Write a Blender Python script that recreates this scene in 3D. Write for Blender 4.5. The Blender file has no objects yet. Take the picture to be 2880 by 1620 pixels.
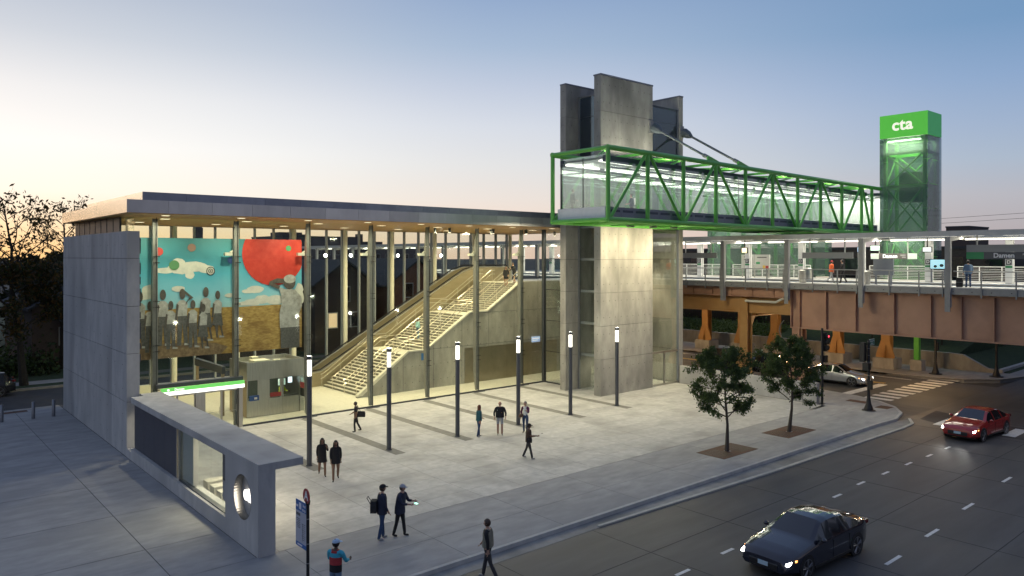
import bpy, math, random
import numpy as np
from mathutils import Vector, Matrix

# ------------------------------------------------------------------ camera, sky, sun, exposure
sc = bpy.context.scene
C = sc.collection
cam = bpy.data.objects.new('camera', bpy.data.cameras.new('camera'))
C.objects.link(cam)
sc.camera = cam
FPX = 2114.0
cam.data.sensor_width = 36
cam.data.lens = FPX / 2880 * 36
cam.data.shift_y = -(810 - 722) / 2880
cam.data.clip_end = 6000
_t = math.atan2(3902 - 1440, FPX)
_f = Vector((math.cos(_t), math.sin(_t), 0))
_r = Vector((math.sin(_t), -math.cos(_t), 0))
_m = Matrix((_r, Vector((0, 0, 1)), -_f)).transposed().to_4x4()
_m.translation = (0, 0, 9.6)
cam.matrix_world = _m

SUN_AZ = math.radians(98)          # world direction of the sunset, measured from +X towards +Y
w = bpy.data.worlds.new('World')
sc.world = w
w.use_nodes = True
nt = w.node_tree
for n in list(nt.nodes):
    nt.nodes.remove(n)
N = nt.nodes.new
L = nt.links.new


def _math(tree, op, a, b=None, clamp=False):
    n = tree.nodes.new('ShaderNodeMath')
    n.operation = op
    n.use_clamp = clamp
    for i, q in enumerate((a, b)):
        if q is None:
            continue
        if isinstance(q, (int, float)):
            n.inputs[i].default_value = q
        else:
            tree.links.new(q, n.inputs[i])
    return n.outputs[0]


def s2l(r, g, b):
    f = lambda c: (c / 255 / 12.92) if c < 11 else ((c / 255 + .055) / 1.055) ** 2.4
    return (f(r), f(g), f(b), 1)


tc = N('ShaderNodeTexCoord')
sep = N('ShaderNodeSeparateXYZ')
L(tc.outputs['Generated'], sep.inputs[0])
el = sep.outputs[2]
hx = _math(nt, 'MULTIPLY', sep.outputs[0], math.cos(SUN_AZ))
hy = _math(nt, 'MULTIPLY', sep.outputs[1], math.sin(SUN_AZ))
hd = _math(nt, 'ADD', hx, hy)
hl = _math(nt, 'SQRT', _math(nt, 'SUBTRACT', 1.0001, _math(nt, 'MULTIPLY', el, el)))
az = _math(nt, 'DIVIDE', hd, hl)


def ramp(fac, pts):
    n = N('ShaderNodeValToRGB')
    e = n.color_ramp.elements
    while len(e) < len(pts):
        e.new(.5)
    for q, (p, c) in zip(e, pts):
        q.position = p
        q.color = s2l(*c)
    L(fac, n.inputs[0])
    return n.outputs[0]


r_sun = ramp(el, [(0, (255, 214, 150)), (.035, (255, 232, 196)), (.075, (254, 250, 240)), (.13, (253, 253, 252)), (.19, (238, 239, 242)), (.25, (206, 213, 224)), (.30, (186, 196, 213)), (.5, (158, 172, 200)), (1, (122, 136, 172))])
r_mid = ramp(el, [(0, (246, 214, 196)), (.04, (245, 224, 210)), (.075, (238, 228, 222)), (.12, (229, 229, 231)), (.17, (217, 222, 233)), (.22, (195, 205, 225)), (.27, (168, 188, 215)), (.33, (146, 170, 206)), (.5, (130, 150, 190)), (1, (122, 136, 172))])
r_off = ramp(el, [(0, (172, 164, 168)), (.03, (180, 174, 180)), (.07, (182, 183, 194)), (.11, (170, 185, 206)), (.15, (158, 178, 208)), (.2, (140, 168, 206)), (.26, (117, 154, 195)), (.45, (114, 142, 184)), (1, (122, 136, 172))])
r_back = ramp(el, [(0, (160, 152, 158)), (.1, (156, 154, 168)), (.25, (126, 138, 170)), (.5, (122, 138, 174)), (1, (122, 136, 172))])


def mixc(fac, a, b):
    n = N('ShaderNodeMix')
    n.data_type = 'RGBA'
    L(fac, n.inputs[0])
    L(a, n.inputs[6])
    L(b, n.inputs[7])
    return n.outputs[2]


def smooth(v, a, b):
    n = N('ShaderNodeMapRange')
    n.interpolation_type = 'SMOOTHSTEP'
    n.inputs[1].default_value = a
    n.inputs[2].default_value = b
    L(v, n.inputs[0])
    return n.outputs[0]


col = mixc(smooth(az, -.75, .12), r_back, r_off)
col = mixc(smooth(az, .08, .72), col, r_mid)
col = mixc(smooth(az, .66, .985), col, r_sun)
sky = N('ShaderNodeTexSky')
sky.sky_type = 'NISHITA'
sky.sun_disc = False
sky.sun_elevation = math.radians(2.0)
sky.sun_rotation = math.pi / 2 - SUN_AZ
addn = N('ShaderNodeMix')
addn.data_type = 'RGBA'
addn.blend_type = 'ADD'
addn.inputs[0].default_value = .02      # a little of the physical twilight glow on top of the measured gradient
L(col, addn.inputs[6])
L(sky.outputs[0], addn.inputs[7])
bg = N('ShaderNodeBackground')
bg.inputs[1].default_value = .95
L(addn.outputs[2], bg.inputs[0])
wo = N('ShaderNodeOutputWorld')
L(bg.outputs[0], wo.inputs[0])

sun = bpy.data.objects.new('sun', bpy.data.lights.new('sun', 'SUN'))
C.objects.link(sun)
sun.data.energy = .10                    # the sun has just set: only its afterglow is left
sun.data.angle = math.radians(20)
sun.data.color = (1, .72, .45)
_d = Vector((math.cos(SUN_AZ), math.sin(SUN_AZ), math.tan(math.radians(2.0))))
sun.rotation_euler = _d.to_track_quat('Z', 'Y').to_euler()
sc.view_settings.view_transform = 'Standard'
sc.view_settings.look = 'None'
sc.view_settings.gamma = 1
sc.view_settings.exposure = 0
sc.view_settings.use_curve_mapping = False
sc.cycles.use_denoising = True
sc.cycles.max_bounces = 8
sc.cycles.transparent_max_bounces = 24
sc.cycles.sample_clamp_indirect = 4
sc.cycles.caustics_reflective = False
sc.cycles.caustics_refractive = False

# ------------------------------------------------------------------ mesh helpers
random.seed(7)
ORG = {}


class MB:
    def __init__(s):
        s.v, s.f, s.m = [], [], []

    def add(s, vs, fs, mi=0):
        b = len(s.v)
        s.v += [tuple(map(float, q)) for q in vs]
        for f in fs:
            s.f.append(tuple(b + i for i in f))
            s.m.append(mi)
        return s

    def box(s, x0, x1, y0, y1, z0, z1, mi=0):
        return s.add([(x0, y0, z0), (x1, y0, z0), (x1, y1, z0), (x0, y1, z0), (x0, y0, z1), (x1, y0, z1), (x1, y1, z1), (x0, y1, z1)],
                     [(0, 3, 2, 1), (4, 5, 6, 7), (0, 1, 5, 4), (1, 2, 6, 5), (2, 3, 7, 6), (3, 0, 4, 7)], mi)

    def prism(s, poly, ax, a, b, mi=0):
        mk = {'x': lambda p, q: (q, p[0], p[1]), 'y': lambda p, q: (p[0], q, p[1]), 'z': lambda p, q: (p[0], p[1], q)}[ax]
        n = len(poly)
        vs = [mk(p, a) for p in poly] + [mk(p, b) for p in poly]
        return s.add(vs, [tuple(range(n - 1, -1, -1)), tuple(range(n, 2 * n))] + [(i, (i + 1) % n, n + (i + 1) % n, n + i) for i in range(n)], mi)

    def tube(s, p, q, r, r2=None, n=8, mi=0):
        p, q = Vector(p), Vector(q)
        d = (q - p)
        if d.length < 1e-6:
            return s
        d.normalize()
        u = d.cross(Vector((0, 0, 1)) if abs(d.z) < .95 else Vector((1, 0, 0))).normalized()
        w_ = d.cross(u)
        r2 = r if r2 is None else r2
        vs = []
        for c, rr in ((p, r), (q, r2)):
            for i in range(n):
                a = 2 * math.pi * (i + .5) / n
                vs.append(c + (u * math.cos(a) + w_ * math.sin(a)) * rr)
        return s.add(vs, [(i, (i + 1) % n, n + (i + 1) % n, n + i) for i in range(n)] + [tuple(range(n - 1, -1, -1)), tuple(range(n, 2 * n))], mi)

    def path(s, pts, r, n=6, mi=0):
        for a, b in zip(pts[:-1], pts[1:]):
            s.tube(a, b, r, None, n, mi)
        return s

    def lathe(s, c, prof, n=16, mi=0):
        vs = []
        for (r, z) in prof:
            for i in range(n):
                a = 2 * math.pi * i / n
                vs.append((c[0] + r * math.cos(a), c[1] + r * math.sin(a), c[2] + z))
        fs = []
        for k in range(len(prof) - 1):
            for i in range(n):
                j = (i + 1) % n
                fs.append((k * n + i, k * n + j, (k + 1) * n + j, (k + 1) * n + i))
        fs += [tuple(range(n - 1, -1, -1)), tuple((len(prof) - 1) * n + i for i in range(n))]
        return s.add(vs, fs, mi)

    def ell(s, c, r, nu=12, nv=8, mi=0, lo=-90, hi=90):
        vs, fs = [], []
        for j in range(nv + 1):
            b = math.radians(lo + (hi - lo) * j / nv)
            for i in range(nu):
                a = 2 * math.pi * i / nu
                vs.append((c[0] + r[0] * math.cos(b) * math.cos(a), c[1] + r[1] * math.cos(b) * math.sin(a), c[2] + r[2] * math.sin(b)))
        for j in range(nv):
            for i in range(nu):
                k = (i + 1) % nu
                fs.append((j * nu + i, j * nu + k, (j + 1) * nu + k, (j + 1) * nu + i))
        return s.add(vs, fs, mi)

    def quad(s, a, b, c, d, mi=0):
        return s.add([a, b, c, d], [(0, 1, 2, 3)], mi)

    def mesh(s, name, mats, org=(0, 0, 0), smooth=False):
        me = bpy.data.meshes.new(name)
        o = Vector(org)
        me.from_pydata([Vector(q) - o for q in s.v], [], s.f)
        for m_ in (mats if isinstance(mats, (list, tuple)) else [mats]):
            me.materials.append(m_)
        if len(me.materials) > 1:
            me.polygons.foreach_set('material_index', s.m)
        if smooth:
            me.polygons.foreach_set('use_smooth', [True] * len(me.polygons))
            me.set_sharp_from_angle(angle=math.radians(smooth if smooth is not True else 40))
        me.update()
        return me

    def build(s, name, mats, parent=None, smooth=False, label=None, stuff=False):
        org = ORG[parent.name] if parent else (0, 0, 0)
        o = bpy.data.objects.new(name, s.mesh(name, mats, org, smooth))
        C.objects.link(o)
        if parent:
            o.parent = parent
        ORG[o.name] = org
        if label:
            o['label'] = label
        if stuff:
            o['kind'] = 'stuff'
        return o


def tag(o, label, cat, group=None):
    o['label'] = label
    o['category'] = cat
    if group:
        o['group'] = group
    return o


def thing(name, label, cat, loc=(0, 0, 0), group=None, rz=0):
    o = bpy.data.objects.new(name, None)
    C.objects.link(o)
    o.empty_display_size = .2
    o.location = loc
    o.rotation_euler = (0, 0, rz)
    ORG[o.name] = tuple(loc)
    return tag(o, label, cat, group)


def local(name, label, cat, loc, group=None, rz=0):
    """A thing whose parts are written in its own coordinates."""
    o = thing(name, label, cat, loc, group, rz)
    ORG[o.name] = (0, 0, 0)
    return o


def struct(name, mb, mats, smooth=False):
    o = mb.build(name, mats, None, smooth)
    o['kind'] = 'structure'
    return o


def piece(name, me, parent, loc, rz=0, scale=None):
    o = bpy.data.objects.new(name, me)
    C.objects.link(o)
    o.parent = parent
    o.location = Vector(loc) - Vector(ORG[parent.name])
    if rz:
        o.rotation_euler.z = rz
    if scale:
        o.scale = scale
    return o


KIDS = {}


def dup(root, loc, rz=None, label=None):
    def cp(o, par):
        c = o.copy()
        C.objects.link(c)
        if par:
            c.parent = par
        for ch in kids.get(o.name, []):
            cp(ch, c)
        return c
    kids = {}
    for o in C.objects:
        if o.parent:
            kids.setdefault(o.parent.name, []).append(o)
    r = cp(root, None)
    r.location = loc
    if rz is not None:
        r.rotation_euler.z = rz
    if label:
        r['label'] = label
    return r


def text_mesh(txt, size, bold=0.0, depth=.0, spacing=1.0):
    cu = bpy.data.curves.new('lettering', 'FONT')
    cu.body = txt
    cu.size = size
    cu.offset = bold
    cu.extrude = depth
    cu.space_character = spacing
    cu.align_x = 'CENTER'
    cu.align_y = 'CENTER'
    cu.resolution_u = 3
    ob = bpy.data.objects.new('lettering', cu)
    C.objects.link(ob)
    dg = bpy.context.evaluated_depsgraph_get()
    me = bpy.data.meshes.new_from_object(ob.evaluated_get(dg))
    bpy.data.objects.remove(ob)
    return me


def lettering(txt, size, mat_, parent, loc, right, bold=.0, depth=.0, name='lettering', spacing=1.0, sx=1.0):
    """Text standing upright, reading along the horizontal vector right, facing the viewer who sees it left to right."""
    me = text_mesh(txt, size, bold, depth, spacing)
    me.materials.clear()
    me.materials.append(mat_)
    o = bpy.data.objects.new(name, me)
    C.objects.link(o)
    o.parent = parent
    r = Vector(right).normalized()
    z = Vector((0, 0, 1))
    n = r.cross(z)
    m_ = Matrix((r * sx, z, n)).transposed().to_4x4()
    m_.translation = Vector(loc) - Vector(ORG[parent.name])
    o.matrix_local = m_
    return o


# ------------------------------------------------------------------ materials
def mat(name, c, c2=None, scale=3.0, rough=.6, metal=0.0, bump=0.0, bscale=30.0, spec=.5, coord='pos', stretch=(1, 1, 1), rnd=0.0, coat=0.0, detail=4, c3=None, s3=.35):
    m = bpy.data.materials.new(name)
    m.use_nodes = True
    t = m.node_tree
    p = t.nodes['Principled BSDF']
    p.inputs['Roughness'].default_value = rough
    p.inputs['Metallic'].default_value = metal
    p.inputs['Specular IOR Level'].default_value = spec
    p.inputs['Coat Weight'].default_value = coat
    p.inputs['Base Color'].default_value = (*c, 1)
    if c2 is None and not bump and not rnd:
        return m
    if coord == 'pos':
        g = t.nodes.new('ShaderNodeNewGeometry').outputs['Position']
    else:
        g = t.nodes.new('ShaderNodeTexCoord').outputs['Object']
    mp = t.nodes.new('ShaderNodeMapping')
    mp.inputs['Scale'].default_value = stretch
    t.links.new(g, mp.inputs[0])
    src = None
    if c2 is not None:
        no = t.nodes.new('ShaderNodeTexNoise')
        no.inputs['Scale'].default_value = scale
        no.inputs['Detail'].default_value = detail
        no.inputs['Roughness'].default_value = .6
        t.links.new(mp.outputs[0], no.inputs[0])
        r = t.nodes.new('ShaderNodeValToRGB')
        r.color_ramp.elements[0].position = .3
        r.color_ramp.elements[1].position = .7
        r.color_ramp.elements[0].color = (*c, 1)
        r.color_ramp.elements[1].color = (*c2, 1)
        t.links.new(no.outputs[0], r.inputs[0])
        src = r.outputs[0]
        if c3 is not None:          # a second, larger pattern of stains
            n3 = t.nodes.new('ShaderNodeTexNoise')
            n3.inputs['Scale'].default_value = s3
            n3.inputs['Detail'].default_value = 6
            t.links.new(mp.outputs[0], n3.inputs[0])
            r3 = t.nodes.new('ShaderNodeMapRange')
            r3.inputs[1].default_value = .48
            r3.inputs[2].default_value = .72
            t.links.new(n3.outputs[0], r3.inputs[0])
            mx = t.nodes.new('ShaderNodeMix')
            mx.data_type = 'RGBA'
            t.links.new(r3.outputs[0], mx.inputs[0])
            t.links.new(src, mx.inputs[6])
            mx.inputs[7].default_value = (*c3, 1)
            src = mx.outputs[2]
    if rnd:
        oi = t.nodes.new('ShaderNodeObjectInfo')
        hv = t.nodes.new('ShaderNodeHueSaturation')
        v = _math(t, 'ADD', _math(t, 'MULTIPLY', oi.outputs['Random'], 2 * rnd), 1 - rnd)
        t.links.new(v, hv.inputs['Value'])
        if src:
            t.links.new(src, hv.inputs['Color'])
        else:
            hv.inputs['Color'].default_value = (*c, 1)
        src = hv.outputs[0]
    if src:
        t.links.new(src, p.inputs['Base Color'])
    if bump:
        nb = t.nodes.new('ShaderNodeTexNoise')
        nb.inputs['Scale'].default_value = bscale
        nb.inputs['Detail'].default_value = 3
        t.links.new(mp.outputs[0], nb.inputs[0])
        b = t.nodes.new('ShaderNodeBump')
        b.inputs['Strength'].default_value = bump
        b.inputs['Distance'].default_value = .02
        t.links.new(nb.outputs[0], b.inputs['Height'])
        t.links.new(b.outputs[0], p.inputs['Normal'])
    return m


def emi(name, c, s, base=(.8, .8, .8)):
    m = bpy.data.materials.new(name)
    m.use_nodes = True
    p = m.node_tree.nodes['Principled BSDF']
    p.inputs['Base Color'].default_value = (*base, 1)
    p.inputs['Emission Color'].default_value = (*c, 1)
    p.inputs['Emission Strength'].default_value = s
    return m


def glass(name, tint=(.93, .96, .94), refl=1.0, film=0.0, film_c=(.5, .6, .55), rough=.02):
    """A thin pane: lets light straight through, reflects more at grazing angles; film adds a translucent print."""
    m = bpy.data.materials.new(name)
    m.use_nodes = True
    t = m.node_tree
    for n in list(t.nodes):
        t.nodes.remove(n)
    tr = t.nodes.new('ShaderNodeBsdfTransparent')
    tr.inputs[0].default_value = (*tint, 1)
    gl = t.nodes.new('ShaderNodeBsdfGlossy')
    gl.inputs['Roughness'].default_value = rough
    gl.inputs[0].default_value = (.9, .95, .95, 1)
    fr = t.nodes.new('ShaderNodeFresnel')
    fr.inputs[0].default_value = 1.45
    fac = _math(t, 'MULTIPLY', fr.outputs[0], refl, True)
    base = tr.outputs[0]
    if film:
        di = t.nodes.new('ShaderNodeBsdfDiffuse')
        di.inputs[0].default_value = (*film_c, 1)
        tl = t.nodes.new('ShaderNodeBsdfTranslucent')
        tl.inputs[0].default_value = (*film_c, 1)
        m1 = t.nodes.new('ShaderNodeMixShader')
        t.links.new(di.outputs[0], m1.inputs[1])
        t.links.new(tl.outputs[0], m1.inputs[2])
        m2 = t.nodes.new('ShaderNodeMixShader')
        m2.inputs[0].default_value = film
        t.links.new(base, m2.inputs[1])
        t.links.new(m1.outputs[0], m2.inputs[2])
        base = m2.outputs[0]
    ms = t.nodes.new('ShaderNodeMixShader')
    t.links.new(fac, ms.inputs[0])
    t.links.new(base, ms.inputs[1])
    t.links.new(gl.outputs[0], ms.inputs[2])
    o = t.nodes.new('ShaderNodeOutputMaterial')
    t.links.new(ms.outputs[0], o.inputs[0])
    return m


CONC = mat('board_formed_concrete', (.33, .33, .325), (.48, .475, .455), 2.2, .78, bump=.18, bscale=14, stretch=(1, 1, .35), c3=(.27, .27, .265), s3=.55, rnd=.05, detail=8)
CONC_W = mat('warm_cast_concrete', (.27, .26, .235), (.41, .395, .35), 1.8, .78, bump=.18, bscale=14, stretch=(1, 1, .4), c3=(.19, .185, .165), s3=.5, rnd=.05, detail=8)
PAVE = mat('plaza_stone', (.36, .355, .335), (.50, .49, .46), 2.6, .72, bump=.12, bscale=25, c3=(.28, .275, .26), s3=.45, rnd=.06, detail=8)
PAVE_D = mat('dark_paving_stone', (.13, .128, .115), (.20, .195, .175), 3, .75, bump=.1, bscale=30, rnd=.05)
WALK = mat('sidewalk_concrete', (.25, .25, .247), (.37, .366, .355), 1.4, .85, bump=.15, bscale=22, stretch=(.6, 1.3, 1), c3=(.24, .24, .235), s3=.3, rnd=.04, detail=8)
JOINT = mat('joint_filler', (.10, .10, .10), rough=.9)
ROAD = mat('worn_concrete_road', (.048, .048, .049), (.082, .081, .081), .9, .62, bump=.1, bscale=30, stretch=(.25, 1.6, 1), c3=(.05, .05, .05), s3=.25, detail=8)
ASPH = mat('asphalt', (.055, .054, .052), (.085, .083, .078), 1.2, .7, bump=.15, bscale=60, stretch=(1.4, .3, 1), c3=(.04, .04, .038), s3=.3, detail=8)
PAINT = mat('road_paint', (.55, .55, .52), (.75, .75, .72), 5, .6, coord='pos')
PAINT_Y = mat('yellow_road_paint', (.65, .42, .06), (.75, .50, .08), 5, .6)
RUST = mat('weathered_steel', (.075, .035, .022), (.12, .06, .035), 4, .8, bump=.2, bscale=40)
STEEL = mat('brushed_stainless', (.42, .41, .38), (.52, .51, .48), 3, .32, metal=.9, stretch=(6, 6, .4))
STEEL_D = mat('dark_metal', (.06, .065, .075), rough=.45, metal=.4)
STEEL_G = mat('grey_painted_steel', (.20, .205, .205), (.24, .245, .245), 4, .45, metal=.2)
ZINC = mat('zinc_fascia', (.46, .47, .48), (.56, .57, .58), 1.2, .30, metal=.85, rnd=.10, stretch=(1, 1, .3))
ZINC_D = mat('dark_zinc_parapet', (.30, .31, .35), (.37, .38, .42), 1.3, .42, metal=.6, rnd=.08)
SOFFIT = mat('timber_soffit', (.42, .24, .10), (.56, .34, .15), 2.5, .5, stretch=(.25, 5, 1), detail=6)
CREAM = mat('cream_painted_steel', (.62, .60, .50), rough=.5)
WHITE = mat('white_paint', (.74, .75, .74), (.80, .80, .79), 3, .5)
FLOOR = mat('hall_terrazzo', (.52, .50, .43), (.62, .60, .52), 4, .42, bump=.02)
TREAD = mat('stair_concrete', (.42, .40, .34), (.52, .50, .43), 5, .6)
BRONZE = mat('bronze_metal_panel', (.27, .24, .17), (.33, .29, .21), 1.5, .35, metal=.7, rnd=.05)
GREEN = mat('green_painted_steel', (.11, .44, .065), (.13, .48, .075), 2, .38, coat=.2)
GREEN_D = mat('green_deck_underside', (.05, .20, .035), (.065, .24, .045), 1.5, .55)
SLATE = mat('blue_grey_panel', (.17, .19, .235), (.20, .22, .265), 2, .4, metal=.3, rnd=.05)
ROOFDK = mat('dark_roof_edge', (.055, .07, .09), rough=.5, metal=.3)
BROWN = mat('viaduct_brown_paint', (.40, .225, .145), (.45, .255, .165), 1.2, .55, c3=(.28, .15, .095), s3=.4, bump=.05)
OCHRE = mat('viaduct_ochre_paint', (.38, .21, .075), (.45, .255, .09), 1.2, .55, c3=(.35, .17, .05), s3=.4)
BLACK = mat('black_paint', (.012, .012, .013), rough=.4)
BLACK_M = mat('black_fabric', (.016, .016, .018), (.024, .024, .026), 20, .9)
DECK = mat('platform_deck', (.50, .49, .46), (.58, .57, .54), 3, .7)
GREY = mat('grey_panel', (.26, .265, .265), rough=.55)
BALLAST = mat('track_bed', (.03, .028, .025), (.06, .055, .05), 8, .95)
GRASS = mat('dark_grass', (.012, .028, .010), (.03, .055, .018), 3, .95, bump=.6, bscale=25)
BRICK = mat('dark_brick', (.10, .042, .030), (.16, .07, .05), 6, .9, stretch=(1, 1, 4))
BRICK2 = mat('brown_brick', (.05, .038, .032), (.085, .062, .052), 6, .9, stretch=(1, 1, 4))
SLATE_R = mat('roof_shingle', (.035, .036, .042), (.055, .056, .06), 6, .9)
GLZ = glass('clear_glass', (.95, .97, .945), .3, rough=.04)
GLZ_B = glass('bridge_glass', (.94, .975, .96), .45, .05, (.80, .90, .85))
GLZ_G = glass('green_tinted_glass', (.72, .84, .77), .5, .30, (.50, .62, .55), .08)
GLZ_D = glass('tower_glass', (.66, .72, .76), .9, .12, (.45, .52, .6))
WIN_D = mat('dark_window', (.012, .014, .018), rough=.08, spec=.8)
LAMP_W = emi('warm_lamp', (1, .86, .60), 18)
LAMP_N = emi('neutral_lamp', (1, .95, .82), 14)


def lamp(kind, loc, power, color=(1, .86, .62), size=.3, sy=None, aim=None, spot=None, blend=.6, spread=None):
    d = bpy.data.lights.new('lamp_light', kind)
    d.energy = power
    d.color = color
    if kind == 'AREA':
        d.shape = 'RECTANGLE'
        d.size = size
        d.size_y = sy or size
        if spread:
            d.spread = math.radians(spread)
    else:
        d.shadow_soft_size = size
    if kind == 'SPOT':
        d.spot_size = math.radians(spot or 90)
        d.spot_blend = blend
    o = bpy.data.objects.new('lamp_light', d)
    C.objects.link(o)
    o.location = loc
    if aim is not None:
        o.rotation_euler = (Vector(loc) - Vector(aim)).to_track_quat('Z', 'Y').to_euler()
    return o


# ------------------------------------------------------------------ ground, roads, pavements
struct('ground', MB().box(-2500, 2500, -2500, 2500, -1.2, -.30), mat('far_ground', (.035, .038, .034), (.055, .055, .05), .05, .95))
struct('damen_avenue_road', MB().box(-400, 500, -14, 18.93, -.30, -.140), ROAD)
struct('cross_street_road', MB().box(45.4, 63.93, 18.93, 400, -.30, -.144).box(52.4, 64, -300, -14, -.30, -.144), ASPH)
struct('side_street_road', MB().box(-200, 45.4, 56.1, 64.6, -.30, -.146), mat('side_asphalt', (.035, .036, .04), (.055, .056, .06), 1, .8, bump=.1))
cb = [(-200, 19.07), (44.0, 19.07), (46.4, 18.95), (48.4, 19.45), (50.0, 20.5), (51.2, 22.0), (52.0, 23.9), (52.4, 26.5), (52.4, 400)]
inner = [(-200, 19.22), (44.0, 19.22), (46.35, 19.11), (48.3, 19.6), (49.9, 20.62), (51.07, 22.08), (51.86, 23.95), (52.25, 26.5), (52.25, 400)]
kb = MB()
for i in range(len(cb) - 1):
    kb.prism([cb[i], cb[i + 1], inner[i + 1], inner[i]], 'z', -.30, .0)
struct('kerb', kb, mat('kerb_concrete', (.34, .34, .33), (.46, .455, .43), 2, .8, bump=.1))
# bed under all paving, then the paving pieces lie on it
wk = MB().prism(inner + [(45.5, 400), (45.5, 55.9), (-200, 55.9)], 'z', -.30, -.012)
side = struct('sidewalk', wk, JOINT)
pv = MB().box(0, 1, 0, 1, -.012, 0)


def slab(parent, name, mats, x0, x1, y0, y1, gap=.012, z=0.0, jit=0.0):
    m_ = MB().box(0, x1 - x0 - gap, 0, y1 - y0 - gap, -.011, 0).mesh(name, mats)
    return piece(parent=parent, name=name, me=m_, loc=(x0 + gap / 2, y0 + gap / 2, z + random.uniform(-jit, jit)))


# sidewalk slabs along the avenue (two rows) and on the corner
xs = [-19.5 + 4.27 * i for i in range(16)]
for i in range(15):
    for (a, b) in ((19.22, 21.2), (21.2, 23.5)):
        slab(side, 'sidewalk_slab', WALK, xs[i], min(xs[i + 1], 44.0), a, b, .016)
me_c = MB().prism([(44.0, 19.23), (46.35, 19.12), (48.3, 19.61), (49.9, 20.63), (50.9, 21.9), (44.0, 21.9)], 'z', -.011, 0).mesh('corner_slab', WALK)
piece('sidewalk_slab', me_c, side, (0, 0, 0))
me_c = MB().prism([(44.0, 21.916), (50.9, 21.916), (51.06, 22.1), (51.85, 23.96), (52.24, 26.5), (52.24, 30), (47.6, 30), (47.6, 23.9), (44.0, 23.5)], 'z', -.011, 0).mesh('corner_slab', WALK)
piece('sidewalk_slab', me_c, side, (0, 0, 0))
slab(side, 'sidewalk_slab', WALK, 47.6, 52.24, 30.016, 60, .016)
# pavement left of the station wall
ys = [23.5, 26.5, 30.7, 35.2, 40.0, 45.0, 50.5, 55.9]
for i in range(7):
    slab(side, 'sidewalk_slab', WALK, 6.93, 9.44, ys[i], ys[i + 1], .02)
    slab(side, 'sidewalk_slab', WALK, 1.0, 6.93, ys[i], ys[i + 1], .035)
    slab(side, 'sidewalk_slab', WALK, -8.0, 1.0, ys[i], ys[i + 1], .02)
# gutter apron beside the kerb
g_ = MB().prism([(-200, 19.06), (-200, 18.5), (20, 18.44), (31, 18.0), (44.6, 17.86), (46.3, 18.0), (47.3, 18.6), (46.4, 18.94), (44, 19.06)], 'z', -.25, -.134)
struct('gutter_pavement', g_, mat('gutter_concrete', (.20, .20, .19), (.30, .295, .28), 2, .8, bump=.1, c3=(.15, .15, .145)))
kb2 = MB().prism([(20, 18.45), (31, 18.02), (44.5, 17.80), (46.2, 17.92), (47.5, 18.62), (47.35, 18.72), (46.1, 18.08), (44.5, 17.98), (31, 18.2), (20, 18.58)], 'z', -.25, -.085)
struct('outer_kerb', kb2, mat('kerb_concrete_old', (.34, .335, .30), (.47, .46, .41), 2, .8))
# plaza with its pavers and dark bands
plaza = struct('plaza_pavement', MB().box(9.46, 47.5, 23.5, 42.1, -.29, -.011), JOINT)
px = [10.2] + [12.33 + 2.135 * i for i in range(17)]
px = [q for q in px if q < 46.8] + [46.86]
py = [23.51 + 1.162 * i for i in range(17)]
for i in range(len(px) - 1):
    for j in range(16):
        slab(plaza, 'paver', PAVE, px[i], px[i + 1], py[j], py[j + 1], .010)
slab(plaza, 'paver', PAVE, 9.47, 10.2, 23.51, 42.1, .01)
POLE_X = [15.45, 19.72, 23.95, 28.26, 32.47, 36.70]
for q in POLE_X:
    me_b = MB().box(-.29, .29, 0, 10.55, 0, .004).mesh('paving_band', PAVE_D)
    piece('paving_band', me_b, plaza, (q + .02, 31.3, 0.0005))
for i in range(3):
    me_b = MB().box(-.29, .29, 0, 2.6, 0, .004).mesh('paving_band', PAVE_D)
for (x, y, a, b) in ((49.2, 20.9, 1.0, .8), (49.9, 22.9, .7, 1.3)):
    struct('tactile_warning_paving', MB().box(x - a / 2, x + a / 2, y - b / 2, y + b / 2, 0, .006), RUST)

# painted road markings: each stripe its own sheet
mk = MB()
for (x, a) in ((41.8, 14.6), (39.5, 14.62), (37.2, 14.68), (34.8, 14.72), (32.45, 14.75), (30.0, 14.6), (27.6, 14.5), (25.2, 14.4), (21.6, 14.22), (19.1, 14.16), (16.6, 14.1)):
    mk.box(x - .34, x + .34, a - .06, a + .06, -.139, -.134)
for (x, a) in ((37.8, 10.83), (32.6, 10.65), (28.5, 10.46), (25.0, 10.33), (20.8, 10.2)):
    mk.box(x - .55, x + .55, a - .06, a + .06, -.139, -.134)
struct('lane_dash_marking', mk, PAINT)
mk = MB()
for i in range(11):
    x = 52.75 + 1.21 * i
    mk.prism([(x - .30, 21.85), (x + .30, 21.85), (x + .30, 23.65), (x - .30, 23.65)], 'z', -.143, -.137)
mk.box(52.9, 58.9, 24.75, 25.4, -.143, -.137)
struct('crosswalk_marking', mk, PAINT)
mk = MB()
for y in (16.9, 13.4, 10.6, 7.9):
    mk.box(47.0, 49.4, y - .32, y + .32, -.139, -.134)
struct('avenue_crosswalk_marking', mk, PAINT)
mk = MB().box(59.25, 59.37, 25.2, 300, -.143, -.137).box(59.55, 59.67, 25.2, 300, -.143, -.137)
struct('yellow_centre_marking', mk, PAINT_Y)
struct('white_lane_marking', MB().box(62.6, 62.72, 24.5, 300, -.143, -.137), PAINT)
sm = MB()
for y in (18.9, 15.8, 12.3, 8.4):
    sm.box(-60, 46.6, y - .012, y + .012, -.1398, -.1365)
for i in range(18):
    x = -20 + 4.4 * i
    sm.box(x - .01, x + .01, -5, 18.4, -.1398, -.1367)
struct('road_joint_marking', sm, mat('tar_joint', (.03, .03, .03), rough=.9))
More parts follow.
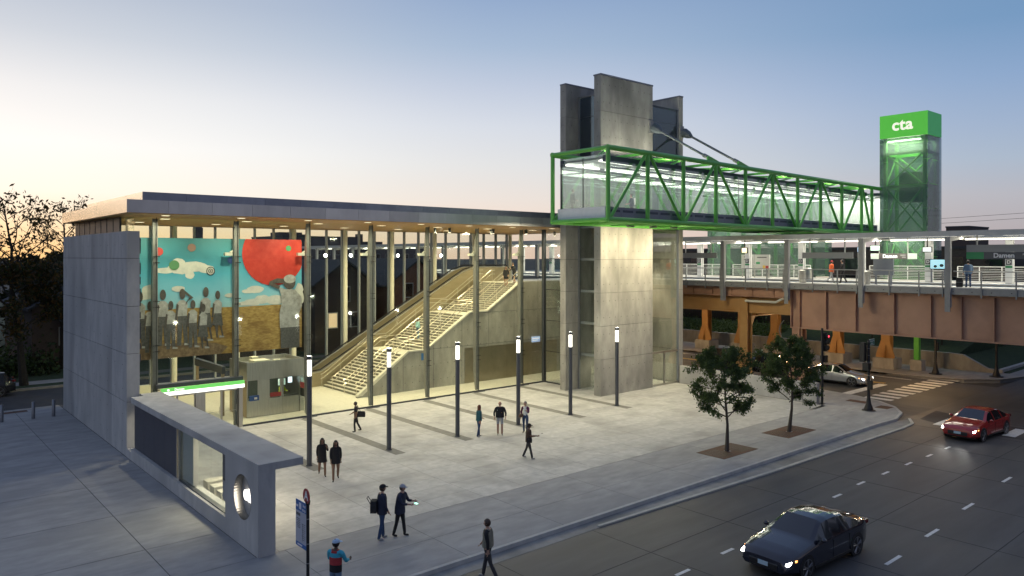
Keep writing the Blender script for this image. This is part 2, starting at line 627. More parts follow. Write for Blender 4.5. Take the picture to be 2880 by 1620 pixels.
# patched asphalt at the crossing
struct('crossing_road_patch', MB().prism([(46.5, 15.2), (49.8, 14.4), (51.3, 18.6), (48.0, 18.3)], 'z', -.1395, -.1372).box(46.6, 49.8, 6.5, 14.3, -.1395, -.1370), mat('fresh_asphalt', (.035, .03, .032), (.05, .045, .045), 3, .8))

# far side of the cross street
fk = [(63.95, 400), (63.95, 27.0), (64.25, 24.2), (65.2, 21.6), (67.2, 19.7), (70.5, 18.9), (400, 18.9)]
struct('far_sidewalk', MB().prism(fk + [(400, 24), (400, 400)], 'z', -.30, .0), WALK)
fk2 = [(q[0] + .02, q[1] + .02) for q in fk]
mb = MB()
for i in range(len(fk) - 1):
    a, b = Vector(fk[i]), Vector(fk[i + 1])
    n_ = Vector((-(b - a).y, (b - a).x)).normalized() * -.15
    mb.prism([tuple(a), tuple(b), tuple(b - n_), tuple(a - n_)], 'z', -.145, .012)
struct('far_kerb', mb, mat('far_kerb_concrete', (.34, .34, .33), (.46, .455, .43), 2, .8))
struct('grass_slope', MB().prism([(71.0, .9), (84, 3.2), (84, -.1), (71.0, -.1)], 'y', 24.4, 260).prism([(20.2, 0), (24.4, .9), (24.4, -.1)], 'x', 71.2, 200), GRASS)
rw = thing('retaining_wall', 'long low concrete retaining wall along the far pavement below the dark grass slope', 'wall', (70.6, 40, 0))
wm = MB().box(0, .40, 0, 5.96, 0, 1.35).mesh('wall_section', CONC_W)
for i in range(14):
    piece('wall_section', wm, rw, (70.4, 24.4 + 6 * i, 0.001))
MB().prism([(24.39, 0.001), (24.39, 1.35), (23.4, 1.3), (21.6, .35), (21.0, .30), (21.0, 0.001)], 'x', 70.4, 70.8).build('sloped_end', CONC_W, rw)
MB().box(70.82, 130, 20.6, 20.95, 0.001, .30).build('kerb_wall', CONC, rw)

# ------------------------------------------------------------------ left concrete wall of the station
wall = thing('concrete_wall', 'tall blue grey board formed concrete wall at the end of the glass hall', 'wall', (9.75, 47, 0))
MB().box(9.49, 9.98, 39.37, 54.6, 0.001, 10.83).build('wall_core', JOINT, wall)
YE = [39.33, 42.32, 46.87, 51.4, 54.6]
ZE = [0.002, 2.62, 4.93, 7.21, 9.52, 10.85]
for i in range(4):
    for j in range(5):
        m_ = MB().box(-.04, 0, 0, YE[i + 1] - YE[i] - .022, 0, ZE[j + 1] - ZE[j] - .022).mesh('wall_panel', CONC)
        piece('wall_panel', m_, wall, (9.49, YE[i] + .011 + (.001 if i else -.011), ZE[j] + .011))
for j in range(5):
    m_ = MB().box(0, .535, -.04, 0, 0, ZE[j + 1] - ZE[j] - .022).mesh('wall_panel', CONC)
    piece('wall_panel', m_, wall, (9.49, 39.37, ZE[j] + .011))
    m_ = MB().box(0, .04, 0, 15.2, 0, ZE[j + 1] - ZE[j] - .022).mesh('wall_panel', CONC)
    piece('wall_panel', m_, wall, (9.984, 39.372, ZE[j] + .011))
th = MB()
DARK_HOLE = mat('tie_hole', (.05, .05, .05), rough=.9)


def holes_x(mb_, x, ya, yb, za, zb, sy, sz, r=.032):
    ny, nz = max(1, round((yb - ya) / sy)), max(1, round((zb - za) / sz))
    for i in range(ny):
        for j in range(nz):
            y, z = ya + (i + .5) * (yb - ya) / ny, za + (j + .5) * (zb - za) / nz
            mb_.tube((x - .006, y, z), (x + .004, y, z), r, None, 6)


def holes_y(mb_, y, xa, xb, za, zb, sx_, sz, r=.032):
    nx, nz = max(1, round((xb - xa) / sx_)), max(1, round((zb - za) / sz))
    for i in range(nx):
        for j in range(nz):
            x, z = xa + (i + .5) * (xb - xa) / nx, za + (j + .5) * (zb - za) / nz
            mb_.tube((x, y - .006, z), (x, y + .004, z), r, None, 6)


for i in range(4):
    for j in range(5):
        holes_x(th, 9.45, YE[i], YE[i + 1], ZE[j], ZE[j + 1], 1.5, 1.15, .022)
th.build('tie_hole', DARK_HOLE, wall, stuff=True)
# the letters fixed edge-on to the inner face
vs = thing('wall_letter_sign', 'dark vertical raised letters on the plaza side of the tall concrete wall, seen edge on', 'sign', (10.05, 39.9, 4.5))
LET = mat('dark_letter', (.03, .035, .05), rough=.4)
for k, (z0, z1) in enumerate(((9.75, 10.5), (8.75, 9.3), (8.25, 8.62), (7.75, 8.05), (7.2, 7.5), (6.6, 6.9), (5.6, 6.4), (5.1, 5.4), (4.5, 4.85))):
    MB().box(10.026, 10.13, 39.55, 40.15, z0, z1).build('letter', LET, vs)

# ------------------------------------------------------------------ station hall
hall = thing('station_hall', 'glazed railway station hall with a flat metal edged roof and timber soffit', 'building', (24, 48, 0))
MB().box(9.99, 47, 42.12, 54.2, -.012, 0.004).build('hall_floor', FLOOR, hall)
FX = [11.57, 15.87, 20.21, 24.51, 28.85, 33.11, 37.32]
ZR = [.08, 2.4, 4.75, 7.09, 9.44, 11.66]
# front glazing
for i in range(7):
    x0, x1 = (FX[i - 1] if i else 10.05), FX[i]
    for j in range(5):
        z0, z1 = ZR[j], ZR[j + 1]
        if i == 1:
            if j == 0:
                continue
            z0 = 2.90 if j == 1 else z0
        m_ = MB().box(0, x1 - x0 - .02, 0, .02, 0, z1 - z0 - .012).mesh('glass_pane', GLZ)
        piece('glass_pane', m_, hall, (x0 + .01, 42.19, z0 + .006))
for j in range(5):
    m_ = MB().box(0, 39.45 - FX[-1] - .02, 0, .02, 0, ZR[j + 1] - ZR[j] - .012).mesh('glass_pane', GLZ)
    piece('glass_pane', m_, hall, (FX[-1] + .01, 42.19, ZR[j] + .006))
    m_ = MB().box(0, .02, 0, 3.1, 0, ZR[j + 1] - ZR[j] - .012).mesh('glass_pane', GLZ)
    piece('glass_pane', m_, hall, (39.47, 39.02, ZR[j] + .006))
for x in FX:
    MB().box(x - .012, x + .012, 42.175, 42.215, .08, 11.66).build('glass_joint', BLACK, hall)
mb = MB()
for z in ZR[1:5]:
    mb.box(39.46, 39.5, 39.02, 42.1, z - .02, z + .02)
mb.build('glass_joint', BLACK, hall)
finp = [(42.30, .1), (42.42, .1), (42.62, 1.3), (42.66, 5.5), (42.62, 9.8), (42.40, 11.6), (42.30, 11.6)]
FINM = mat('mullion_steel', (.19, .19, .18), (.24, .24, .225), 3, .42, metal=.3)
fme = MB().prism([(a - 42.3, b) for a, b in finp], 'x', -.13, .13).mesh('mullion_fin', FINM)
for x in FX:
    piece('mullion_fin', fme, hall, (x - .03, 42.30, 0))
sp = MB()
for x in FX:
    for z in ZR[1:5]:
        for d in (-.16, .16):
            sp.tube((x - .03, 42.32, z + d), (x + .16, 42.16, z + d), .022, None, 5)
            sp.tube((x - .03, 42.32, z + d), (x - .16, 42.16, z + d), .022, None, 5)
sp.build('glazing_fitting', BLACK, hall, stuff=True)
MB().box(39.38, 39.62, 42.12, 42.36, 0, 11.66).build('corner_post', STEEL_D, hall)
sl = MB().box(16.15, 39.4, 42.12, 42.27, 0, .08).box(39.4, 39.55, 39.0, 42.27, 0, .08)
sl.build('glazing_sill', STEEL_D, hall)
base = MB()
for x in FX[2:]:
    base.box(x - .55, x + .35, 41.9, 42.12, 0.001, .03)
base.build('floor_channel', STEEL_D, hall)
# roof
MB().box(9.52, 47, 39.37, 55.0, 11.78, 12.33).build('roof_slab', ROOFDK, hall)
MB().box(9.50, 47, 39.35, 54.9, 11.70, 11.775).build('soffit', SOFFIT, hall)
fxs = [9.45, 11.35, 13.46, 15.56, 17.68, 19.78, 21.88, 24.0, 26.1, 28.2, 30.3, 32.4, 34.5, 36.6, 38.7, 40.8, 42.9, 45, 47]
for a, b in zip(fxs[:-1], fxs[1:]):
    m_ = MB().box(0, b - a - .012, -.04, .0, 0, .63).mesh('fascia_panel', ZINC)
    piece('fascia_panel', m_, hall, (a + .006, 39.34, 11.735))
fys = [39.30, 42.5, 45.8, 49.2, 52.3, 55.0]
ZINC_SUNSET = mat('sunset_lit_zinc', (.74, .72, .67), (.80, .78, .73), 1.2, .24, metal=.9, rnd=.06)  # side panels: reflected sunset put into a paler, warmer zinc colour
for a, b in zip(fys[:-1], fys[1:]):
    m_ = MB().box(-.04, 0, 0, b - a - .012, 0, .63).mesh('fascia_panel', ZINC_SUNSET)
    piece('fascia_panel', m_, hall, (9.488, a + .006, 11.735))
pxs = [10.5 + 2.1 * i for i in range(18)]
for a, b in zip(pxs[:-1], pxs[1:]):
    m_ = MB().box(0, b - a - .01, 0, .1, 0, .50).mesh('parapet_panel', ZINC_D)
    piece('parapet_panel', m_, hall, (a, 40.62, 12.365))
pys = [40.73, 44.0, 47.2, 50.4, 53.1]
for a, b in zip(pys[:-1], pys[1:]):
    m_ = MB().box(0, .1, 0, b - a - .01, 0, .50).mesh('parapet_panel', ZINC_SUNSET)
    piece('parapet_panel', m_, hall, (10.5, a, 12.365))
MB().box(10.61, 46, 40.73, 53, 12.34, 12.8).build('roof_upstand', ROOFDK, hall)
# dark upstand louvres above the concrete wall
for i in range(8):
    y = 43.6 + 1.40 * i
    MB().box(10.12, 10.22, y, y + 1.22, 10.86, 11.695).build('clerestory_louvre', mat('louvre_panel', (.045, .052, .075), rough=.45) if i == 0 else bpy.data.materials['louvre_panel'], hall)
m_ = MB().box(-.02, .02, 0, 13, 0, .80).mesh('glass_pane', GLZ)
piece('glass_pane', m_, hall, (10.3, 41.5, 10.88))
# back glazing: round columns, thin fins, sill wall
cme = MB().tube((0, 0, 0), (0, 0, 10.68), .17, None, 14).mesh('round_column', CREAM, smooth=40)
fin2 = MB().box(-.05, .05, -.14, .14, 0, 10.68).mesh('back_fin', mat('blue_grey_fin', (.27, .29, .31), rough=.45, metal=.2))
MB().box(10, 41.5, 54.05, 54.4, 0.005, 1.0).build('sill_wall', CREAM, hall)
BX = [11.6 + 4.29 * i for i in range(9)]
for k, x in enumerate(BX):
    if x < 46.5:
        piece('round_column', cme, hall, (x + .0, 53.75, 1.005))
    for q in (1.43, 2.86, 4.2):
        if x + q < 46.9:
            piece('back_fin', fin2, hall, (x + q, 54.15, 1.005))
for k in range(8):
    for (z0, z1) in ((1.01, 4.5), (4.5, 8.1), (8.1, 11.69)):
        m_ = MB().box(0, 4.27, 0, .02, 0, z1 - z0 - .012).mesh('glass_pane', GLZ)
        piece('glass_pane', m_, hall, (BX[k] + .01 if k < 8 else 0, 54.2, z0))
# mural hung behind the first two bays
mural = thing('mural', 'large printed mural of sky, wheat field, grey figures and red disc behind the glass', 'mural', (15.6, 42.97, 7.3))
SKYP = bpy.data.materials.new('printed_sky')
SKYP.use_nodes = True
t_ = SKYP.node_tree
p_ = t_.nodes['Principled BSDF']
p_.inputs['Roughness'].default_value = .55
g_ = t_.nodes.new('ShaderNodeNewGeometry')
sx_ = t_.nodes.new('ShaderNodeSeparateXYZ')
t_.links.new(g_.outputs['Position'], sx_.inputs[0])
mr = t_.nodes.new('ShaderNodeMapRange')
mr.inputs[1].default_value = 6.6
mr.inputs[2].default_value = 10.6
t_.links.new(sx_.outputs[2], mr.inputs[0])
nz = t_.nodes.new('ShaderNodeTexNoise')
nz.inputs['Scale'].default_value = .9
nz.inputs['Detail'].default_value = 6
t_.links.new(g_.outputs['Position'], nz.inputs[0])
fa = _math(t_, 'ADD', mr.outputs[0], _math(t_, 'MULTIPLY', _math(t_, 'SUBTRACT', nz.outputs[0], .5), .25))
rp = t_.nodes.new('ShaderNodeValToRGB')
e = rp.color_ramp.elements
e[0].position, e[0].color = 0, s2l(178, 220, 222)
e[1].position, e[1].color = 1, s2l(72, 138, 142)
for q, c_ in ((.25, (134, 205, 222)), (.5, (88, 178, 200)), (.75, (68, 146, 158))):
    k_ = e.new(q)
    k_.color = s2l(*c_)
t_.links.new(fa, rp.inputs[0])
t_.links.new(rp.outputs[0], p_.inputs['Base Color'])
WHEAT = mat('printed_wheat', (.30, .17, .035), (.62, .42, .13), 5, .6, stretch=(.9, 1, 2.2), detail=10, c3=(.24, .125, .03), s3=1.2)
MB().box(10.1, 20.05, 42.97, 43.0, 4.12, 10.62).build('mural_panel', SKYP, mural)
yy = [42.966]


def flat(pts, name, m_, lbl=None):
    yy[0] -= .0012
    pts = list(pts)
    area_ = sum(pts[i][0] * pts[(i + 1) % len(pts)][1] - pts[(i + 1) % len(pts)][0] * pts[i][1] for i in range(len(pts)))
    if area_ < 0:
        pts = pts[::-1]
    return MB().add([(a, yy[0], b) for a, b in pts], [tuple(range(len(pts)))]).build(name, m_, mural, label=lbl)


def oval(x, z, rx, rz, n=24, wob=0.0):
    return [(x + rx * math.cos(2 * math.pi * i / n) * (1 + random.uniform(-wob, wob)), z + rz * math.sin(2 * math.pi * i / n) * (1 + random.uniform(-wob, wob))) for i in range(n)]


CLOUD = mat('printed_cloud', (.62, .62, .55), (.84, .82, .70), 2.5, .6, detail=7)
for group_ in ([(12.2, 8.85, .55, .16), (13.0, 8.95, .65, .3), (12.9, 9.25, .35, .28), (13.7, 9.05, .75, .28), (14.4, 8.9, .45, .22), (13.5, 8.6, .25, .22)],
               [(17.2, 7.7, .5, .22), (16.8, 7.6, .45, .12)], [(17.6, 7.1, .5, .25), (18.4, 7.05, .6, .28), (17.0, 6.95, .5, .2), (16.6, 6.9, .5, .12)],
               [(19.9, 7.6, .25, .4), (20.0, 7.1, .2, .4)], [(11.4, 7.8, .35, .3), (11.2, 7.5, .4, .2)], [(12.9, 7.85, .35, .16)], [(15.7, 7.4, .3, .12)]):
    yy[0] -= .0012
    mb = MB()
    for k, (x, z, a, b) in enumerate(group_):
        o_ = oval(x, z, a, b, 18, .08)
        mb.add([(p, yy[0] - .0006 * k, q) for p, q in o_], [tuple(range(len(o_)))])
    yy[0] -= .0006 * len(group_)
    mb.build('printed_cloud', CLOUD, mural)
flat([(10.1, 4.12), (20.05, 4.12), (20.05, 6.73), (18.2, 6.76), (16.2, 6.72), (13.6, 6.78), (12, 6.74), (10.1, 6.78)], 'printed_wheat_field', WHEAT)
flat([(10.1, 4.12), (15.2, 4.12), (15.6, 4.5), (14.9, 4.75), (13.2, 4.9), (10.1, 4.95)], 'printed_bare_earth', mat('printed_earth', (.16, .10, .05), (.36, .25, .13), 6, .7, detail=8))
RED = mat('printed_red', (.55, .035, .02), (.66, .07, .04), 3, .5)
a0 = math.asin((10.62 - 9.77) / 1.88)
disc = [(18.3 + 1.9 * math.cos(a), 9.77 + 1.88 * math.sin(a)) for a in [a0 - (math.pi + 2 * a0) * i / 40 for i in range(41)]]
flat([q if q[0] < 20.05 else (20.05, q[1]) for q in disc], 'printed_disc', RED, 'large red disc')
for (x, z, rr, c_) in ((13.6, 10.1, .22, (.32, .2, .15)), (11.9, 9.88, .22, (.55, .06, .05)), (12.68, 9.14, .27, (.12, .30, .13)), (15.75, 9.4, .19, (.08, .16, .45)), (19.2, 10.1, .17, (.10, .34, .14))):
    flat(oval(x, z, rr, rr, 20), 'printed_disc', mat('printed_dot', c_, rough=.6))
for k, rr in enumerate((.24, .19, .14, .09, .05)):
    flat(oval(14.62, 8.8, rr, rr, 20), 'printed_target', mat('print_ink', (.03, .03, .03), rough=.6) if k % 2 == 0 else CLOUD)
INK = [mat('photo_grey_skin', (.07, .06, .05), (.14, .12, .10), 6, .6), mat('photo_shirt', (.34, .33, .29), (.62, .61, .56), 5, .6, detail=8), mat('photo_skirt', (.07, .068, .06), (.17, .165, .15), 9, .6, detail=8)]


def figure(parts, lbl):
    yy[0] -= .0012
    mb = MB()
    for k, (pts, mi) in enumerate(parts):
        ar = sum(pts[i][0] * pts[(i + 1) % len(pts)][1] - pts[(i + 1) % len(pts)][0] * pts[i][1] for i in range(len(pts)))
        pts = pts if ar > 0 else pts[::-1]
        mb.add([(a, yy[0] - .0006 * k, b) for a, b in pts], [tuple(range(len(pts)))], mi)
    yy[0] -= .0006 * len(parts)
    mb.build('printed_figure', INK, mural, label=lbl)


def kid(x, top, foot, skirt, lean=0.0, arm=None):
    h = top - foot
    u = h / 3.3
    P = lambda a, b: (x + a * u + lean * (b - foot) / h * u, b)
    parts = []
    if skirt:
        parts.append(([P(-.22, foot + .3 * h), P(-.08, foot), P(.0, foot), P(.02, foot + .3 * h), P(.15, foot + .3 * h), P(.3, foot + .02), P(.42, foot + .02), P(.25, foot + .32 * h)], 0))
        parts.append(([P(-.42, foot + .27 * h), P(.38, foot + .25 * h), P(.24, foot + .56 * h), P(-.2, foot + .56 * h)], 2))
    else:
        parts.append(([P(-.3, foot), P(-.06, foot), P(.0, foot + .4 * h), P(.1, foot), P(.3, foot), P(.28, foot + .54 * h), P(-.26, foot + .54 * h)], 2))
    parts.append(([P(-.27, foot + .52 * h), P(.25, foot + .52 * h), P(.3, foot + .74 * h), P(.1, foot + .8 * h), P(-.14, foot + .8 * h), P(-.32, foot + .74 * h)], 1))
    parts.append(([P(-.32, foot + .74 * h), P(-.42, foot + .44 * h), P(-.3, foot + .44 * h), P(-.2, foot + .72 * h)], 0))
    parts.append((oval(P(0, 0)[0] + lean * u, top - .09 * h, .17 * u, .095 * h, 14), 0))
    parts.append(([P(.1, foot), P(.45, foot - .01), P(.44, foot + .07), P(.12, foot + .12)], 1))
    if arm:
        parts.append(([P(.2, foot + .76 * h), P(.62, foot + .84 * h), P(.1, foot + .98 * h), P(.05, foot + .93 * h), P(.42, foot + .85 * h), P(.18, foot + .7 * h)], 0))
    figure(parts, 'monochrome figure of a %s person printed on the mural' % ('skirted' if skirt else 'standing'))


for (x, tp, ft, sk_, ln, ar_) in ((10.95, 7.75, 4.75, 0, 0, 0), (12.1, 7.82, 4.8, 0, .0, 0), (13.1, 7.84, 4.75, 0, 0, 1), (11.45, 7.22, 4.5, 0, 0, 0), (12.5, 7.2, 4.6, 0, 0, 0), (14.35, 7.9, 4.9, 1, .0, 0), (15.0, 7.68, 5.05, 1, .0, 0), (13.65, 7.2, 4.6, 0, .0, 0), (14.2, 6.98, 4.5, 1, .0, 0), (10.5, 7.0, 4.5, 0, 0, 0)):
    kid(x, tp, ft, sk_, ln, ar_)
figure([([(18.67, 5.40), (19.88, 5.42), (19.88, 4.13), (18.7, 4.14)], 2),
        ([(18.56, 7.83), (18.93, 7.66), (19.56, 7.64), (20.0, 7.18), (20.04, 6.63), (19.85, 6.2), (19.85, 5.38), (18.64, 5.37), (18.61, 6.26), (18.76, 6.85), (18.7, 7.34)], 1),
        ([(18.56, 7.66), (17.95, 7.95), (18.03, 8.16), (18.47, 8.32), (18.86, 8.30), (18.95, 8.04), (18.31, 8.02), (18.66, 7.86)], 0),
        (oval(19.24, 8.08, .38, .44, 20), 0), (oval(19.26, 8.27, .38, .26, 20), 1)], 'large monochrome man seen from behind shading his eyes')

# entrance doors and lit sign
ent = thing('entrance_doors', 'stainless framed glass entrance doors under the lit green and white sign band', 'doors', (13.8, 42.2, 0))
MB().box(11.5, 16.1, 42.0, 42.42, 2.66, 2.86).build('header', STEEL_D, ent)
for (a, b, m_) in ((11.52, 11.68, STEEL), (13.55, 14.0, STEEL), (15.9, 16.12, STEEL)):
    MB().box(a, b, 42.1, 42.36, 0.006, 2.25).build('door_post', m_, ent)
dl = MB().box(0, .06, 0, .05, 0, 2.2).box(.88, .94, 0, .05, 0, 2.2).box(.06, .88, 0, .05, 2.12, 2.2).box(.06, .88, 0, .05, 0, .12).mesh('door_frame', STEEL)
dg_ = MB().box(.06, .88, .02, .03, .12, 2.12).mesh('glass_pane', GLZ)
dh = MB().tube((.8, -.06, .9), (.8, -.06, 1.3), .015, None, 6).tube((.1, -.05, 1.0), (.84, -.05, 1.0), .012, None, 6).mesh('door_handle', STEEL)
for x in (11.7, 12.61, 14.03, 14.96):
    d_ = piece('door', dl, ent, (x, 42.2, .006))
    ORG[d_.name] = (x, 42.2, .006)
    piece('glass_pane', dg_, d_, (x, 42.2, .006))
    piece('door_handle', dh, d_, (x, 42.2, .006))
sg = thing('entrance_sign', 'lit sign band reading Damen over the entrance, green above white', 'sign', (13.8, 42.05, 2.25))
G_LIT = emi('lit_green_sign', (.14, .55, .10), .95, (.1, .4, .1))
W_LIT = emi('lit_white_sign', (1, .98, .88), 1.5)
TXT_W = emi('lit_white_letter', (1, 1, .95), 1.1)
MB().box(11.72, 16.12, 41.84, 41.99, 2.47, 2.65).build('green_band', G_LIT, sg)
MB().box(11.72, 16.12, 41.84, 41.99, 2.27, 2.47).build('white_band', W_LIT, sg)
lettering('Damen', .17, TXT_W, sg, (12.62, 41.835, 2.555), (1, 0, 0), .004)
MB().tube((12.06, 41.838, 2.56), (12.06, 41.834, 2.56), .06, None, 12).build('emblem', TXT_W, sg)
GTX = mat('green_letter', (.25, .36, .2), rough=.5)
lettering('cta Green Line', .13, GTX, sg, (15.52, 41.835, 2.37), (1, 0, 0), .003)

# station kiosk
kio = thing('station_kiosk', 'stainless steel attendant kiosk with windows, standing inside the glass hall', 'kiosk', (19, 45.5, 0))
KX0, KX1, KY0, KY1 = 17.13, 20.75, 44.1, 46.9
MB().box(KX0, KX1, KY0, KY1, 2.2, 3.05).build('upper_band', STEEL, kio)
MB().box(KX0, KX1, KY0, KY0 + .08, 3.05, 3.28).box(KX0, KX1, KY1 - .08, KY1, 3.05, 3.28).box(KX0, KX0 + .08, KY0 + .08, KY1 - .08, 3.05, 3.28).box(KX1 - .08, KX1, KY0 + .08, KY1 - .08, 3.05, 3.28).build('roof_upstand', STEEL, kio)
MB().box(17.9, 18.9, 44.9, 45.8, 3.05, 3.25).box(19.2, 19.6, 45, 45.3, 3.05, 3.2).box(18.2, 18.6, 46, 46.5, 3.05, 3.35).build('roof_equipment', CREAM, kio)
for a, b in ((17.13, 18.42), (18.43, 19.33), (19.34, 20.75)):
    MB().box(a, b, KY0 + .003, KY0 + .06, .02, 1.03).build('lower_panel', STEEL, kio)
for a, b in ((17.13, 17.19), (17.78, 18.52), (19.18, 19.42), (20.66, 20.75)):
    MB().box(a, b, KY0 + .003, KY0 + .06, 1.035, 2.195).build('window_post', STEEL, kio)
MB().box(KX0, KX0 + .05, KY0 + .07, KY1, 0.02, 2.195).build('side_panel', mat('bronze_side', (.36, .28, .18), rough=.4, metal=.4), kio)
MB().box(KX1 - .05, KX1, KY0 + .07, KY1, 0.02, 2.195).build('side_panel', STEEL, kio)
MB().box(KX0 + .06, KX1 - .06, KY1 - .05, KY1, 0.02, 2.195).build('back_panel', mat('kiosk_inner', (.10, .12, .10), rough=.6), kio)
for a, b in ((17.2, 17.77), (18.53, 19.17), (19.43, 20.65)):
    MB().box(a, b, KY0 + .02, KY0 + .03, 1.04, 2.19).build('window_pane', GLZ, kio)
MB().box(17.25, 20.6, 44.7, 45.0, .95, 1.0).build('counter', STEEL, kio)
tag(MB().box(17.25, 17.8, 43.93, 44.09, 1.02, 1.32).box(17.5, 17.68, 43.922, 43.93, 1.1, 1.22, 1).build('leaflet_box', [mat('blue_plastic', (.03, .09, .30), rough=.5), WHITE]), 'blue leaflet box fixed under the left kiosk window', 'box')
SIGNRED = mat('sign_red', (.34, .035, .035), rough=.5)
MB().box(18.55, 19.25, 44.085, 44.1, 1.1, 1.36).build('notice_plate', SIGNRED, kio)
tag(MB().box(19.55, 20.0, 45.2, 45.25, 1.55, 1.95).build('screen', emi('green_screen', (.35, .6, .5), .8)), 'small lit monitor glowing inside the attendant kiosk', 'screen')
tag(MB().box(20.2, 20.45, 45.2, 45.25, 1.65, 2.0).build('screen', emi('blue_white_screen', (.7, .85, 1), 2.0)), 'bright upright screen at the right inside the attendant kiosk', 'screen')
lamp('AREA', (19, 45.3, 2.15), 22, (1, .93, .75), 1.2, 1.2)
nb = thing('notice_screen', 'framed glass screen with red and dark notices beside the kiosk', 'notice board', (20.5, 43.4, 0))
MB().box(20.42, 20.48, 42.62, 42.7, 0, 2.2).box(20.42, 20.48, 44.0, 44.08, 0, 2.2).box(20.42, 20.48, 43.3, 43.36, 0, 2.2).box(20.42, 20.48, 42.7, 44, 2.14, 2.2).build('frame', STEEL, nb)
MB().box(20.44, 20.46, 42.7, 44.0, .1, 2.14).build('glass_pane', GLZ, nb)
for (y0, y1, z0, z1, m_) in ((43.38, 43.98, 1.5, 1.85, SIGNRED), (43.38, 43.98, 1.0, 1.47, BLACK), (42.72, 43.28, .85, 1.9, GREY)):
    MB().box(20.425, 20.44, y0, y1, z0, z1).build('notice', m_, nb)
hs = thing('portal_sign', 'dark hanging direction sign on bronze posts behind the entrance', 'sign', (16.4, 48, 0))
MB().box(16.2, 16.4, 45.6, 50.6, 2.55, 3.0).build('sign_box', STEEL_D, hs)
for y in (45.7, 50.3):
    MB().box(16.22, 16.38, y, y + .14, 0.004, 2.55).build('post', mat('bronze_post', (.25, .19, .12), rough=.5) if y < 46 else bpy.data.materials['bronze_post'], hs)

# staircase
SY0, SY1 = 45.76, 51.2
stair = thing('staircase', 'broad concrete staircase rising to the platform level in three flights', 'stairs', (25.6, 48.5, 0))
FL = [(25.6, 29.35, 0, 2.6), (30.85, 34.9, 2.6, 5.15), (36.55, 40.1, 5.15, 7.45)]
NR = 15
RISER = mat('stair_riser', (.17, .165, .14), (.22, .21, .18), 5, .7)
for (x0, x1, z0, z1) in FL:
    dx, dz = (x1 - x0) / NR, (z1 - z0) / NR
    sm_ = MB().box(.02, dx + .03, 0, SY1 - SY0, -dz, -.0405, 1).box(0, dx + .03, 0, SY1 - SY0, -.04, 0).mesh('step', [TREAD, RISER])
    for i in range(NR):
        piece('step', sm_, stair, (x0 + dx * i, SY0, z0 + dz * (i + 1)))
MB().box(29.38, 30.86, SY0, SY1, 2.4, 2.6).build('landing', TREAD, stair)
MB().box(34.93, 36.56, SY0, SY1, 4.95, 5.15).build('landing', TREAD, stair)
prof = [(25.25, .004), (25.25, .12), (25.6, .2), (29.35, 2.78), (30.85, 2.78), (34.9, 5.33), (36.55, 5.33), (40.1, 7.6), (44.4, 7.6), (44.4, .004)]
# the near side wall, cast in panels
sw = thing('stair_side_wall', 'warm lit concrete wall under the near side of the staircase', 'wall', (34, 45.6, 0))
MB().prism(prof, 'y', 45.52, 45.75).build('wall_body', CONC_W, sw)
MB().prism([(25.2, .1), (25.25, .2), (29.3, 2.9), (30.85, 2.9), (34.85, 5.45), (36.55, 5.45), (40.1, 7.72), (40.1, 7.6), (36.55, 5.34), (34.9, 5.34), (30.85, 2.79), (29.35, 2.79), (25.6, .12)], 'y', 45.45, 45.76).build('coping', mat('coping_concrete', (.52, .50, .42), (.60, .58, .5), 4, .7), sw)
th = MB()
for x in np.arange(27.2, 44, .62):
    zt_ = np.interp(x, [q[0] for q in prof[2:8]], [q[1] for q in prof[2:8]])
    for z in np.arange(.6, zt_ - .3, 1.15):
        if not (34.3 < x < 44.2 and z < 2.75):
            th.tube((x, 45.515, z), (x, 45.525, z), .03, None, 6)
th.build('tie_hole', DARK_HOLE, sw, stuff=True)
jm = MB()
for x in (28.9, 31.5, 34.1, 36.7, 39.3, 41.9):
    zt_ = float(np.interp(x, [q[0] for q in prof[2:8]], [q[1] for q in prof[2:8]]))
    jm.box(x - .012, x + .012, 45.513, 45.521, 0.01, zt_)
for z in (2.85, 5.3):
    jm.box(float(np.interp(z, [q[1] for q in prof[2:8]], [q[0] for q in prof[2:8]])) + .2, 44.3, 45.5135, 45.5205, z - .012, z + .012)
jm.build('cast_joint', JOINT, sw)
for i in range(7):
    x = 34.35 + 1.38 * i
    MB().box(x, x + 1.365, 45.47, 45.512, .02, 2.6).build('metal_door', BRONZE, sw)
MB().box(34.35, 44.0, 45.46, 45.515, 2.61, 2.66).build('door_head', BRONZE, sw)
# handrails
hr = thing('stair_handrail', 'rows of pale steel handrails running up the broad staircase', 'handrail', (32, 48, 0))
hp = [(25.3, .95), (25.6, 1.05), (29.35, 3.6), (30.85, 3.6), (34.9, 6.15), (36.55, 6.15), (40.1, 8.45), (40.5, 8.45)]
RAILM = mat('satin_rail', (.62, .58, .48), rough=.3, metal=.7)
for y in (45.9, 47.6, 49.4, 51.05):
    mb = MB()
    for dz in (0, -.32):
        mb.path([(a, y, b + dz) for a, b in hp], .03, 6)
    for x in (25.4, 26.9, 28.3, 29.4, 30.8, 32.2, 33.6, 34.9, 36.6, 37.8, 39.0, 40.2):
        z = float(np.interp(x, [q[0] for q in hp], [q[1] for q in hp]))
        mb.tube((x, y, z), (x, y, z - 1.0), .02, None, 6)
    mb.build('handrail', RAILM, hr)
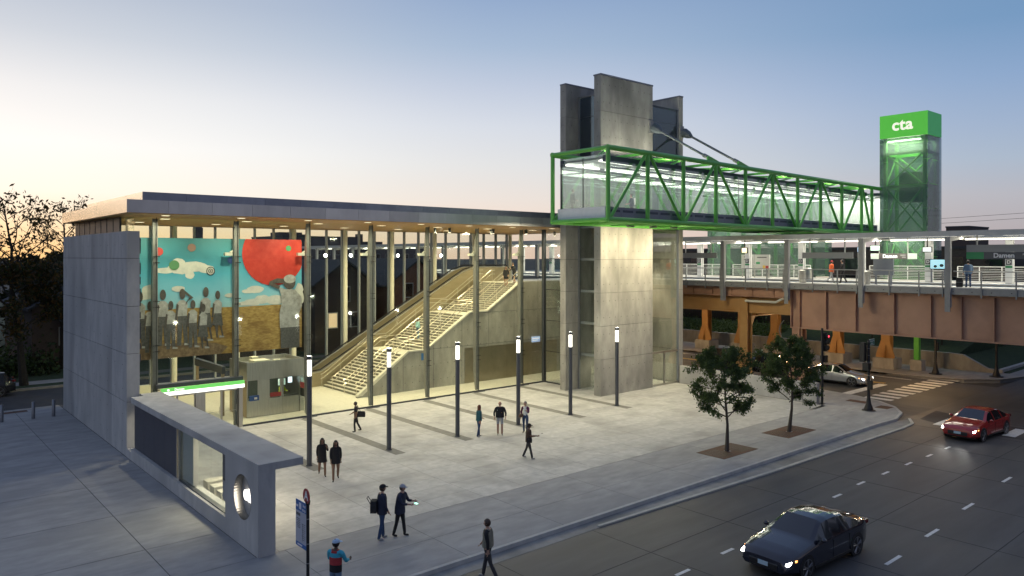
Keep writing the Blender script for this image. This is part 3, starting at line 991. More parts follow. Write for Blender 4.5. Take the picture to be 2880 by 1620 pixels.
# escalator
esc = thing('escalator', 'bronze sided escalator beside the far edge of the staircase', 'escalator', (32, 52.3, 0))
ep = [(23.2, .02), (23.2, .75), (24.0, .98), (25.6, 1.15), (38.7, 8.35), (40.0, 8.72), (43.6, 8.72), (43.9, 8.3), (43.9, 7.48), (40.3, 7.3), (26.8, .02)]
EB = mat('escalator_cladding', (.36, .31, .20), (.42, .36, .25), 2, .3, metal=.6, stretch=(.4, 1, 2))
MB().prism(ep, 'y', 51.42, 51.6).build('side_panel', EB, esc)
MB().prism(ep, 'y', 53.0, 53.2).build('side_panel', EB, esc)
hp2 = [(23.0, .55), (23.25, .92), (24.0, 1.10), (25.5, 1.25), (38.65, 8.48), (39.9, 8.85), (43.5, 8.85), (43.95, 8.5)]
for y in (51.5, 53.1):
    MB().path([(a, y, b) for a, b in hp2], .055, 6).build('handrail', BLACK, esc)
    MB().path([(a, y - .1, b - .16) for a, b in hp2[1:-1]], .03, 5).build('trim_strip', RAILM, esc)
es = MB()
for i in range(36):
    t_ = i / 36
    es.box(25.6 + 14.2 * t_, 26.02 + 14.2 * t_, 51.61, 52.99, .1 + 7.3 * t_, .35 + 7.3 * t_)
es.build('moving_step', STEEL_D, esc, stuff=True)
# upper level
mz = thing('mezzanine_floor', 'concrete upper floor at the head of the staircase leading to the platform', 'floor', (46, 49, 7.3))
MB().box(40.13, 53.4, 45.76, 54.0, 7.1, 7.45).build('floor_slab', FLOOR, mz)
MB().box(44.41, 53.4, 44.4, 45.755, 7.1, 7.45).build('floor_slab', FLOOR, mz)
MB().box(44.45, 47, 45.77, 46.0, .004, 7.09).build('wall_below', CONC_W, mz)
MB().box(44.42, 44.7, 44.42, 45.5, 5.3, 7.09).build('edge_beam', CONC_W, mz)
MB().box(44.7, 53.3, 44.42, 44.55, 6.2, 7.09).build('edge_beam', CONC_W, mz)
rl = MB()
for z in (7.65, 7.85, 8.05, 8.25, 8.5):
    rl.tube((44.5, 44.5, z), (53.3, 44.5, z), .018, None, 5)
for i in range(8):
    rl.tube((44.5 + 1.25 * i, 44.5, 7.45), (44.5 + 1.25 * i, 44.5, 8.52), .025, None, 5)
rl.build('railing', RAILM, mz)
BLUE = mat('sign_blue', (.03, .14, .36), rough=.5)
bs = tag(MB().box(29.96, 30.42, 44.78, 44.82, 2.22, 2.72).build('hall_sign', BLUE), 'small blue sign hung beside the lower stair flight', 'sign')
ORG[bs.name] = (0, 0, 0)
bs2 = tag(MB().box(41.12, 41.98, 45.35, 45.45, 2.62, 3.08).box(41.16, 41.9, 45.345, 45.35, 2.9, 2.96, 1).box(41.16, 41.7, 45.345, 45.35, 2.76, 2.8, 1).build('hall_sign', [emi('lit_blue_sign', (.04, .22, .6), .7), TXT_W]), 'lit blue sign above the bronze metal doors', 'sign')
# fittings on the columns: cameras and floodlights
for x in (15.87, 20.21, 24.51, 28.85, 33.11, 37.32):
    fl_ = thing('camera_housing', 'pale camera housing bracketed to the %s mullion of the front glazing' % {15.87: 'second', 20.21: 'third', 24.51: 'fourth', 28.85: 'fifth', 33.11: 'sixth', 37.32: 'seventh'}[x], 'camera', (x - .15, 42.8, 9.78), 'cameras on the front mullions')
    MB().box(x - .62, x - .2, 42.45, 42.7, 9.66, 9.84).build('housing', CREAM, fl_)
    MB().tube((x - .3, 42.58, 9.84), (x - .1, 42.58, 9.95), .05, None, 6).build('bracket', CREAM, fl_)
for k, x in enumerate((26.9, 29.07, 33.42, 37.78)):
    fl_ = thing('floodlight', 'bright white floodlight on the back glazing, number %s from the mural side' % ('one', 'two', 'three', 'four')[k], 'lamp', (x, 53.4, 9.7), 'floodlights along the back columns')
    MB().box(x - .14, x + .14, 53.48, 53.6, 9.56, 9.84).build('housing', STEEL_D, fl_)
    MB().ell((x, 53.44, 9.7), (.12, .05, .12), 10, 6).build('lens', emi('flood_lens', (1, .97, .9), 40) if k == 0 else bpy.data.materials['flood_lens'], fl_)
can = MB().tube((0, 0, 0), (0, 0, -.3), .09, None, 10).box(-.03, .03, -.03, .03, 0, .0)
CAN_E = emi('can_lens', (1, .85, .6), 6)
k = 0
for (x, y) in ((31.3, 45.0), (32.0, 44.2), (35.6, 43.6), (36.2, 44.6), (38.3, 42.9), (38.9, 43.7), (42.5, 43.2), (43.3, 45.0)):
    d_ = thing('ceiling_spotlight', 'small dark cylindrical spotlight under the timber soffit near the tower', 'spotlight', (x, y, 11.7), 'spotlights under the soffit')
    MB().tube((x, y, 11.69), (x, y, 11.35), .09, None, 10).build('can', STEEL_D, d_)
    MB().tube((x, y, 11.345), (x, y, 11.335), .075, None, 10).build('lens', CAN_E, d_)
# recessed ceiling lamps that light the hall
WARM = (1, .87, .53)
RIM = emi('ceiling_lamp_face', (1, .86, .55), 1.3)
for i in range(7):
    for j, y in enumerate((44.3, 49.5)):
        x = 12.6 + 4.6 * i
        c_ = thing('ceiling_lamp', 'recessed lamp in the %s row of the hall ceiling, %s from the mural side' % (('front', 'back')[j], 'first second third fourth fifth sixth seventh'.split()[i]), 'lamp', (x, y, 11.68), 'recessed ceiling lamps of the hall')
        MB().box(x - .22, x + .22, y - .22, y + .22, 11.685, 11.699).build('lamp_face', RIM, c_)
        lamp('AREA', (x, y, 11.66), 300 if x > 21 else 230, WARM, .4, spread=160)

# lamps in the outer overhang wash the mural, the glass and the plaza
for i in range(8):
    x = 11.6 + 3.9 * i
    c_ = thing('ceiling_lamp', 'recessed square lamp in the outer roof overhang of the hall', 'lamp', (x, 40.7, 11.68), 'recessed lamps of the outer overhang')
    MB().box(x - .16, x + .16, 40.54, 40.86, 11.685, 11.699).build('lamp_face', RIM, c_)
    lamp('AREA', (x, 40.7, 11.66), 230, (1, .92, .68), .32, spread=165)

# ------------------------------------------------------------------ low wall with canopy, windows and round sign
lw = thing('entrance_screen_wall', 'low concrete wall with cantilevered slab roof, glass screen and round sign opening', 'wall', (9.6, 31, 0))
MB().box(9.45, 10.02, 26.31, 38.6, 0.002, .56).box(9.45, 10.02, 38.6, 39.32, 0.002, .42).build('plinth', CONC, lw)
PW = MB()
# end pier with a round hole: ring of quads from square to circle on both faces
cy, cz, cr = 24.72, 1.64, .74
Y0, Y1, Z0, Z1 = 23.39, 26.30, 0.002, 2.70
nseg = 48
sq, ci = [], []
for i in range(nseg):
    a = 2 * math.pi * i / nseg
    dy, dz = math.cos(a), math.sin(a)
    s_ = min((Y1 - cy) / dy if dy > 1e-6 else 1e9, (Y0 - cy) / dy if dy < -1e-6 else 1e9, (Z1 - cz) / dz if dz > 1e-6 else 1e9, (Z0 - cz) / dz if dz < -1e-6 else 1e9)
    sq.append((cy + dy * s_, cz + dz * s_))
    ci.append((cy + cr * dy, cz + cr * dz))
for c_ in ((Y0, Z0), (Y1, Z0), (Y1, Z1), (Y0, Z1)):
    k = min(range(nseg), key=lambda i: (sq[i][0] - c_[0]) ** 2 + (sq[i][1] - c_[1]) ** 2)
    sq[k] = c_
for x, fl_ in ((9.45, 1), (10.02, 0)):
    for i in range(nseg):
        j = (i + 1) % nseg
        q = [(x, *sq[i]), (x, *sq[j]), (x, *ci[j]), (x, *ci[i])]
        PW.quad(*(q if fl_ else q[::-1]))
PW.box(9.452, 10.018, Y0, Y0 + .002, Z0, Z1).box(9.452, 10.018, Y1 - .002, Y1, Z0, Z1).box(9.452, 10.018, Y0 + .01, Y1 - .01, Z1 - .002, Z1)
PW.build('end_pier', CONC, lw)
RG = MB()
for i in range(nseg):
    j = (i + 1) % nseg
    RG.quad((9.44, cy + (cr - .002) * math.cos(2 * math.pi * i / nseg), cz + (cr - .002) * math.sin(2 * math.pi * i / nseg)), (9.44, cy + (cr - .002) * math.cos(2 * math.pi * j / nseg), cz + (cr - .002) * math.sin(2 * math.pi * j / nseg)),
            (10.03, cy + (cr - .002) * math.cos(2 * math.pi * j / nseg), cz + (cr - .002) * math.sin(2 * math.pi * j / nseg)), (10.03, cy + (cr - .002) * math.cos(2 * math.pi * i / nseg), cz + (cr - .002) * math.sin(2 * math.pi * i / nseg)))
RG.build('ring_lining', mat('polished_steel', (.62, .58, .50), rough=.18, metal=.95), lw)
MB().tube((9.72, cy, cz), (9.76, cy, cz), cr - .005, None, 40).build('sign_disc', mat('disc_grey', (.36, .355, .34), rough=.5), lw)
CTA_L = emi('lit_logo_letter', (1, .93, .84), 2.6)
lettering('cta', .66, CTA_L, lw, (9.66, cy, cz + .02), (0, -1, 0), .022, .02, spacing=1.04)
MB().box(9.45, 10.02, 23.39, 26.30, 2.702, 2.97).box(9.45, 10.02, 26.302, 38.6, 2.70, 2.97).build('roof_beam', CONC, lw)
MB().box(10.022, 10.98, 23.41, 39.3, 2.72, 2.965).build('canopy_slab', CONC, lw)
MB().box(10.022, 10.6, 38.6, 39.3, 2.3, 2.71).build('canopy_slab', CONC, lw)
DP = mat('dark_cladding_panel', (.06, .065, .085), (.07, .075, .095), 2, .4, metal=.4, rnd=.06)
for i in range(4):
    y = 32.2 + 1.59 * i
    m_ = MB().box(0, .04, 0, 1.575, 0, 2.12).mesh('cladding_panel', DP)
    piece('cladding_panel', m_, lw, (9.60, y, .57))
for y in (31.8, 32.12):
    MB().box(9.58, 9.72, y, y + .08, .565, 2.69).build('window_mullion', STEEL, lw)
MB().box(9.56, 9.74, 26.35, 31.8, .565, .60).build('window_sill', STEEL_D, lw)
for a, b in ((26.36, 27.06), (27.07, 28.3), (28.31, 29.6), (29.61, 30.4), (30.41, 31.79)):
    if a > 27:
        MB().box(9.64, 9.66, a, b, .61, 2.69).build('glass_pane', GLZ, lw)
    else:
        MB().box(9.63, 9.66, a, b, 1.66, 2.69).build('notice_panel', BLACK, lw)
        MB().box(9.64, 9.66, a, b, .61, .95).build('glass_pane', GLZ, lw)
        MB().box(9.632, 9.662, a, b, .96, 1.65).build('notice_panel', GREY, lw)
nl = MB()
random.seed(3)
for k in range(12):
    z = 2.58 - .075 * k
    nl.box(9.622, 9.63, 26.98 - random.uniform(.25, .58), 26.99, z, z + .028)
nl.build('notice_text', GREY, lw)
MB().box(9.7, 9.9, 30.45, 31.75, .62, 2.68).build('end_return', mat('frosted_panel', (.42, .42, .40), rough=.5), lw)
# bench blocks behind the glass, stepped
for k in range(6):
    b_ = tag(MB().box(10.35, 11.3, 27.0 + .75 * k, 27.5 + .75 * k, .012, .42 + .03 * k).build('bench_block', TREAD), 'pale concrete seat block behind the glass of the low wall', 'bench', 'seat blocks behind the low glass screen')
MB().box(10.2, 10.8, 26.6, 31.6, 2.695, 2.715).build('canopy_lamp', emi('canopy_lamp_face', (1, .92, .72), 2.2), lw)
lamp('AREA', (10.5, 29.0, 2.68), 150, (1, .88, .64), .6, 4.6, spread=165)
lamp('AREA', (10.5, 35.5, 2.68), 60, (1, .88, .64), .6, 4.6, spread=165)

# ------------------------------------------------------------------ concrete elevator tower
tw = thing('concrete_tower', 'tall grey concrete lift tower of three slabs with glass between them', 'tower', (42, 37, 0))
TZ = [0.003, 2.53, 4.82, 7.11, 9.41, 11.75, 14.6, 17.33, 19.65, 22.1]
MB().box(38.24, 43.76, 35.19, 35.75, 0.003, 22.08).box(38.1, 44.2, 38.44, 38.94, 0.003, 21.9).box(47.08, 47.5, 35.24, 41, 0.003, 21.75).build('slab_core', JOINT, tw)
for j in range(9):
    a, b = TZ[j], TZ[j + 1] - .02
    for x0, x1 in ((38.20, 40.0), (40.012, 43.80)):
        m_ = MB().box(0, x1 - x0, 0, .04, 0, b - a).mesh('cast_panel', CONC_W)
        piece('cast_panel', m_, tw, (x0, 35.15, a))
    m_ = MB().box(0, .04, 0, .57, 0, b - a).mesh('cast_panel', CONC_W)
    piece('cast_panel', m_, tw, (38.20, 35.193, a))
    piece('cast_panel', m_, tw, (43.762, 35.193, a))
    m_ = MB().box(0, 5.54, 0, .04, 0, b - a).mesh('cast_panel', CONC_W)
    piece('cast_panel', m_, tw, (38.23, 35.752, a))
    if j < 8:
        b2 = b
    else:
        b2 = 21.95
    m_ = MB().box(0, .04, 0, .56, 0, b2 - a).mesh('cast_panel', CONC_W)
    piece('cast_panel', m_, tw, (38.05, 38.40, a))
    m_ = MB().box(0, 6.1, 0, .04, 0, b2 - a).mesh('cast_panel', CONC_W)
    piece('cast_panel', m_, tw, (38.092, 38.398, a))
    b3 = b if j < 8 else 21.8
    m_ = MB().box(0, .44, 0, .04, 0, b3 - a).mesh('cast_panel', CONC_W)
    piece('cast_panel', m_, tw, (47.06, 35.2, a))
    m_ = MB().box(0, .02, 0, 5.7, 0, b3 - a).mesh('cast_panel', CONC_W)
    piece('cast_panel', m_, tw, (47.06, 35.245, a))
MB().box(38.17, 43.83, 35.12, 35.82, 22.1, 22.2).box(38.02, 44.2, 38.37, 38.97, 21.96, 22.05).box(47.03, 47.53, 35.17, 41, 21.81, 21.9).build('coping', SLATE, tw)
th = MB()
for j in range(9):
    for (xa, xb) in ((38.2, 40.0), (40.0, 43.8)):
        holes_y(th, 35.15, xa, xb, TZ[j], TZ[j + 1], .62, 1.15, .028)
    holes_x(th, 38.20, 35.2, 35.7, TZ[j], TZ[j + 1], .5, 1.15, .028)
    holes_x(th, 38.05, 38.45, 38.9, TZ[j], TZ[j + 1], .5, 1.15, .028)
    holes_y(th, 38.398, 38.1, 39.2, TZ[j], TZ[j + 1], .9, 1.15, .028)
th.build('tie_hole', DARK_HOLE, tw, stuff=True)
# side glazing with rails
MB().box(39.28, 39.42, 38.24, 38.39, 0.003, 21.2).build('glazing_post', STEEL_G, tw)
for j in range(9):
    a, b = TZ[j], min(TZ[j + 1], 21.1)
    m_ = MB().box(0, .02, 0, 2.42, 0, b - a - .03).mesh('glass_pane', GLZ_D if j > 4 else GLZ)
    piece('glass_pane', m_, tw, (39.35, 35.81, a + .015))
    if j < 6:
        MB().box(39.4, 39.55, 35.83, 38.2, b - .10, b + .10).build('floor_rail', mat('pale_rail', (.33, .34, .36), rough=.4, metal=.3) if j == 0 else bpy.data.materials['pale_rail'], tw)
MB().box(39.3, 39.42, 35.81, 38.24, 21.1, 21.2).build('glazing_head', STEEL_G, tw)
# lift shaft inside
MB().box(42.2, 43.7, 35.9, 38.3, 0.004, 21).build('shaft_wall', mat('shaft_dark', (.07, .07, .07), rough=.8), tw)
MB().box(42.13, 42.19, 35.95, 38.0, 4.9, 6.9).build('shaft_panel', mat('ochre_concrete', (.20, .17, .10), (.26, .22, .14), 4, .8), tw)
MB().box(42.0, 42.08, 36.0, 37.9, 8.0, 10.6).build('art_panel', mat('red_panel', (.20, .03, .03), (.28, .05, .05), 3, .5), tw)
MB().box(42.0, 42.08, 36.0, 37.9, 7.0, 7.98).build('art_panel', mat('teal_panel', (.05, .12, .12), (.08, .2, .2), 3, .5), tw)
MB().box(41.94, 41.995, 36.35, 36.7, 7.7, 9.9).build('art_panel', CREAM, tw)
for y in (36.3, 37.0, 37.5):
    MB().box(41.9, 41.98, y, y + .28, .1, 2.2).build('lit_door_strip', emi('door_glow', (1, .93, .7), .9) if y == 36.3 else bpy.data.materials['door_glow'], tw)
# front glazing of the lobby niche
for j in range(9):
    a, b = TZ[j], min(TZ[j + 1], 20.7)
    for x0 in (43.82,):
        m_ = MB().box(0, 3.18, 0, .02, 0, b - a - .02).mesh('glass_pane', GLZ_D if j > 4 else GLZ)
        piece('glass_pane', m_, tw, (x0, 35.34, a + .01))
MB().box(46.98, 47.055, 35.25, 35.4, 0.003, 20.8).build('glazing_post', SLATE, tw)
MB().box(43.82, 46.97, 35.3, 35.42, 20.7, 20.8).build('glazing_head', ROOFDK, tw)
MB().box(43.82, 46.97, 35.28, 35.40, 2.42, 2.56).box(45.35, 45.43, 35.28, 35.40, 0.004, 2.42).box(43.82, 45.34, 35.28, 35.40, 0.004, .14).box(45.44, 46.97, 35.28, 35.40, 0.004, .14).build('door_frame', STEEL, tw)
MB().box(43.8, 47.05, 37.9, 38.3, 0.004, 11.6).build('back_wall', CONC_W, tw)
MB().box(43.8, 47.05, 37.9, 38.3, 11.65, 20.6).build('back_wall', mat('upper_lobby_wall', (.22, .25, .30), (.26, .29, .34), 2, .6), tw)
MB().path([(43.85, 37.6, 6.3), (46.3, 37.6, 6.3), (46.45, 37.6, 6.1), (46.45, 37.6, 3.2)], .05, 8).build('pipe_rail', RAILM, tw)
MB().box(43.82, 47.04, 35.5, 37.9, 11.6, 11.8).build('niche_ceiling', CONC_W, tw)
MB().tube((45.6, 36.9, 11.58), (45.6, 36.9, 11.3), .1, None, 10).build('downlight', STEEL_D, tw)
lamp('SPOT', (45.6, 37.0, 11.25), 3500, (1, .86, .58), .12, aim=(45.5, 37.75, 4), spot=62, blend=.9)
lamp('AREA', (45.4, 36.6, 2.35), 35, (1, .9, .6), 1.2, .8)
lamp('AREA', (40.8, 36.8, 2.3), 30, (1, .9, .65), 1.0, 1.4)
# downlights fixed under the bridge wash the face of the tower
for x in (38.9, 41.3, 43.6):
    f_ = thing('wall_washer', 'pale floodlight under the bridge lighting the concrete tower face', 'lamp', (x, 33.1, 11.5), 'floodlights under the bridge by the tower')
    MB().box(x - .3, x + .3, 33.0, 33.2, 11.60, 11.80).build('housing', GREY, f_)
    lamp('AREA', (x, 33.1, 11.55), 190, (1, .86, .58), .6, .25, aim=(x, 35.2, 6))
    lamp('AREA', (x, 32.0, 11.55), 240, (1, .88, .60), .6, .25, aim=(x + 1.5, 29.5, 0))
for x in (39.5, 42.5):
    lamp('AREA', (x, 34.5, 15.75), 150, (1, .95, .76), 1.6, .2, aim=(x, 35.3, 20))
# wall between the plaza and the cross street
pw = thing('plaza_end_wall', 'low pale concrete wall closing the plaza beside the cross street', 'wall', (47.1, 29.7, 0))
for i in range(2):
    m_ = MB().box(0, .3, 0, 5.15, 0, 1.32).mesh('wall_section', CONC)
    piece('wall_section', m_, pw, (46.93, 24.75 + 5.16 * i, .002))
MB().box(46.88, 47.28, 24.19, 24.74, .002, 1.36).build('end_post', CONC, pw)
th = MB()
holes_x(th, 46.93, 25, 35, .2, 1.2, 1.0, .5, .03)
th.build('tie_hole', DARK_HOLE, pw, stuff=True)

# ------------------------------------------------------------------ green footbridge
br = thing('footbridge', 'bright green steel truss footbridge glazed inside, reaching from the tower over the tracks', 'bridge', (50, 32.5, 12))
BX0, BS, NB = 33.33, 3.66, 10
XN = [BX0 + BS * i for i in range(NB + 1)]
XN[10] = 68.3
YN, YF = 30.08, 34.82
zb = lambda x: 11.82 - .0033 * (x - BX0)
zt = lambda x: 16.10 - .0092 * (x - BX0)
for y in (YN, YF):
    for z in (zb, zt):
        MB().tube((BX0 - .08, y, z(BX0)), (70.0, y, z(70)), .165, None, 12).build('chord', GREEN, br, smooth=40)
    for i, x in enumerate(XN):
        MB().tube((x, y, zb(x)), (x, y, zt(x)), .135, None, 12).build('post', GREEN, br, smooth=40)
        if i < NB:
            a, b = (zb(x), zt(XN[i + 1])) if i % 2 == 0 else (zt(x), zb(XN[i + 1]))
            MB().tube((x + .12, y, a), (XN[i + 1] - .12, y, b), .105, None, 10).build('diagonal', GREEN, br, smooth=40)
for i, x in enumerate(XN):
    for z, r in ((zb, .13), (zt, .13)):
        MB().tube((x, YN, z(x)), (x, YF, z(x)), r if i == 0 else .09, None, 10).build('cross_beam', GREEN, br, smooth=40)
    if i < NB:
        a, b = (YN, YF) if i % 2 == 0 else (YF, YN)
        MB().tube((x, a, zt(x)), (XN[i + 1], b, zt(XN[i + 1])), .075, None, 8).build('lateral_brace', GREEN, br, smooth=40)
        MB().tube((x, a, zb(x) - .02), (XN[i + 1], b, zb(x) - .02), .075, None, 8).build('lateral_brace', GREEN, br, smooth=40)
        MB().box(x + 1.75, x + 1.9, YN + .1, YF - .1, zb(x) - .12, zb(x) + .1).build('floor_beam', GREEN, br)
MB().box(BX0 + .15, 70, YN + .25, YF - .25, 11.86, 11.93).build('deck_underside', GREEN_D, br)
MB().box(BX0 + .45, 70, YN + .42, YF - .42, 12.05, 12.12).build('walkway_floor', GREY, br)
# spandrel panels with a louvre in each
LOUV = mat('louvre_dark', (.045, .055, .085), rough=.5)
nsp = 30
for k in range(nsp):
    x = BX0 + .32 + 1.215 * k
    for y, s_ in ((YN + .32, -1), (YF - .32, 1)):
        m_ = MB().box(0, 1.20, -.03, .03, 0, .66).mesh('spandrel_panel', SLATE)
        q = piece('spandrel_panel', m_, br, (x, y, zb(x) + .12))
        ORG[q.name] = (x, y, zb(x) + .12)
        if s_ < 0:
            MB().box(x + .12, x + 1.08, y - .036, y - .031, zb(x) + .48, zb(x) + .62).build('louvre', LOUV, q)
for k in range(2):
    m_ = MB().box(-.03, .03, 0, 2.02, 0, .66).mesh('end_panel', WHITE)
    piece('end_panel', m_, br, (BX0 + .22, YN + .42 + 2.03 * k, zb(BX0) + .14))
# glass: sides in tall panes, end in two
for k in range(23):
    x = BX0 + .4 + 1.575 * k
    for y in (YN + .4, YF - .4):
        m_ = MB().box(0, 1.56, -.01, .01, 0, 2.75).mesh('glass_pane', GLZ_B)
        piece('glass_pane', m_, br, (x, y, zb(x) + .82))
for k in range(2):
    m_ = MB().box(-.01, .01, 0, 1.96, 0, 3.15).mesh('glass_pane', GLZ_B)
    piece('glass_pane', m_, br, (BX0 + .36, YN + .43 + 1.98 * k, zb(BX0) + .82))
MB().box(BX0 + .33, BX0 + .39, YN + .40, YN + .43, 12.6, 15.7).box(BX0 + .33, BX0 + .39, YN + 2.39, YN + 2.41, 12.6, 15.7).box(BX0 + .33, BX0 + .39, YF - .45, YF - .41, 12.6, 15.7).build('glass_joint', BLACK, br)
# roof: dark edge beams, pale ceiling, lamps
for y in (YN + .55, YF - .55):
    for k in range(NB):
        x = XN[k]
        MB().prism([(x + (.25 if k == 0 else 0), zt(x) - .78), (XN[k + 1], zt(XN[k + 1]) - .78), (XN[k + 1], zt(XN[k + 1]) - .40), (x + (.25 if k == 0 else 0), zt(x) - .40)], 'y', y - .12, y + .12).build('roof_edge_beam', ROOFDK, br)
MB().prism([(BX0 + .35, zt(BX0) - .60), (70, zt(70) - .60), (70, zt(70) - .46), (BX0 + .35, zt(BX0) - .46)], 'y', YN + .68, YF - .68).build('roof_deck', WHITE, br)
MB().prism([(BX0 + .4, zt(BX0) - 1.12), (70, zt(70) - 1.12), (70, zt(70) - 1.04), (BX0 + .4, zt(BX0) - 1.04)], 'y', YN + .42, YN + .50).build('roof_rail', ROOFDK, br)
STRIP = emi('bridge_strip_lamp', (1, .97, .84), 4)
for k in range(NB):
    x = XN[k]
    for y in (YN + .95, YF - .95):
        MB().prism([(x + .3, zt(x) - .74), (x + 3.3, zt(x + 3.3) - .74), (x + 3.3, zt(x + 3.3) - .67), (x + .3, zt(x) - .67)], 'y', y - .07, y + .07).build('strip_lamp', STRIP, br)
    # uplights fixed on the roof edge light the green top members
    lamp('AREA', (x + 1.83, YN + .75, zt(x) - .36), 40, (1, .95, .6), 2.8, .12, aim=(x + 1.83, YN + .70, zt(x) + 5))
    lamp('AREA', (x + 1.83, 32.45, zt(x) - .78), 130, (1, .95, .80), 3.0, 1.6)
gus = MB()
for x in (XN[3], XN[4]):
    gus.prism([(x - 1.0, zt(x) + .15), (x - .95, zt(x) + .42), (x - .7, zt(x) + .42), (x + .35, zt(x) + .15)], 'y', YN - .06, YN + .06)
gus.build('gusset_plate', GREEN, br)
MB().tube((47.4, YN + .2, 12.6), (47.4, YN + .2, 15.3), .03, None, 6).build('drain_pipe', STEEL, br)
# stay rods
for k, (a, b, lbl) in enumerate((((43.66, 35.0, 19.08), (XN[3] - .8, YN, zt(XN[3]) + .32), 'left grey stay rod running from the middle tower slab down to the footbridge'), ((47.3, 35.05, 19.12), (XN[4] - .8, YN, zt(XN[4]) + .32), 'right grey stay rod running from the narrow tower slab down to the footbridge'))):
    ro = thing('stay_rod', lbl, 'rod', a, 'stay rods of the footbridge')
    ROD = mat('rod_grey', (.17, .19, .20), rough=.45, metal=.3) if k == 0 else bpy.data.materials['rod_grey']
    MB().tube(a, b, .085, None, 10).build('rod', ROD, ro, smooth=40)
    A, Bv = Vector(a), Vector(b)
    d_ = (Bv - A).normalized()
    MB().tube(A + d_ * .1, A + d_ * .55, .36, .30, 8).tube(A + d_ * .55, A + d_ * .95, .30, .12, 8).build('clevis', mat('clevis_dark', (.08, .10, .115), rough=.5) if k == 0 else bpy.data.materials['clevis_dark'], ro)
    MB().box(a[0] - .32, a[0] + .12, 35.04, 35.148, a[2] - .45, a[2] + .45).build('anchor_plate', GREY, ro)
    MB().tube(Bv - d_ * .5, Bv - d_ * .05, .14, None, 8).build('lower_clevis', ROD, ro)
# wall of the landing at the far end
ldg = thing('bridge_landing', 'lit white panelled landing wall where the footbridge meets the far platform', 'wall', (71, 33, 12))
MB().box(70.05, 74, 30.2, 36.5, 11.4, 11.95).build('landing_floor', ROOFDK, ldg)
MB().box(69.9, 74, 30.2, 36.5, 15.15, 15.4).build('landing_roof', ROOFDK, ldg)
TRL = mat('translucent_white', (.70, .72, .70), rough=.5)
for k in range(7):
    MB().box(72.0, 72.06, 30.3 + .9 * k, 31.18 + .9 * k, 11.96, 15.14).build('landing_panel', TRL, ldg)
lamp('AREA', (71.0, 33, 15.1), 380, (1, .96, .85), 1.4, 5.4)

# ------------------------------------------------------------------ elevated railway: near platform
pl = thing('near_platform', 'near railway platform with pale deck, grey edge beam and blue safety strip', 'platform', (56, 30, 7.5))
MB().box(53.75, 57.0, -30, 130, 7.40, 7.60).build('deck', DECK, pl)
MB().box(53.62, 53.745, -30, 130, 7.14, 7.55).build('edge_beam', STEEL_G, pl)
BLUES = mat('blue_tactile', (.03, .12, .26), (.05, .16, .32), 8, .7)
MB().box(56.5, 56.99, -30, 130, 7.601, 7.606).build('tactile_strip', BLUES, pl)
eb = MB()
for y in np.arange(-8, 46, 1.1):
    eb.tube((53.61, y, 7.32), (53.625, y, 7.32), .035, None, 6)
eb.build('edge_bolt', BLACK, pl, stuff=True)
fp = thing('far_platform', 'far railway platform across the tracks with blue safety strip and white railing', 'platform', (65, 30, 7.5))
MB().box(61.6, 69.9, -30, 130, 7.40, 7.60).build('deck', DECK, fp)
MB().box(61.5, 61.595, -30, 130, 7.1, 7.55).build('edge_beam', STEEL_G, fp)
MB().box(61.61, 62.2, -30, 130, 7.601, 7.606).build('tactile_strip', BLUES, fp)
tb = thing('track_bed', 'dark railway track bed with steel rails between the two platforms', 'track', (59, 30, 6.8))
MB().box(55.2, 69, -30, 130, 6.55, 6.75).build('bed', BALLAST, tb)
for x in (57.7, 58.9, 59.9, 61.1):
    MB().box(x - .04, x + .04, -30, 130, 6.76, 6.92).build('rail', STEEL, tb)
# near railing, in sections between the canopy posts
rm = MB()
rail_posts = [39.37, 37.41, 33.6, 31.71, 27.96, 26.07, 22.42, 20.48, 16.76, 14.85, 10.9, 9.0]
for a, b in ((35.95, 50), (30.3, 35.4), (24.65, 29.7), (19.0, 24.0), (12.6, 18.4), (7, 12)):
    r_ = thing('platform_railing', 'grey railing with few posts along the street edge of the near platform', 'railing', (53.68, (a + b) / 2, 7.2), 'railing sections of the near platform')
    mb = MB().tube((53.68, a, 8.65), (53.68, b, 8.65), .035, None, 6)
    mb.build('top_rail', STEEL_G, r_)
    ps = [p for p in rail_posts if a < p < b] or [(a + b) / 2]
    for p in ps + [a + .02]:
        MB().box(53.55, 53.61, p - .04, p + .04, 6.95, 8.62).build('post', STEEL_G, r_)
    for z in (7.95, 8.3):
        MB().tube((53.68, a, z), (53.68, b, z), .012, None, 4).build('wire', STEEL_G, r_)
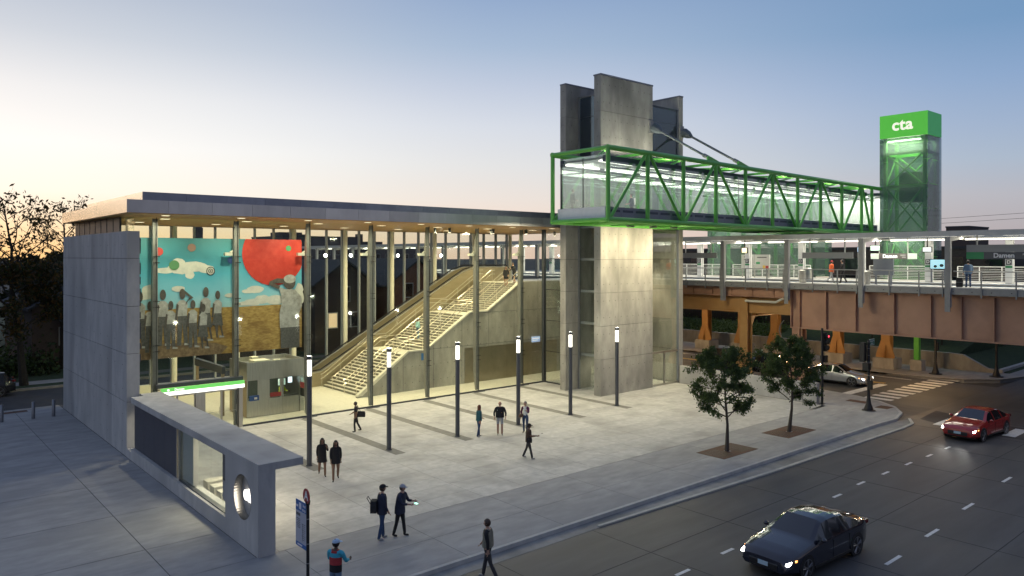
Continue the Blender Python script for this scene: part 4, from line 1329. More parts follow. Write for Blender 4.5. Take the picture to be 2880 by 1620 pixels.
# canopies
PALE = mat('canopy_pale_steel', (.44, .44, .42), (.50, .50, .48), 2, .5)
CEIL = mat('canopy_ceiling', (.58, .58, .55), rough=.6)
LSTRIP = emi('canopy_strip_lamp', (1, .95, .80), 5)
nc = thing('near_canopy', 'long flat pale steel canopy over the near platform', 'canopy', (55.8, 30, 11))
MB().box(53.75, 58.2, -30, 130, 11.12, 11.26).build('roof_slab', PALE, nc)
MB().box(53.70, 58.2, -30, 130, 11.265, 11.30).build('roof_membrane', ROOFDK, nc)
MB().box(53.55, 53.70, -30, 130, 10.93, 11.29).build('edge_beam', PALE, nc)
CY = [41.35, 35.68, 30.0, 24.33, 18.68, 13.0, 7.3] + [47 + 5.67 * i for i in range(12)]
for ky, y in enumerate(CY):
    c_ = thing('canopy_post', 'grey canopy post at the street edge, %s' % ('just right of the concrete tower', 'second to the right of the concrete tower', 'at the end of the deep brown girder', 'right of the dark poster board', 'beside the denim jacket person', 'beyond the right edge of the girder view', 'farthest towards the avenue')[ky] if ky < 7 else 'grey canopy post seen through the hall glass at the edge of the canopy', 'post', (53.75, y, 6.2), 'posts along the edge of the near canopy')
    lo = 6.0
    MB().box(53.42, 53.50, y - .16, y + .16, lo, 10.92).box(53.50, 53.8, y + .04, y + .10, lo, 7.1).box(53.50, 53.60, y + .02, y + .10, 7.1, 10.92).build('steel_flange', STEEL_G, c_)
    MB().box(53.505, 53.75, y - .15, y + .015, lo if y > 31 else 6.3, 10.92).build('pale_web', PALE, c_)
    MB().prism([(53.9, 10.62), (58.1, 10.95), (58.1, 11.11), (53.9, 10.9)], 'y', y - .06, y + .06).build('roof_arm', PALE, c_)
for y0 in np.arange(-6, 110, 5.67):
    if y0 < 44 or y0 > 44:
        MB().box(55.7, 55.86, y0 + .6, y0 + 5.2, 10.98, 11.06).build('strip_lamp', LSTRIP, nc)
fc = thing('far_canopy', 'long flat pale steel canopy over the far platform', 'canopy', (65, 30, 11))
MB().box(61.6, 68.4, -30, 29.9, 11.0, 11.2).box(61.6, 68.4, 35, 130, 11.0, 11.2).box(61.6, 68.4, 29.9, 35, 11.0, 11.2).build('roof_slab', CEIL, fc)
for y0 in np.arange(-6, 110, 5.4):
    MB().box(62.4, 62.56, y0 + .4, y0 + 5.0, 10.86, 10.94).build('strip_lamp', LSTRIP, fc)
for i in range(-2, 13):
    lamp('AREA', (55.8, 9.5 + 8.1 * i, 10.9), 200, (1, .94, .78), .5, 7.6)
    lamp('AREA', (64.6, 9.5 + 8.1 * i, 10.85), 330, (1, .94, .78), .6, 7.6)
GTAG = mat('sign_green', (.03, .26, .09), rough=.5)
DSIGN = mat('sign_dark_grey', (.075, .08, .09), rough=.5)
TXT = mat('sign_white', (.72, .72, .72), rough=.5)
for k, y in enumerate([44.92, 39.51, 34.14, 28.8, 23.52, 18.01, 12.6, 50.3, 55.7, 61.1, 66.5, 71.9]):
    c_ = thing('platform_column', 'white square column with a D plate on the far platform', 'column', (63.5, y, 7.6), 'white columns of the far platform')
    MB().box(63.3, 63.42, y - .24, y + .24, 7.605, 10.98).box(63.42, 63.58, y - .06, y + .06, 7.605, 10.98).box(63.58, 63.7, y - .24, y + .24, 7.605, 10.98).build('shaft', WHITE, c_)
    MB().box(63.27, 63.298, y - .19, y + .19, 9.0, 9.4).build('plate', DSIGN, c_)
    MB().box(63.272, 63.298, y - .22, y + .22, 8.78, 8.93).build('green_tag', GTAG, c_)
    lettering('D', .34, TXT, c_, (63.266, y, 9.2), (0, -1, 0), .012, name='letter')
# white railing of the far platform
for a, b in ((-6, 17.7), (18.4, 23.2), (23.9, 30.4), (36, 44.5), (45.4, 70)):
    r_ = thing('far_platform_railing', 'white horizontal bar railing at the back of the far platform', 'railing', (68.6, (a + b) / 2, 7.6), 'white railings behind the far platform')
    for k in range(8):
        z = 7.75 + .14 * k if k < 7 else 8.78
        MB().tube((68.6, a, z), (68.6, b, z), .014 if k < 7 else .035, None, 5).build('bar' if k < 7 else 'top_rail', WHITE, r_)
    n_ = max(2, int((b - a) / 1.6))
    for i in range(n_ + 1):
        MB().box(68.58, 68.64, a + (b - a) * i / n_ - .03, a + (b - a) * i / n_ + .03, 7.605, 8.78).build('post', WHITE, r_)
# hanging boards and name signs
def board(y0, y1, z0, z1, lbl, x=54.32):
    b_ = thing('hanging_board', lbl, 'board', (x, (y0 + y1) / 2, z0))
    MB().box(x, x + .1, y0, y1, z0, z1).build('panel', GREY, b_)
    for y in (y0 + .6, y1 - .6):
        MB().box(x + .02, x + .08, y - .04, y + .04, z1, 11.1).build('hanger', PALE, b_)
    return b_
board(36.81, 40.6, 9.48, 9.93, 'blank grey hanging board under the canopy beside the concrete tower')
board(25.29, 29.17, 9.47, 9.92, 'blank grey hanging board above the two people walking on the platform')
b3 = board(13.6, 17.85, 9.90, 10.37, 'large blank grey hanging board above the denim jacket man')
s1 = thing('station_name_sign', 'dark station name sign reading Damen under the grey board at the right', 'sign', (54.3, 15.7, 9.5))
MB().box(54.3, 54.4, 16.85, 17.85, 9.45, 9.893).build('green_end', GTAG, s1)
MB().box(54.3, 54.4, 13.7, 16.845, 9.45, 9.893).build('plate', DSIGN, s1)
lettering('Damen', .40, TXT, s1, (54.295, 15.72, 9.67), (0, -1, 0), .012)
lettering('2000W', .14, TXT, s1, (54.295, 14.5, 9.75), (0, -1, 0), .003)
lettering('200N', .14, TXT, s1, (54.295, 14.42, 9.58), (0, -1, 0), .003)
s2 = thing('station_name_sign', 'station name sign reading Damen between two green ends in the middle of the platform', 'sign', (57, 23.4, 9.4))
LGP = emi('lit_green_panel', (.04, .34, .10), .45)
MB().box(56.6, 56.7, 24.42, 25.0, 9.43, 9.84).build('green_end', LGP, s2)
MB().box(56.6, 56.7, 21.8, 22.4, 9.43, 9.84).build('green_end', LGP, s2)
MB().box(56.6, 56.7, 22.405, 24.415, 9.43, 9.84).build('plate', mat('sign_mid_grey', (.14, .13, .125), rough=.5), s2)
lettering('Damen', .36, TXT_W, s2, (56.595, 23.62, 9.63), (0, -1, 0), .010)
lettering('2000W', .12, TXT, s2, (56.595, 22.72, 9.70), (0, -1, 0), .003)
lettering('200N', .12, TXT, s2, (56.595, 22.66, 9.56), (0, -1, 0), .003)
for y in (22.4, 24.4):
    MB().box(56.62, 56.68, y - .03, y + .03, 9.845, 11.1).build('hanger', PALE, s2)
pb = thing('poster_board', 'dark grey poster board on two legs under the lit station name sign', 'board', (55, 23.4, 7.6))
MB().box(55, 55.12, 22.74, 24.12, 8.3, 9.42).build('board_panel', SLATE, pb)
for y in (22.9, 23.95):
    MB().box(55.02, 55.1, y - .06, y + .06, 7.606, 8.3).build('leg', SLATE, pb)


def screen(y0, y1, z0, z1, x, m_, lbl):
    s_ = thing('hanging_screen', lbl, 'screen', (x, (y0 + y1) / 2, z0))
    MB().box(x, x + .12, y0 - .05, y1 + .05, z0 - .05, z1 + .05).build('housing', BLACK, s_)
    MB().box(x - .008, x - .001, y0, y1, z0, z1).build('display', m_, s_)
    MB().box(x + .03, x + .09, (y0 + y1) / 2 - .04, (y0 + y1) / 2 + .04, z1 + .05, 11.0).build('hanger', BLACK, s_)


screen(24.1, 24.75, 10.05, 10.4, 56, emi('screen_green', (.12, .6, .38), .9), 'hanging screen with a green display above the name sign')
screen(20.6, 21.15, 9.95, 10.25, 56, emi('screen_grey_blue', (.35, .5, .58), .6), 'dark hanging screen with a pale blue display beside the post at right')
screen(25.35, 25.7, 9.95, 10.3, 56, emi('screen_blue', (.06, .45, .95), 1.2), 'small hanging screen with a blue and white display')
screen(35.0, 35.45, 9.93, 10.32, 56, emi('screen_amber', (1, .62, .12), 1.2), 'hanging screen with an amber display near the concrete tower')
ad = thing('advert_screen', 'turquoise picture screen standing on the far platform behind a post', 'screen', (63.2, 22.8, 7.6))
MB().box(63.2, 63.35, 22.2, 23.36, 8.62, 9.42).build('housing', BLACK, ad)
ADM = emi('advert_turquoise', (.10, .52, .66), .9)
MB().box(63.185, 63.195, 22.25, 23.31, 8.67, 9.37).build('display', ADM, ad)
MB().prism(oval(22.95, 8.85, .13, .11, 10), 'x', 63.17, 63.18).prism(oval(22.5, 8.92, .15, .12, 10), 'x', 63.17, 63.18).build('picture_shape', BLACK, ad)
MB().box(63.22, 63.32, 22.25, 22.35, 7.606, 8.62).box(63.22, 63.32, 23.2, 23.3, 7.606, 8.62).build('leg', SLATE, ad)
mp_ = thing('map_board', 'pale map and notice board against the green glass on the far platform', 'board', (64.5, 39.4, 7.6))
for (y0, y1) in ((39.6, 40.9), (37.9, 39.5)):
    MB().box(64.5, 64.6, y0, y1, 8.4, 9.8).build('board_panel', mat('map_pale', (.46, .47, .44), (.55, .55, .52), 9, .5), mp_)
MB().box(64.49, 64.499, 40.0, 40.6, 9.55, 9.62).box(64.49, 64.499, 40.0, 40.6, 9.3, 9.36).box(64.49, 64.499, 38.2, 39.2, 9.5, 9.58).build('printed_line', BLACK, mp_)
MB().box(64.49, 64.499, 38.9, 39.3, 8.9, 9.1).build('green_notice', GTAG, mp_)
MB().box(64.49, 64.499, 38.0, 38.3, 8.48, 8.75).build('red_notice', SIGNRED, mp_)
MB().box(64.49, 64.499, 38.35, 38.6, 8.48, 8.78).build('yellow_notice', PAINT_Y, mp_)
for y in (38.0, 39.5, 40.8):
    MB().box(64.52, 64.58, y - .05, y + .05, 7.606, 8.4).build('leg', STEEL, mp_)
bin_prof = [(.20, 0), (.27, .04), (.27, .85), (.29, .88), (.29, .93), (.2, 1.0)]
for (x, y, lbl) in ((55.0, 29.5, 'steel litter bin on the near platform beside the canopy post'), (62.9, 33.2, 'bronze litter bin on the far platform'), (55.3, 24.75, 'steel litter bin beside the dark poster board')):
    tag(MB().lathe((x, y, 7.607), bin_prof, 16).build('litter_bin', STEEL, None, 40), lbl, 'bin')

# ------------------------------------------------------------------ viaduct steelwork
gd = thing('plate_girder', 'deep brown riveted plate girder spanning the avenue', 'girder', (54.4, 15, 4))
MB().box(54.36, 54.44, -12, 30.0, 4.2, 7.0).build('web', BROWN, gd)
MB().box(54.1, 54.7, -12, 30.04, 7.0, 7.07).box(54.1, 54.7, -12, 30.04, 4.11, 4.2).box(54.1, 54.7, 16.5, 20.2, 7.071, 7.12).build('flange', BROWN, gd)
for k, y in enumerate([30.0, 29.31, 27.23, 25.02, 22.34, 19.97, 18.11, 16.23, 14.0, 11.7, 9.4, 7]):
    MB().box(54.12, 54.359, y - .035, y + .035, 4.201, 6.999).build('stiffener', BROWN, gd)
rv = MB()
for y in list(np.arange(7, 30, .33)):
    for z in (4.30, 6.9):
        rv.box(54.34, 54.36, y - .02, y + .02, z - .02, z + .02)
for y in (19.6, 19.2, 18.8):
    for z in np.arange(4.4, 6.9, .14):
        rv.box(54.345, 54.36, y - .018, y + .018, z - .018, z + .018)
rv.build('rivet', BROWN, gd, stuff=True)
MB().box(54.2, 54.36, 29.35, 29.95, 3.4, 4.1).build('bearing', BROWN, gd)
g2 = thing('side_girder', 'ochre brown twin girder carrying the platform beside the tower', 'girder', (54.4, 60, 6))
MB().box(54.3, 54.4, 30.2, 120, 6.42, 7.13).box(54.1, 54.5, 30.2, 120, 6.36, 6.42).build('upper_beam', BROWN, g2)
MB().box(54.7, 54.8, 30.2, 34.0, 5.1, 6.25).box(54.7, 54.8, 34.6, 120, 5.1, 6.25).box(54.5, 55.0, 34.6, 120, 5.04, 5.1).box(54.5, 55.0, 30.2, 34.0, 5.04, 5.1).build('lower_beam', OCHRE, g2)
for y in np.arange(31.5, 60, 1.9):
    MB().box(54.2, 54.299, y - .03, y + .03, 6.42, 7.12).build('stiffener', BROWN, g2)


def column(x, y, top, lbl, m_, foot=.9, w=.36, flare=1.0, col_name='viaduct_column'):
    c_ = thing(col_name, lbl, 'column', (x, y, 0), 'steel columns under the viaduct')
    MB().box(x - w, x - w + .08, y - w, y + w, foot, top).box(x + w - .08, x + w, y - w, y + w, foot, top).box(x - w + .08, x + w - .08, y - .05, y + .05, foot, top).build('shaft', m_, c_)
    f = flare
    MB().prism([(y - w, foot + 1.5 * f), (y + w, foot + 1.5 * f), (y + w + .42 * f, foot + .25), (y + w + .42 * f, foot), (y - w - .42 * f, foot), (y - w - .42 * f, foot + .25)], 'x', x - w - .03, x - w - .001).build('gusset', m_, c_)
    MB().prism([(x - w, foot + 1.4 * f), (x + w, foot + 1.4 * f), (x + w + .35 * f, foot + .25), (x + w + .35 * f, foot), (x - w - .35 * f, foot), (x - w - .35 * f, foot + .25)], 'y', y - .06, y - .051).build('gusset', m_, c_)
    MB().box(x - w - .5, x + w + .5, y - w - .5, y + w + .5, .012 if x > 60 else -.14, foot).build('footing', CONC_W, c_)
    return c_


column(54.75, 34.3, 6.2, 'near brown column with a flared riveted foot behind the plaza trees', OCHRE, .12, .36, 1.15)
column(54.75, 29.6, 4.1, 'near brown column under the end of the deep girder', BROWN, .12, .36, .9)
column(54.75, 46.0, 5.04, 'brown column hidden beside the station under the viaduct', OCHRE, .12)
for y, lbl in ((46.6, 'far ochre column nearest the concrete tower'), (42.3, 'second far ochre column, behind the dark hatchback'), (38.7, 'broad far ochre column behind the first plaza tree'), (36.2, 'far ochre column half hidden by the girder end'), (32.5, 'far ochre column with a braced foot beside the traffic light'), (28.2, 'far ochre column beside the green post')):
    column(67.0, y, 6.3, lbl, OCHRE)
gp = thing('green_column', 'slim green steel post on a pale concrete block under the viaduct', 'column', (67.4, 25.9, 0))
MB().box(67.2, 67.6, 25.7, 26.1, .9, 7.1).build('shaft', GREEN, gp)
MB().box(66.95, 67.85, 25.4, 26.3, .012, .9).build('footing', CONC_W, gp)
xg = thing('cross_girder', 'brown cross girder tying the near column to the far columns', 'girder', (61, 34.3, 5))
MB().box(55.15, 66.6, 34.26, 34.34, 4.75, 6.5).box(55.15, 66.6, 34.0, 34.6, 4.69, 4.75).build('web', OCHRE, xg)
for x in np.arange(56.2, 66, 1.6):
    MB().box(x - .03, x + .03, 34.0, 34.259, 4.751, 6.5).build('stiffener', OCHRE, xg)
MB().prism([(55.12, 3.3), (55.12, 4.69), (56.0, 4.69)], 'y', 34.2, 34.4).build('knee_brace', OCHRE, xg)
xg2 = thing('cross_girder', 'brown cross girder under the tracks at the edge of the avenue', 'girder', (61, 29.5, 5))
MB().box(55.15, 66.6, 29.46, 29.54, 4.75, 6.5).box(55.15, 66.6, 29.2, 29.8, 4.69, 4.75).build('web', OCHRE, xg2)
for k, x in enumerate((57.4, 61.5, 66.9)):
    gx = thing('track_girder', 'ochre longitudinal girder under the track, seen behind the near columns', 'girder', (x, 60, 5.8), 'girders under the tracks')
    MB().box(x - .05, x + .05, 29.9, 120, 5.3, 6.5).box(x - .25, x + .25, 29.9, 120, 5.24, 5.3).build('web', OCHRE, gx)
    MB().box(x - .05, x + .05, -12, 29.1, 4.6, 6.5).box(x - .25, x + .25, -12, 29.1, 4.54, 4.6).build('web', BROWN, gx)
pp = thing('drain_pipe', 'pale bent drain pipe hung under the platform beside the near column', 'pipe', (54.3, 32.5, 6.1))
MB().path([(54.2, 34.0, 6.02), (54.2, 32.4, 6.02), (54.2, 31.3, 6.02), (54.2, 30.6, 6.4)], .10, 8).build('pipe', CREAM, pp)
hose = tag(MB().path([(54.9, 31.0, 4.6), (54.95, 31.35, 4.2), (54.95, 31.45, 3.7), (54.95, 31.2, 3.2), (54.95, 30.9, 2.9)], .03, 6).build('hanging_cable', GREY), 'looped grey cable hanging beside the girder end column', 'cable')
# street lamps under the viaduct (the warm glow on the cross street)
SOD = (1, .66, .34)
for (x, y, lbl) in ((61.0, 33.2, 'boxy warm lamp fixed to the cross girder under the viaduct'), (61.5, 46.5, 'warm lamp under the viaduct beyond the tower'), (60.5, 23.0, 'warm lamp under the tracks over the crossing')):
    u_ = thing('viaduct_lamp', lbl, 'lamp', (x, y, 4.6), 'warm lamps under the viaduct')
    MB().box(x - .3, x + .3, y - .2, y + .2, 4.42, 4.62).build('housing', CREAM, u_)
    MB().box(x - .26, x + .26, y - .16, y + .16, 4.40, 4.419).build('lens', emi('sodium_lens', (1, .6, .2), 12), u_)
    lamp('POINT', (x, y, 4.2), 620 if y < 40 else 560, SOD, .25)

# ------------------------------------------------------------------ glass lift tower with the green lit head
ct = thing('glass_lift_tower', 'glass lift tower with green steel frame and a lit green cta head', 'tower', (71.5, 28, 7.6))
TX0, TX1, TY0, TY1 = 70.0, 73.12, 26.04, 30.12
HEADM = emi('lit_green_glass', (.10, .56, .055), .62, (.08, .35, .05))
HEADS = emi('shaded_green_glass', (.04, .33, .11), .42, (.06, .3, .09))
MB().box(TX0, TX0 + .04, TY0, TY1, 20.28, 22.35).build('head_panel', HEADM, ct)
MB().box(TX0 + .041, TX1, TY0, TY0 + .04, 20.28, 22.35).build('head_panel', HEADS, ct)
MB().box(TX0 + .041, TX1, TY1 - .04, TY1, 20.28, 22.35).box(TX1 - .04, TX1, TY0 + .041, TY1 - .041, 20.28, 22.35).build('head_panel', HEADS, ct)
MB().box(TX0 + .05, TX1 - .05, TY0 + .05, TY1 - .05, 22.2, 22.3).build('head_roof', GREEN, ct)
MB().box(TX0 + .05, TX1 - .05, TY0 + .05, TY1 - .05, 20.28, 20.36).build('head_floor', WHITE, ct)
lettering('cta', 1.42, emi('lit_cream_letter', (.92, .86, .66), .85), ct, (69.985, 28.15, 21.36), (0, -1, 0), .035, .01, spacing=1.06)
TR = [7.62, 9.6, 11.72, 13.86, 16.0, 18.15, 20.24]
for a, b in zip(TR[:-1], TR[1:]):
    for (x0, x1, y0, y1) in ((TX0, TX0 + .03, TY0 + .04, TY1), (TX0 + .04, TX1, TY0, TY0 + .03), (TX0 + .04, TX1, TY1 - .03, TY1), (TX1 - .03, TX1, TY0 + .04, TY1 - .04)):
        MB().box(x0, x1, y0, y1, a + .012, b - .012).build('glass_pane', GLZ_G if y1 - y0 > 1 else GLZ_D, ct)
gf = GREEN
for (x, y) in ((70.35, 26.4), (70.35, 29.75), (72.75, 26.4), (72.75, 29.75)):
    MB().box(x - .13, x + .13, y - .13, y + .13, 7.61, 20.2).build('frame_post', gf, ct)
lv = [7.7, 11.75, 15.9, 18.9, 20.1]
for z in lv:
    for (x0, x1, y0, y1) in ((70.25, 70.45, 26.54, 29.61), (72.65, 72.85, 26.54, 29.61)):
        MB().box(x0, x1, y0, y1, z - .13, z + .13).build('frame_beam', gf, ct)
    for y in (26.4, 29.75):
        MB().box(70.49, 72.61, y - .1, y + .1, z - .13, z + .13).build('frame_beam', gf, ct)
for z0, z1 in ((11.85, 15.8), (15.95, 18.85), (7.8, 11.7)):
    for x in (70.35, 72.75):
        MB().tube((x, 26.5, z0), (x, 29.65, z1), .085, None, 8).build('frame_brace', gf, ct)
        MB().tube((x, 29.65, z0), (x, 26.5, z1), .085, None, 8).build('frame_brace', gf, ct)
    for y in (26.4, 29.75):
        MB().tube((70.4, y, z0), (72.7, y, z1), .07, None, 8).build('frame_brace', gf, ct)
MB().box(71.2, 72.3, 27.3, 28.9, 14.5, 17.2).build('lift_car', STEEL_D, ct)
MB().box(70.2, 70.34, 26.7, 29.5, 19.95, 20.02).build('strip_lamp', LAMP_N, ct)
lamp('AREA', (71.4, 28.1, 20.1), 420, (1, .95, .75), 1.8, 2.8)
lamp('AREA', (71.4, 28.1, 11.5), 160, (.9, 1, .8), 1.8, 2.8)
# glass stair enclosure behind the footbridge
ge = thing('glass_stair_enclosure', 'pale green glass stair enclosure with green frame rising from the far platform', 'enclosure', (72, 44, 7.6))
ez = [7.62, 10.5, 13.3, 16.1]
for a, b in zip(ez[:-1], ez[1:]):
    for k in range(4):
        MB().box(70.0, 70.03, 36.6 + 3.0 * k, 39.58 + 3.0 * k, a + .01, b - .01).build('glass_pane', GLZ_G, ge)
    MB().box(70.04, 74, 48.6, 48.63, a + .01, b - .01).build('glass_pane', GLZ_G, ge)
    MB().box(70.04, 74, 36.57, 36.6, a + .01, b - .01).build('glass_pane', GLZ_G, ge)
MB().prism([(69.7, 16.15), (74.4, 16.15), (74.4, 16.4), (69.7, 16.4)], 'y', 36.3, 49).build('enclosure_roof', ROOFDK, ge)
for y in (36.9, 40.7, 44.5, 48.3):
    MB().box(70.3, 70.55, y - .13, y + .13, 7.61, 16.1).build('frame_post', GREEN, ge)
    MB().box(73.5, 73.75, y - .13, y + .13, 7.61, 16.1).build('frame_post', GREEN, ge)
for k in range(3):
    y = 36.9 + 3.8 * k
    MB().tube((70.42, y + .15, 7.7), (70.42, y + 3.65, 11.6), .1, None, 8).build('frame_brace', GREEN, ge)
    MB().tube((70.42, y + 3.65, 11.9), (70.42, y + .15, 15.9), .1, None, 8).build('frame_brace', GREEN, ge)
MB().box(70.3, 70.5, 37, 48.2, 11.65, 11.85).build('frame_beam', GREEN, ge)
for k in range(18):
    MB().box(71, 73.4, 37.4 + .3 * k, 37.75 + .3 * k, 7.75 + .2 * k, 7.95 + .2 * k).build('stair_tread', GREY, ge)
lamp('AREA', (71.8, 42.5, 16.0), 1100, (1, .97, .85), 2.4, 9)
MB().box(70.1, 70.25, 37, 48, 15.9, 15.98).build('strip_lamp', LSTRIP, ge)

# ------------------------------------------------------------------ buildings behind
def house(x0, x1, y0, y1, eave, peak, m_, lbl, wins=(), lit=-1):
    h_ = thing('brick_house', lbl, 'house', ((x0 + x1) / 2, (y0 + y1) / 2, 0), 'houses behind the station')
    xm = (x0 + x1) / 2
    MB().prism([(x0, -.2), (x1, -.2), (x1, eave), (xm, peak), (x0, eave)], 'y', y0, y1).build('wall', m_, h_)
    k = .35
    sl = (peak - eave) / (xm - x0)
    MB().prism([(x0 - k, eave - k * sl + .02), (xm, peak + .02), (xm, peak + .22), (x0 - k, eave - k * sl + .22)], 'y', y0 - .3, y1 + .3).prism([(xm, peak + .02), (x1 + k, eave - k * sl + .02), (x1 + k, eave - k * sl + .22), (xm, peak + .22)], 'y', y0 - .3, y1 + .3).build('roof', SLATE_R, h_)
    for k, (x, z) in enumerate(wins):
        f_ = MB().box(x - .55, x + .55, y0 - .06, y0 - .002, z, z + 1.6).build('window', CREAM if k == lit else GREY, h_)
        MB().box(x - .45, x + .45, y0 - .075, y0 - .061, z + .1, z + 1.5).build('pane', emi('lit_window', (1, .62, .25), .7) if k == lit else WIN_D, f_)
    return h_


house(33.6, 40.3, 69, 84, 6.8, 9.1, BRICK2, 'dark gabled house directly behind the middle of the hall', ((35.5, 2.4), (38, 2.4), (36.9, 5)), 0)
house(41.6, 49.2, 68.5, 84, 6.6, 9.2, BRICK, 'red brick gabled house behind the stairs', ((44.2, 5.2), (47, 5.2), (43.5, 1.6), (46.5, 1.6)), -1)
house(24.0, 31.5, 70, 85, 6.2, 8.2, BRICK2, 'low dark house behind the mural bay', ((26.2, 2.0), (29.2, 2.0)), 1)
house(10.5, 19.0, 74, 90, 5.2, 7.6, BRICK2, 'dark low house behind the trees at the left', ((13, 2.0), (16, 2.0)), -1)
house(-22, -12, 80, 95, 5.6, 8.2, BRICK2, 'dark house at the far left behind the big trees', ((-19, 2.2), (-15, 2.2)), -1)


def block(x0, x1, y0, y1, h, m_, lbl, face='y', cols=6, rows=3, extra=(), wlit=()):
    b_ = thing('distant_building', lbl, 'building', ((x0 + x1) / 2, (y0 + y1) / 2, 0))
    MB().box(x0, x1, y0, y1, -.2, h).build('wall', m_, b_)
    MB().box(x0 - .1, x1 + .1, y0 - .1, y1 + .1, h + .002, h + .3).build('roof', SLATE_R, b_)
    for (a, b, c, d, z) in extra:
        MB().box(a, b, c, d, h + .31, z).build('roof_block', m_, b_)
    n = 0
    for i in range(cols):
        for j in range(rows):
            z = 2.0 + j * (h - 2.5) / max(1, rows)
            mm = emi('lit_window', (1, .75, .45), .5) if n in wlit else WIN_D
            n += 1
            if face == 'y':
                x = x0 + (i + .5) * (x1 - x0) / cols
                f_ = MB().box(x - .7, x + .7, y0 - .06, y0 - .003, z, z + 1.7).build('window', GREY, b_)
                MB().box(x - .6, x + .6, y0 - .08, y0 - .061, z + .1, z + 1.6).build('pane', mm, f_)
            else:
                y = y0 + (i + .5) * (y1 - y0) / cols
                f_ = MB().box(x0 - .06, x0 - .003, y - .9, y + .9, z, z + 1.7).build('window', BRICK2, b_)
                MB().box(x0 - .08, x0 - .061, y - .8, y + .8, z + .1, z + 1.6).build('pane', mm, f_)
    return b_


FARM = mat('far_building', (.06, .055, .06), (.085, .08, .085), .4, .9)
block(79, 101, 180, 200, 14.6, FARM, 'long dark flat roofed building on the skyline behind the hall', 'y', 8, 3, ((80, 86, 184, 190, 15.9), (84, 90, 190, 196, 15.6)))
tag(MB().box(100.6, 102.1, 181, 182.5, 0, 15.7).build('brick_chimney', FARM), 'slim dark chimney on the skyline behind the hall', 'chimney')
block(104, 130, 190, 205, 12.6, FARM, 'lower dark building on the skyline above the stairs', 'y', 8, 3, ((110, 116, 194, 199, 14.0),))
wt = thing('water_tower', 'dark rooftop tower on the skyline seen above the mural', 'tower', (58.6, 181, 0))
MB().box(55, 64, 178, 188, 0, 12).build('building_base', FARM, wt)
MB().lathe((58.7, 181, 12), [(1.1, 0), (1.15, 4.3), (.3, 4.9)], 12).build('tank', FARM, wt)
block(86, 100, 24, 74, 10.4, mat('warehouse_brick', (.045, .038, .036), (.075, .062, .056), 3, .9, stretch=(1, 1, 3)), 'dark warehouse with small windows behind the far platform', 'x', 14, 4, (), (9, 22, 37))
block(86, 110, -40, 20, 10.0, bpy.data.materials['warehouse_brick'], 'dark brick building behind the platform at the right', 'x', 12, 4, (), (5, 30))
block(178, 190, 58, 62.5, 15.9, BRICK2, 'small dark rooftop block above the canopy at far right', 'x', 2, 2)
# parked cars lot fence and dark boards beyond the grass
fe = thing('lot_fence', 'black boarded fence at the top of the grass slope', 'fence', (77.5, 50, 2))
bm_ = MB().box(0, .05, 0, 1.96, 0, 3.2).mesh('board_panel', BLACK)
for k in range(60):
    piece('board_panel', bm_, fe, (77.5, 26 + 2 * k, 1.85))
# utility wires at the right
wr = thing('overhead_wire', 'two thin overhead wires crossing the sky at the right', 'wire', (120, 0, 14))
for z in (15.2, 15.9):
    MB().path([(120, 60, z - 1.2), (120, 40, z - .6), (118, 20, z), (116, -30, z + 1.6)], .03, 4).build('wire', BLACK, wr)


# ------------------------------------------------------------------ trees
def leaf_mesh(pts, size, name, m_, parent, rng, droop=.0, elong=2.0):
    n = len(pts)
    P = np.asarray(pts)
    a = rng.normal(size=(n, 3))
    a[:, 2] -= droop
    a /= np.linalg.norm(a, axis=1)[:, None]
    b = np.cross(a, rng.normal(size=(n, 3)))
    b /= np.linalg.norm(b, axis=1)[:, None] + 1e-9
    s_ = size * rng.uniform(.6, 1.3, n)[:, None]
    V = np.empty((n, 4, 3))
    V[:, 0] = P - b * s_ * .5
    V[:, 1] = P + a * s_ * elong * .5
    V[:, 2] = P + b * s_ * .5
    V[:, 3] = P - a * s_ * elong * .5
    o = np.asarray(ORG[parent.name])
    me = bpy.data.meshes.new(name)
    me.vertices.add(4 * n)
    me.vertices.foreach_set('co', (V.reshape(-1, 3) - o).ravel().astype(np.float32))
    me.loops.add(4 * n)
    me.loops.foreach_set('vertex_index', np.arange(4 * n, dtype=np.int32))
    me.polygons.add(n)
    me.polygons.foreach_set('loop_start', np.arange(0, 4 * n, 4, dtype=np.int32))
    ms_ = m_ if isinstance(m_, list) else [m_]
    for q in ms_:
        me.materials.append(q)
    me.update()
    me.validate()
    if len(ms_) > 1:
        me.polygons.foreach_set('material_index', rng.integers(0, len(ms_), n).astype(np.int32))
    o_ = bpy.data.objects.new(name, me)
    C.objects.link(o_)
    o_.parent = parent
    ORG[o_.name] = ORG[parent.name]
    return o_


def leafmat(name, c, c2):
    m = mat(name, c, c2, 4, .6, spec=.3)
    t = m.node_tree
    p = t.nodes['Principled BSDF']
    tl = t.nodes.new('ShaderNodeBsdfTranslucent')
    tl.inputs[0].default_value = (c2[0] * 1.3, c2[1] * 1.3, c2[2] * .8, 1)
    ms = t.nodes.new('ShaderNodeMixShader')
    ms.inputs[0].default_value = .3
    t.links.new(p.outputs[0], ms.inputs[1])
    t.links.new(tl.outputs[0], ms.inputs[2])
    t.links.new(ms.outputs[0], t.nodes['Material Output'].inputs[0])
    return m


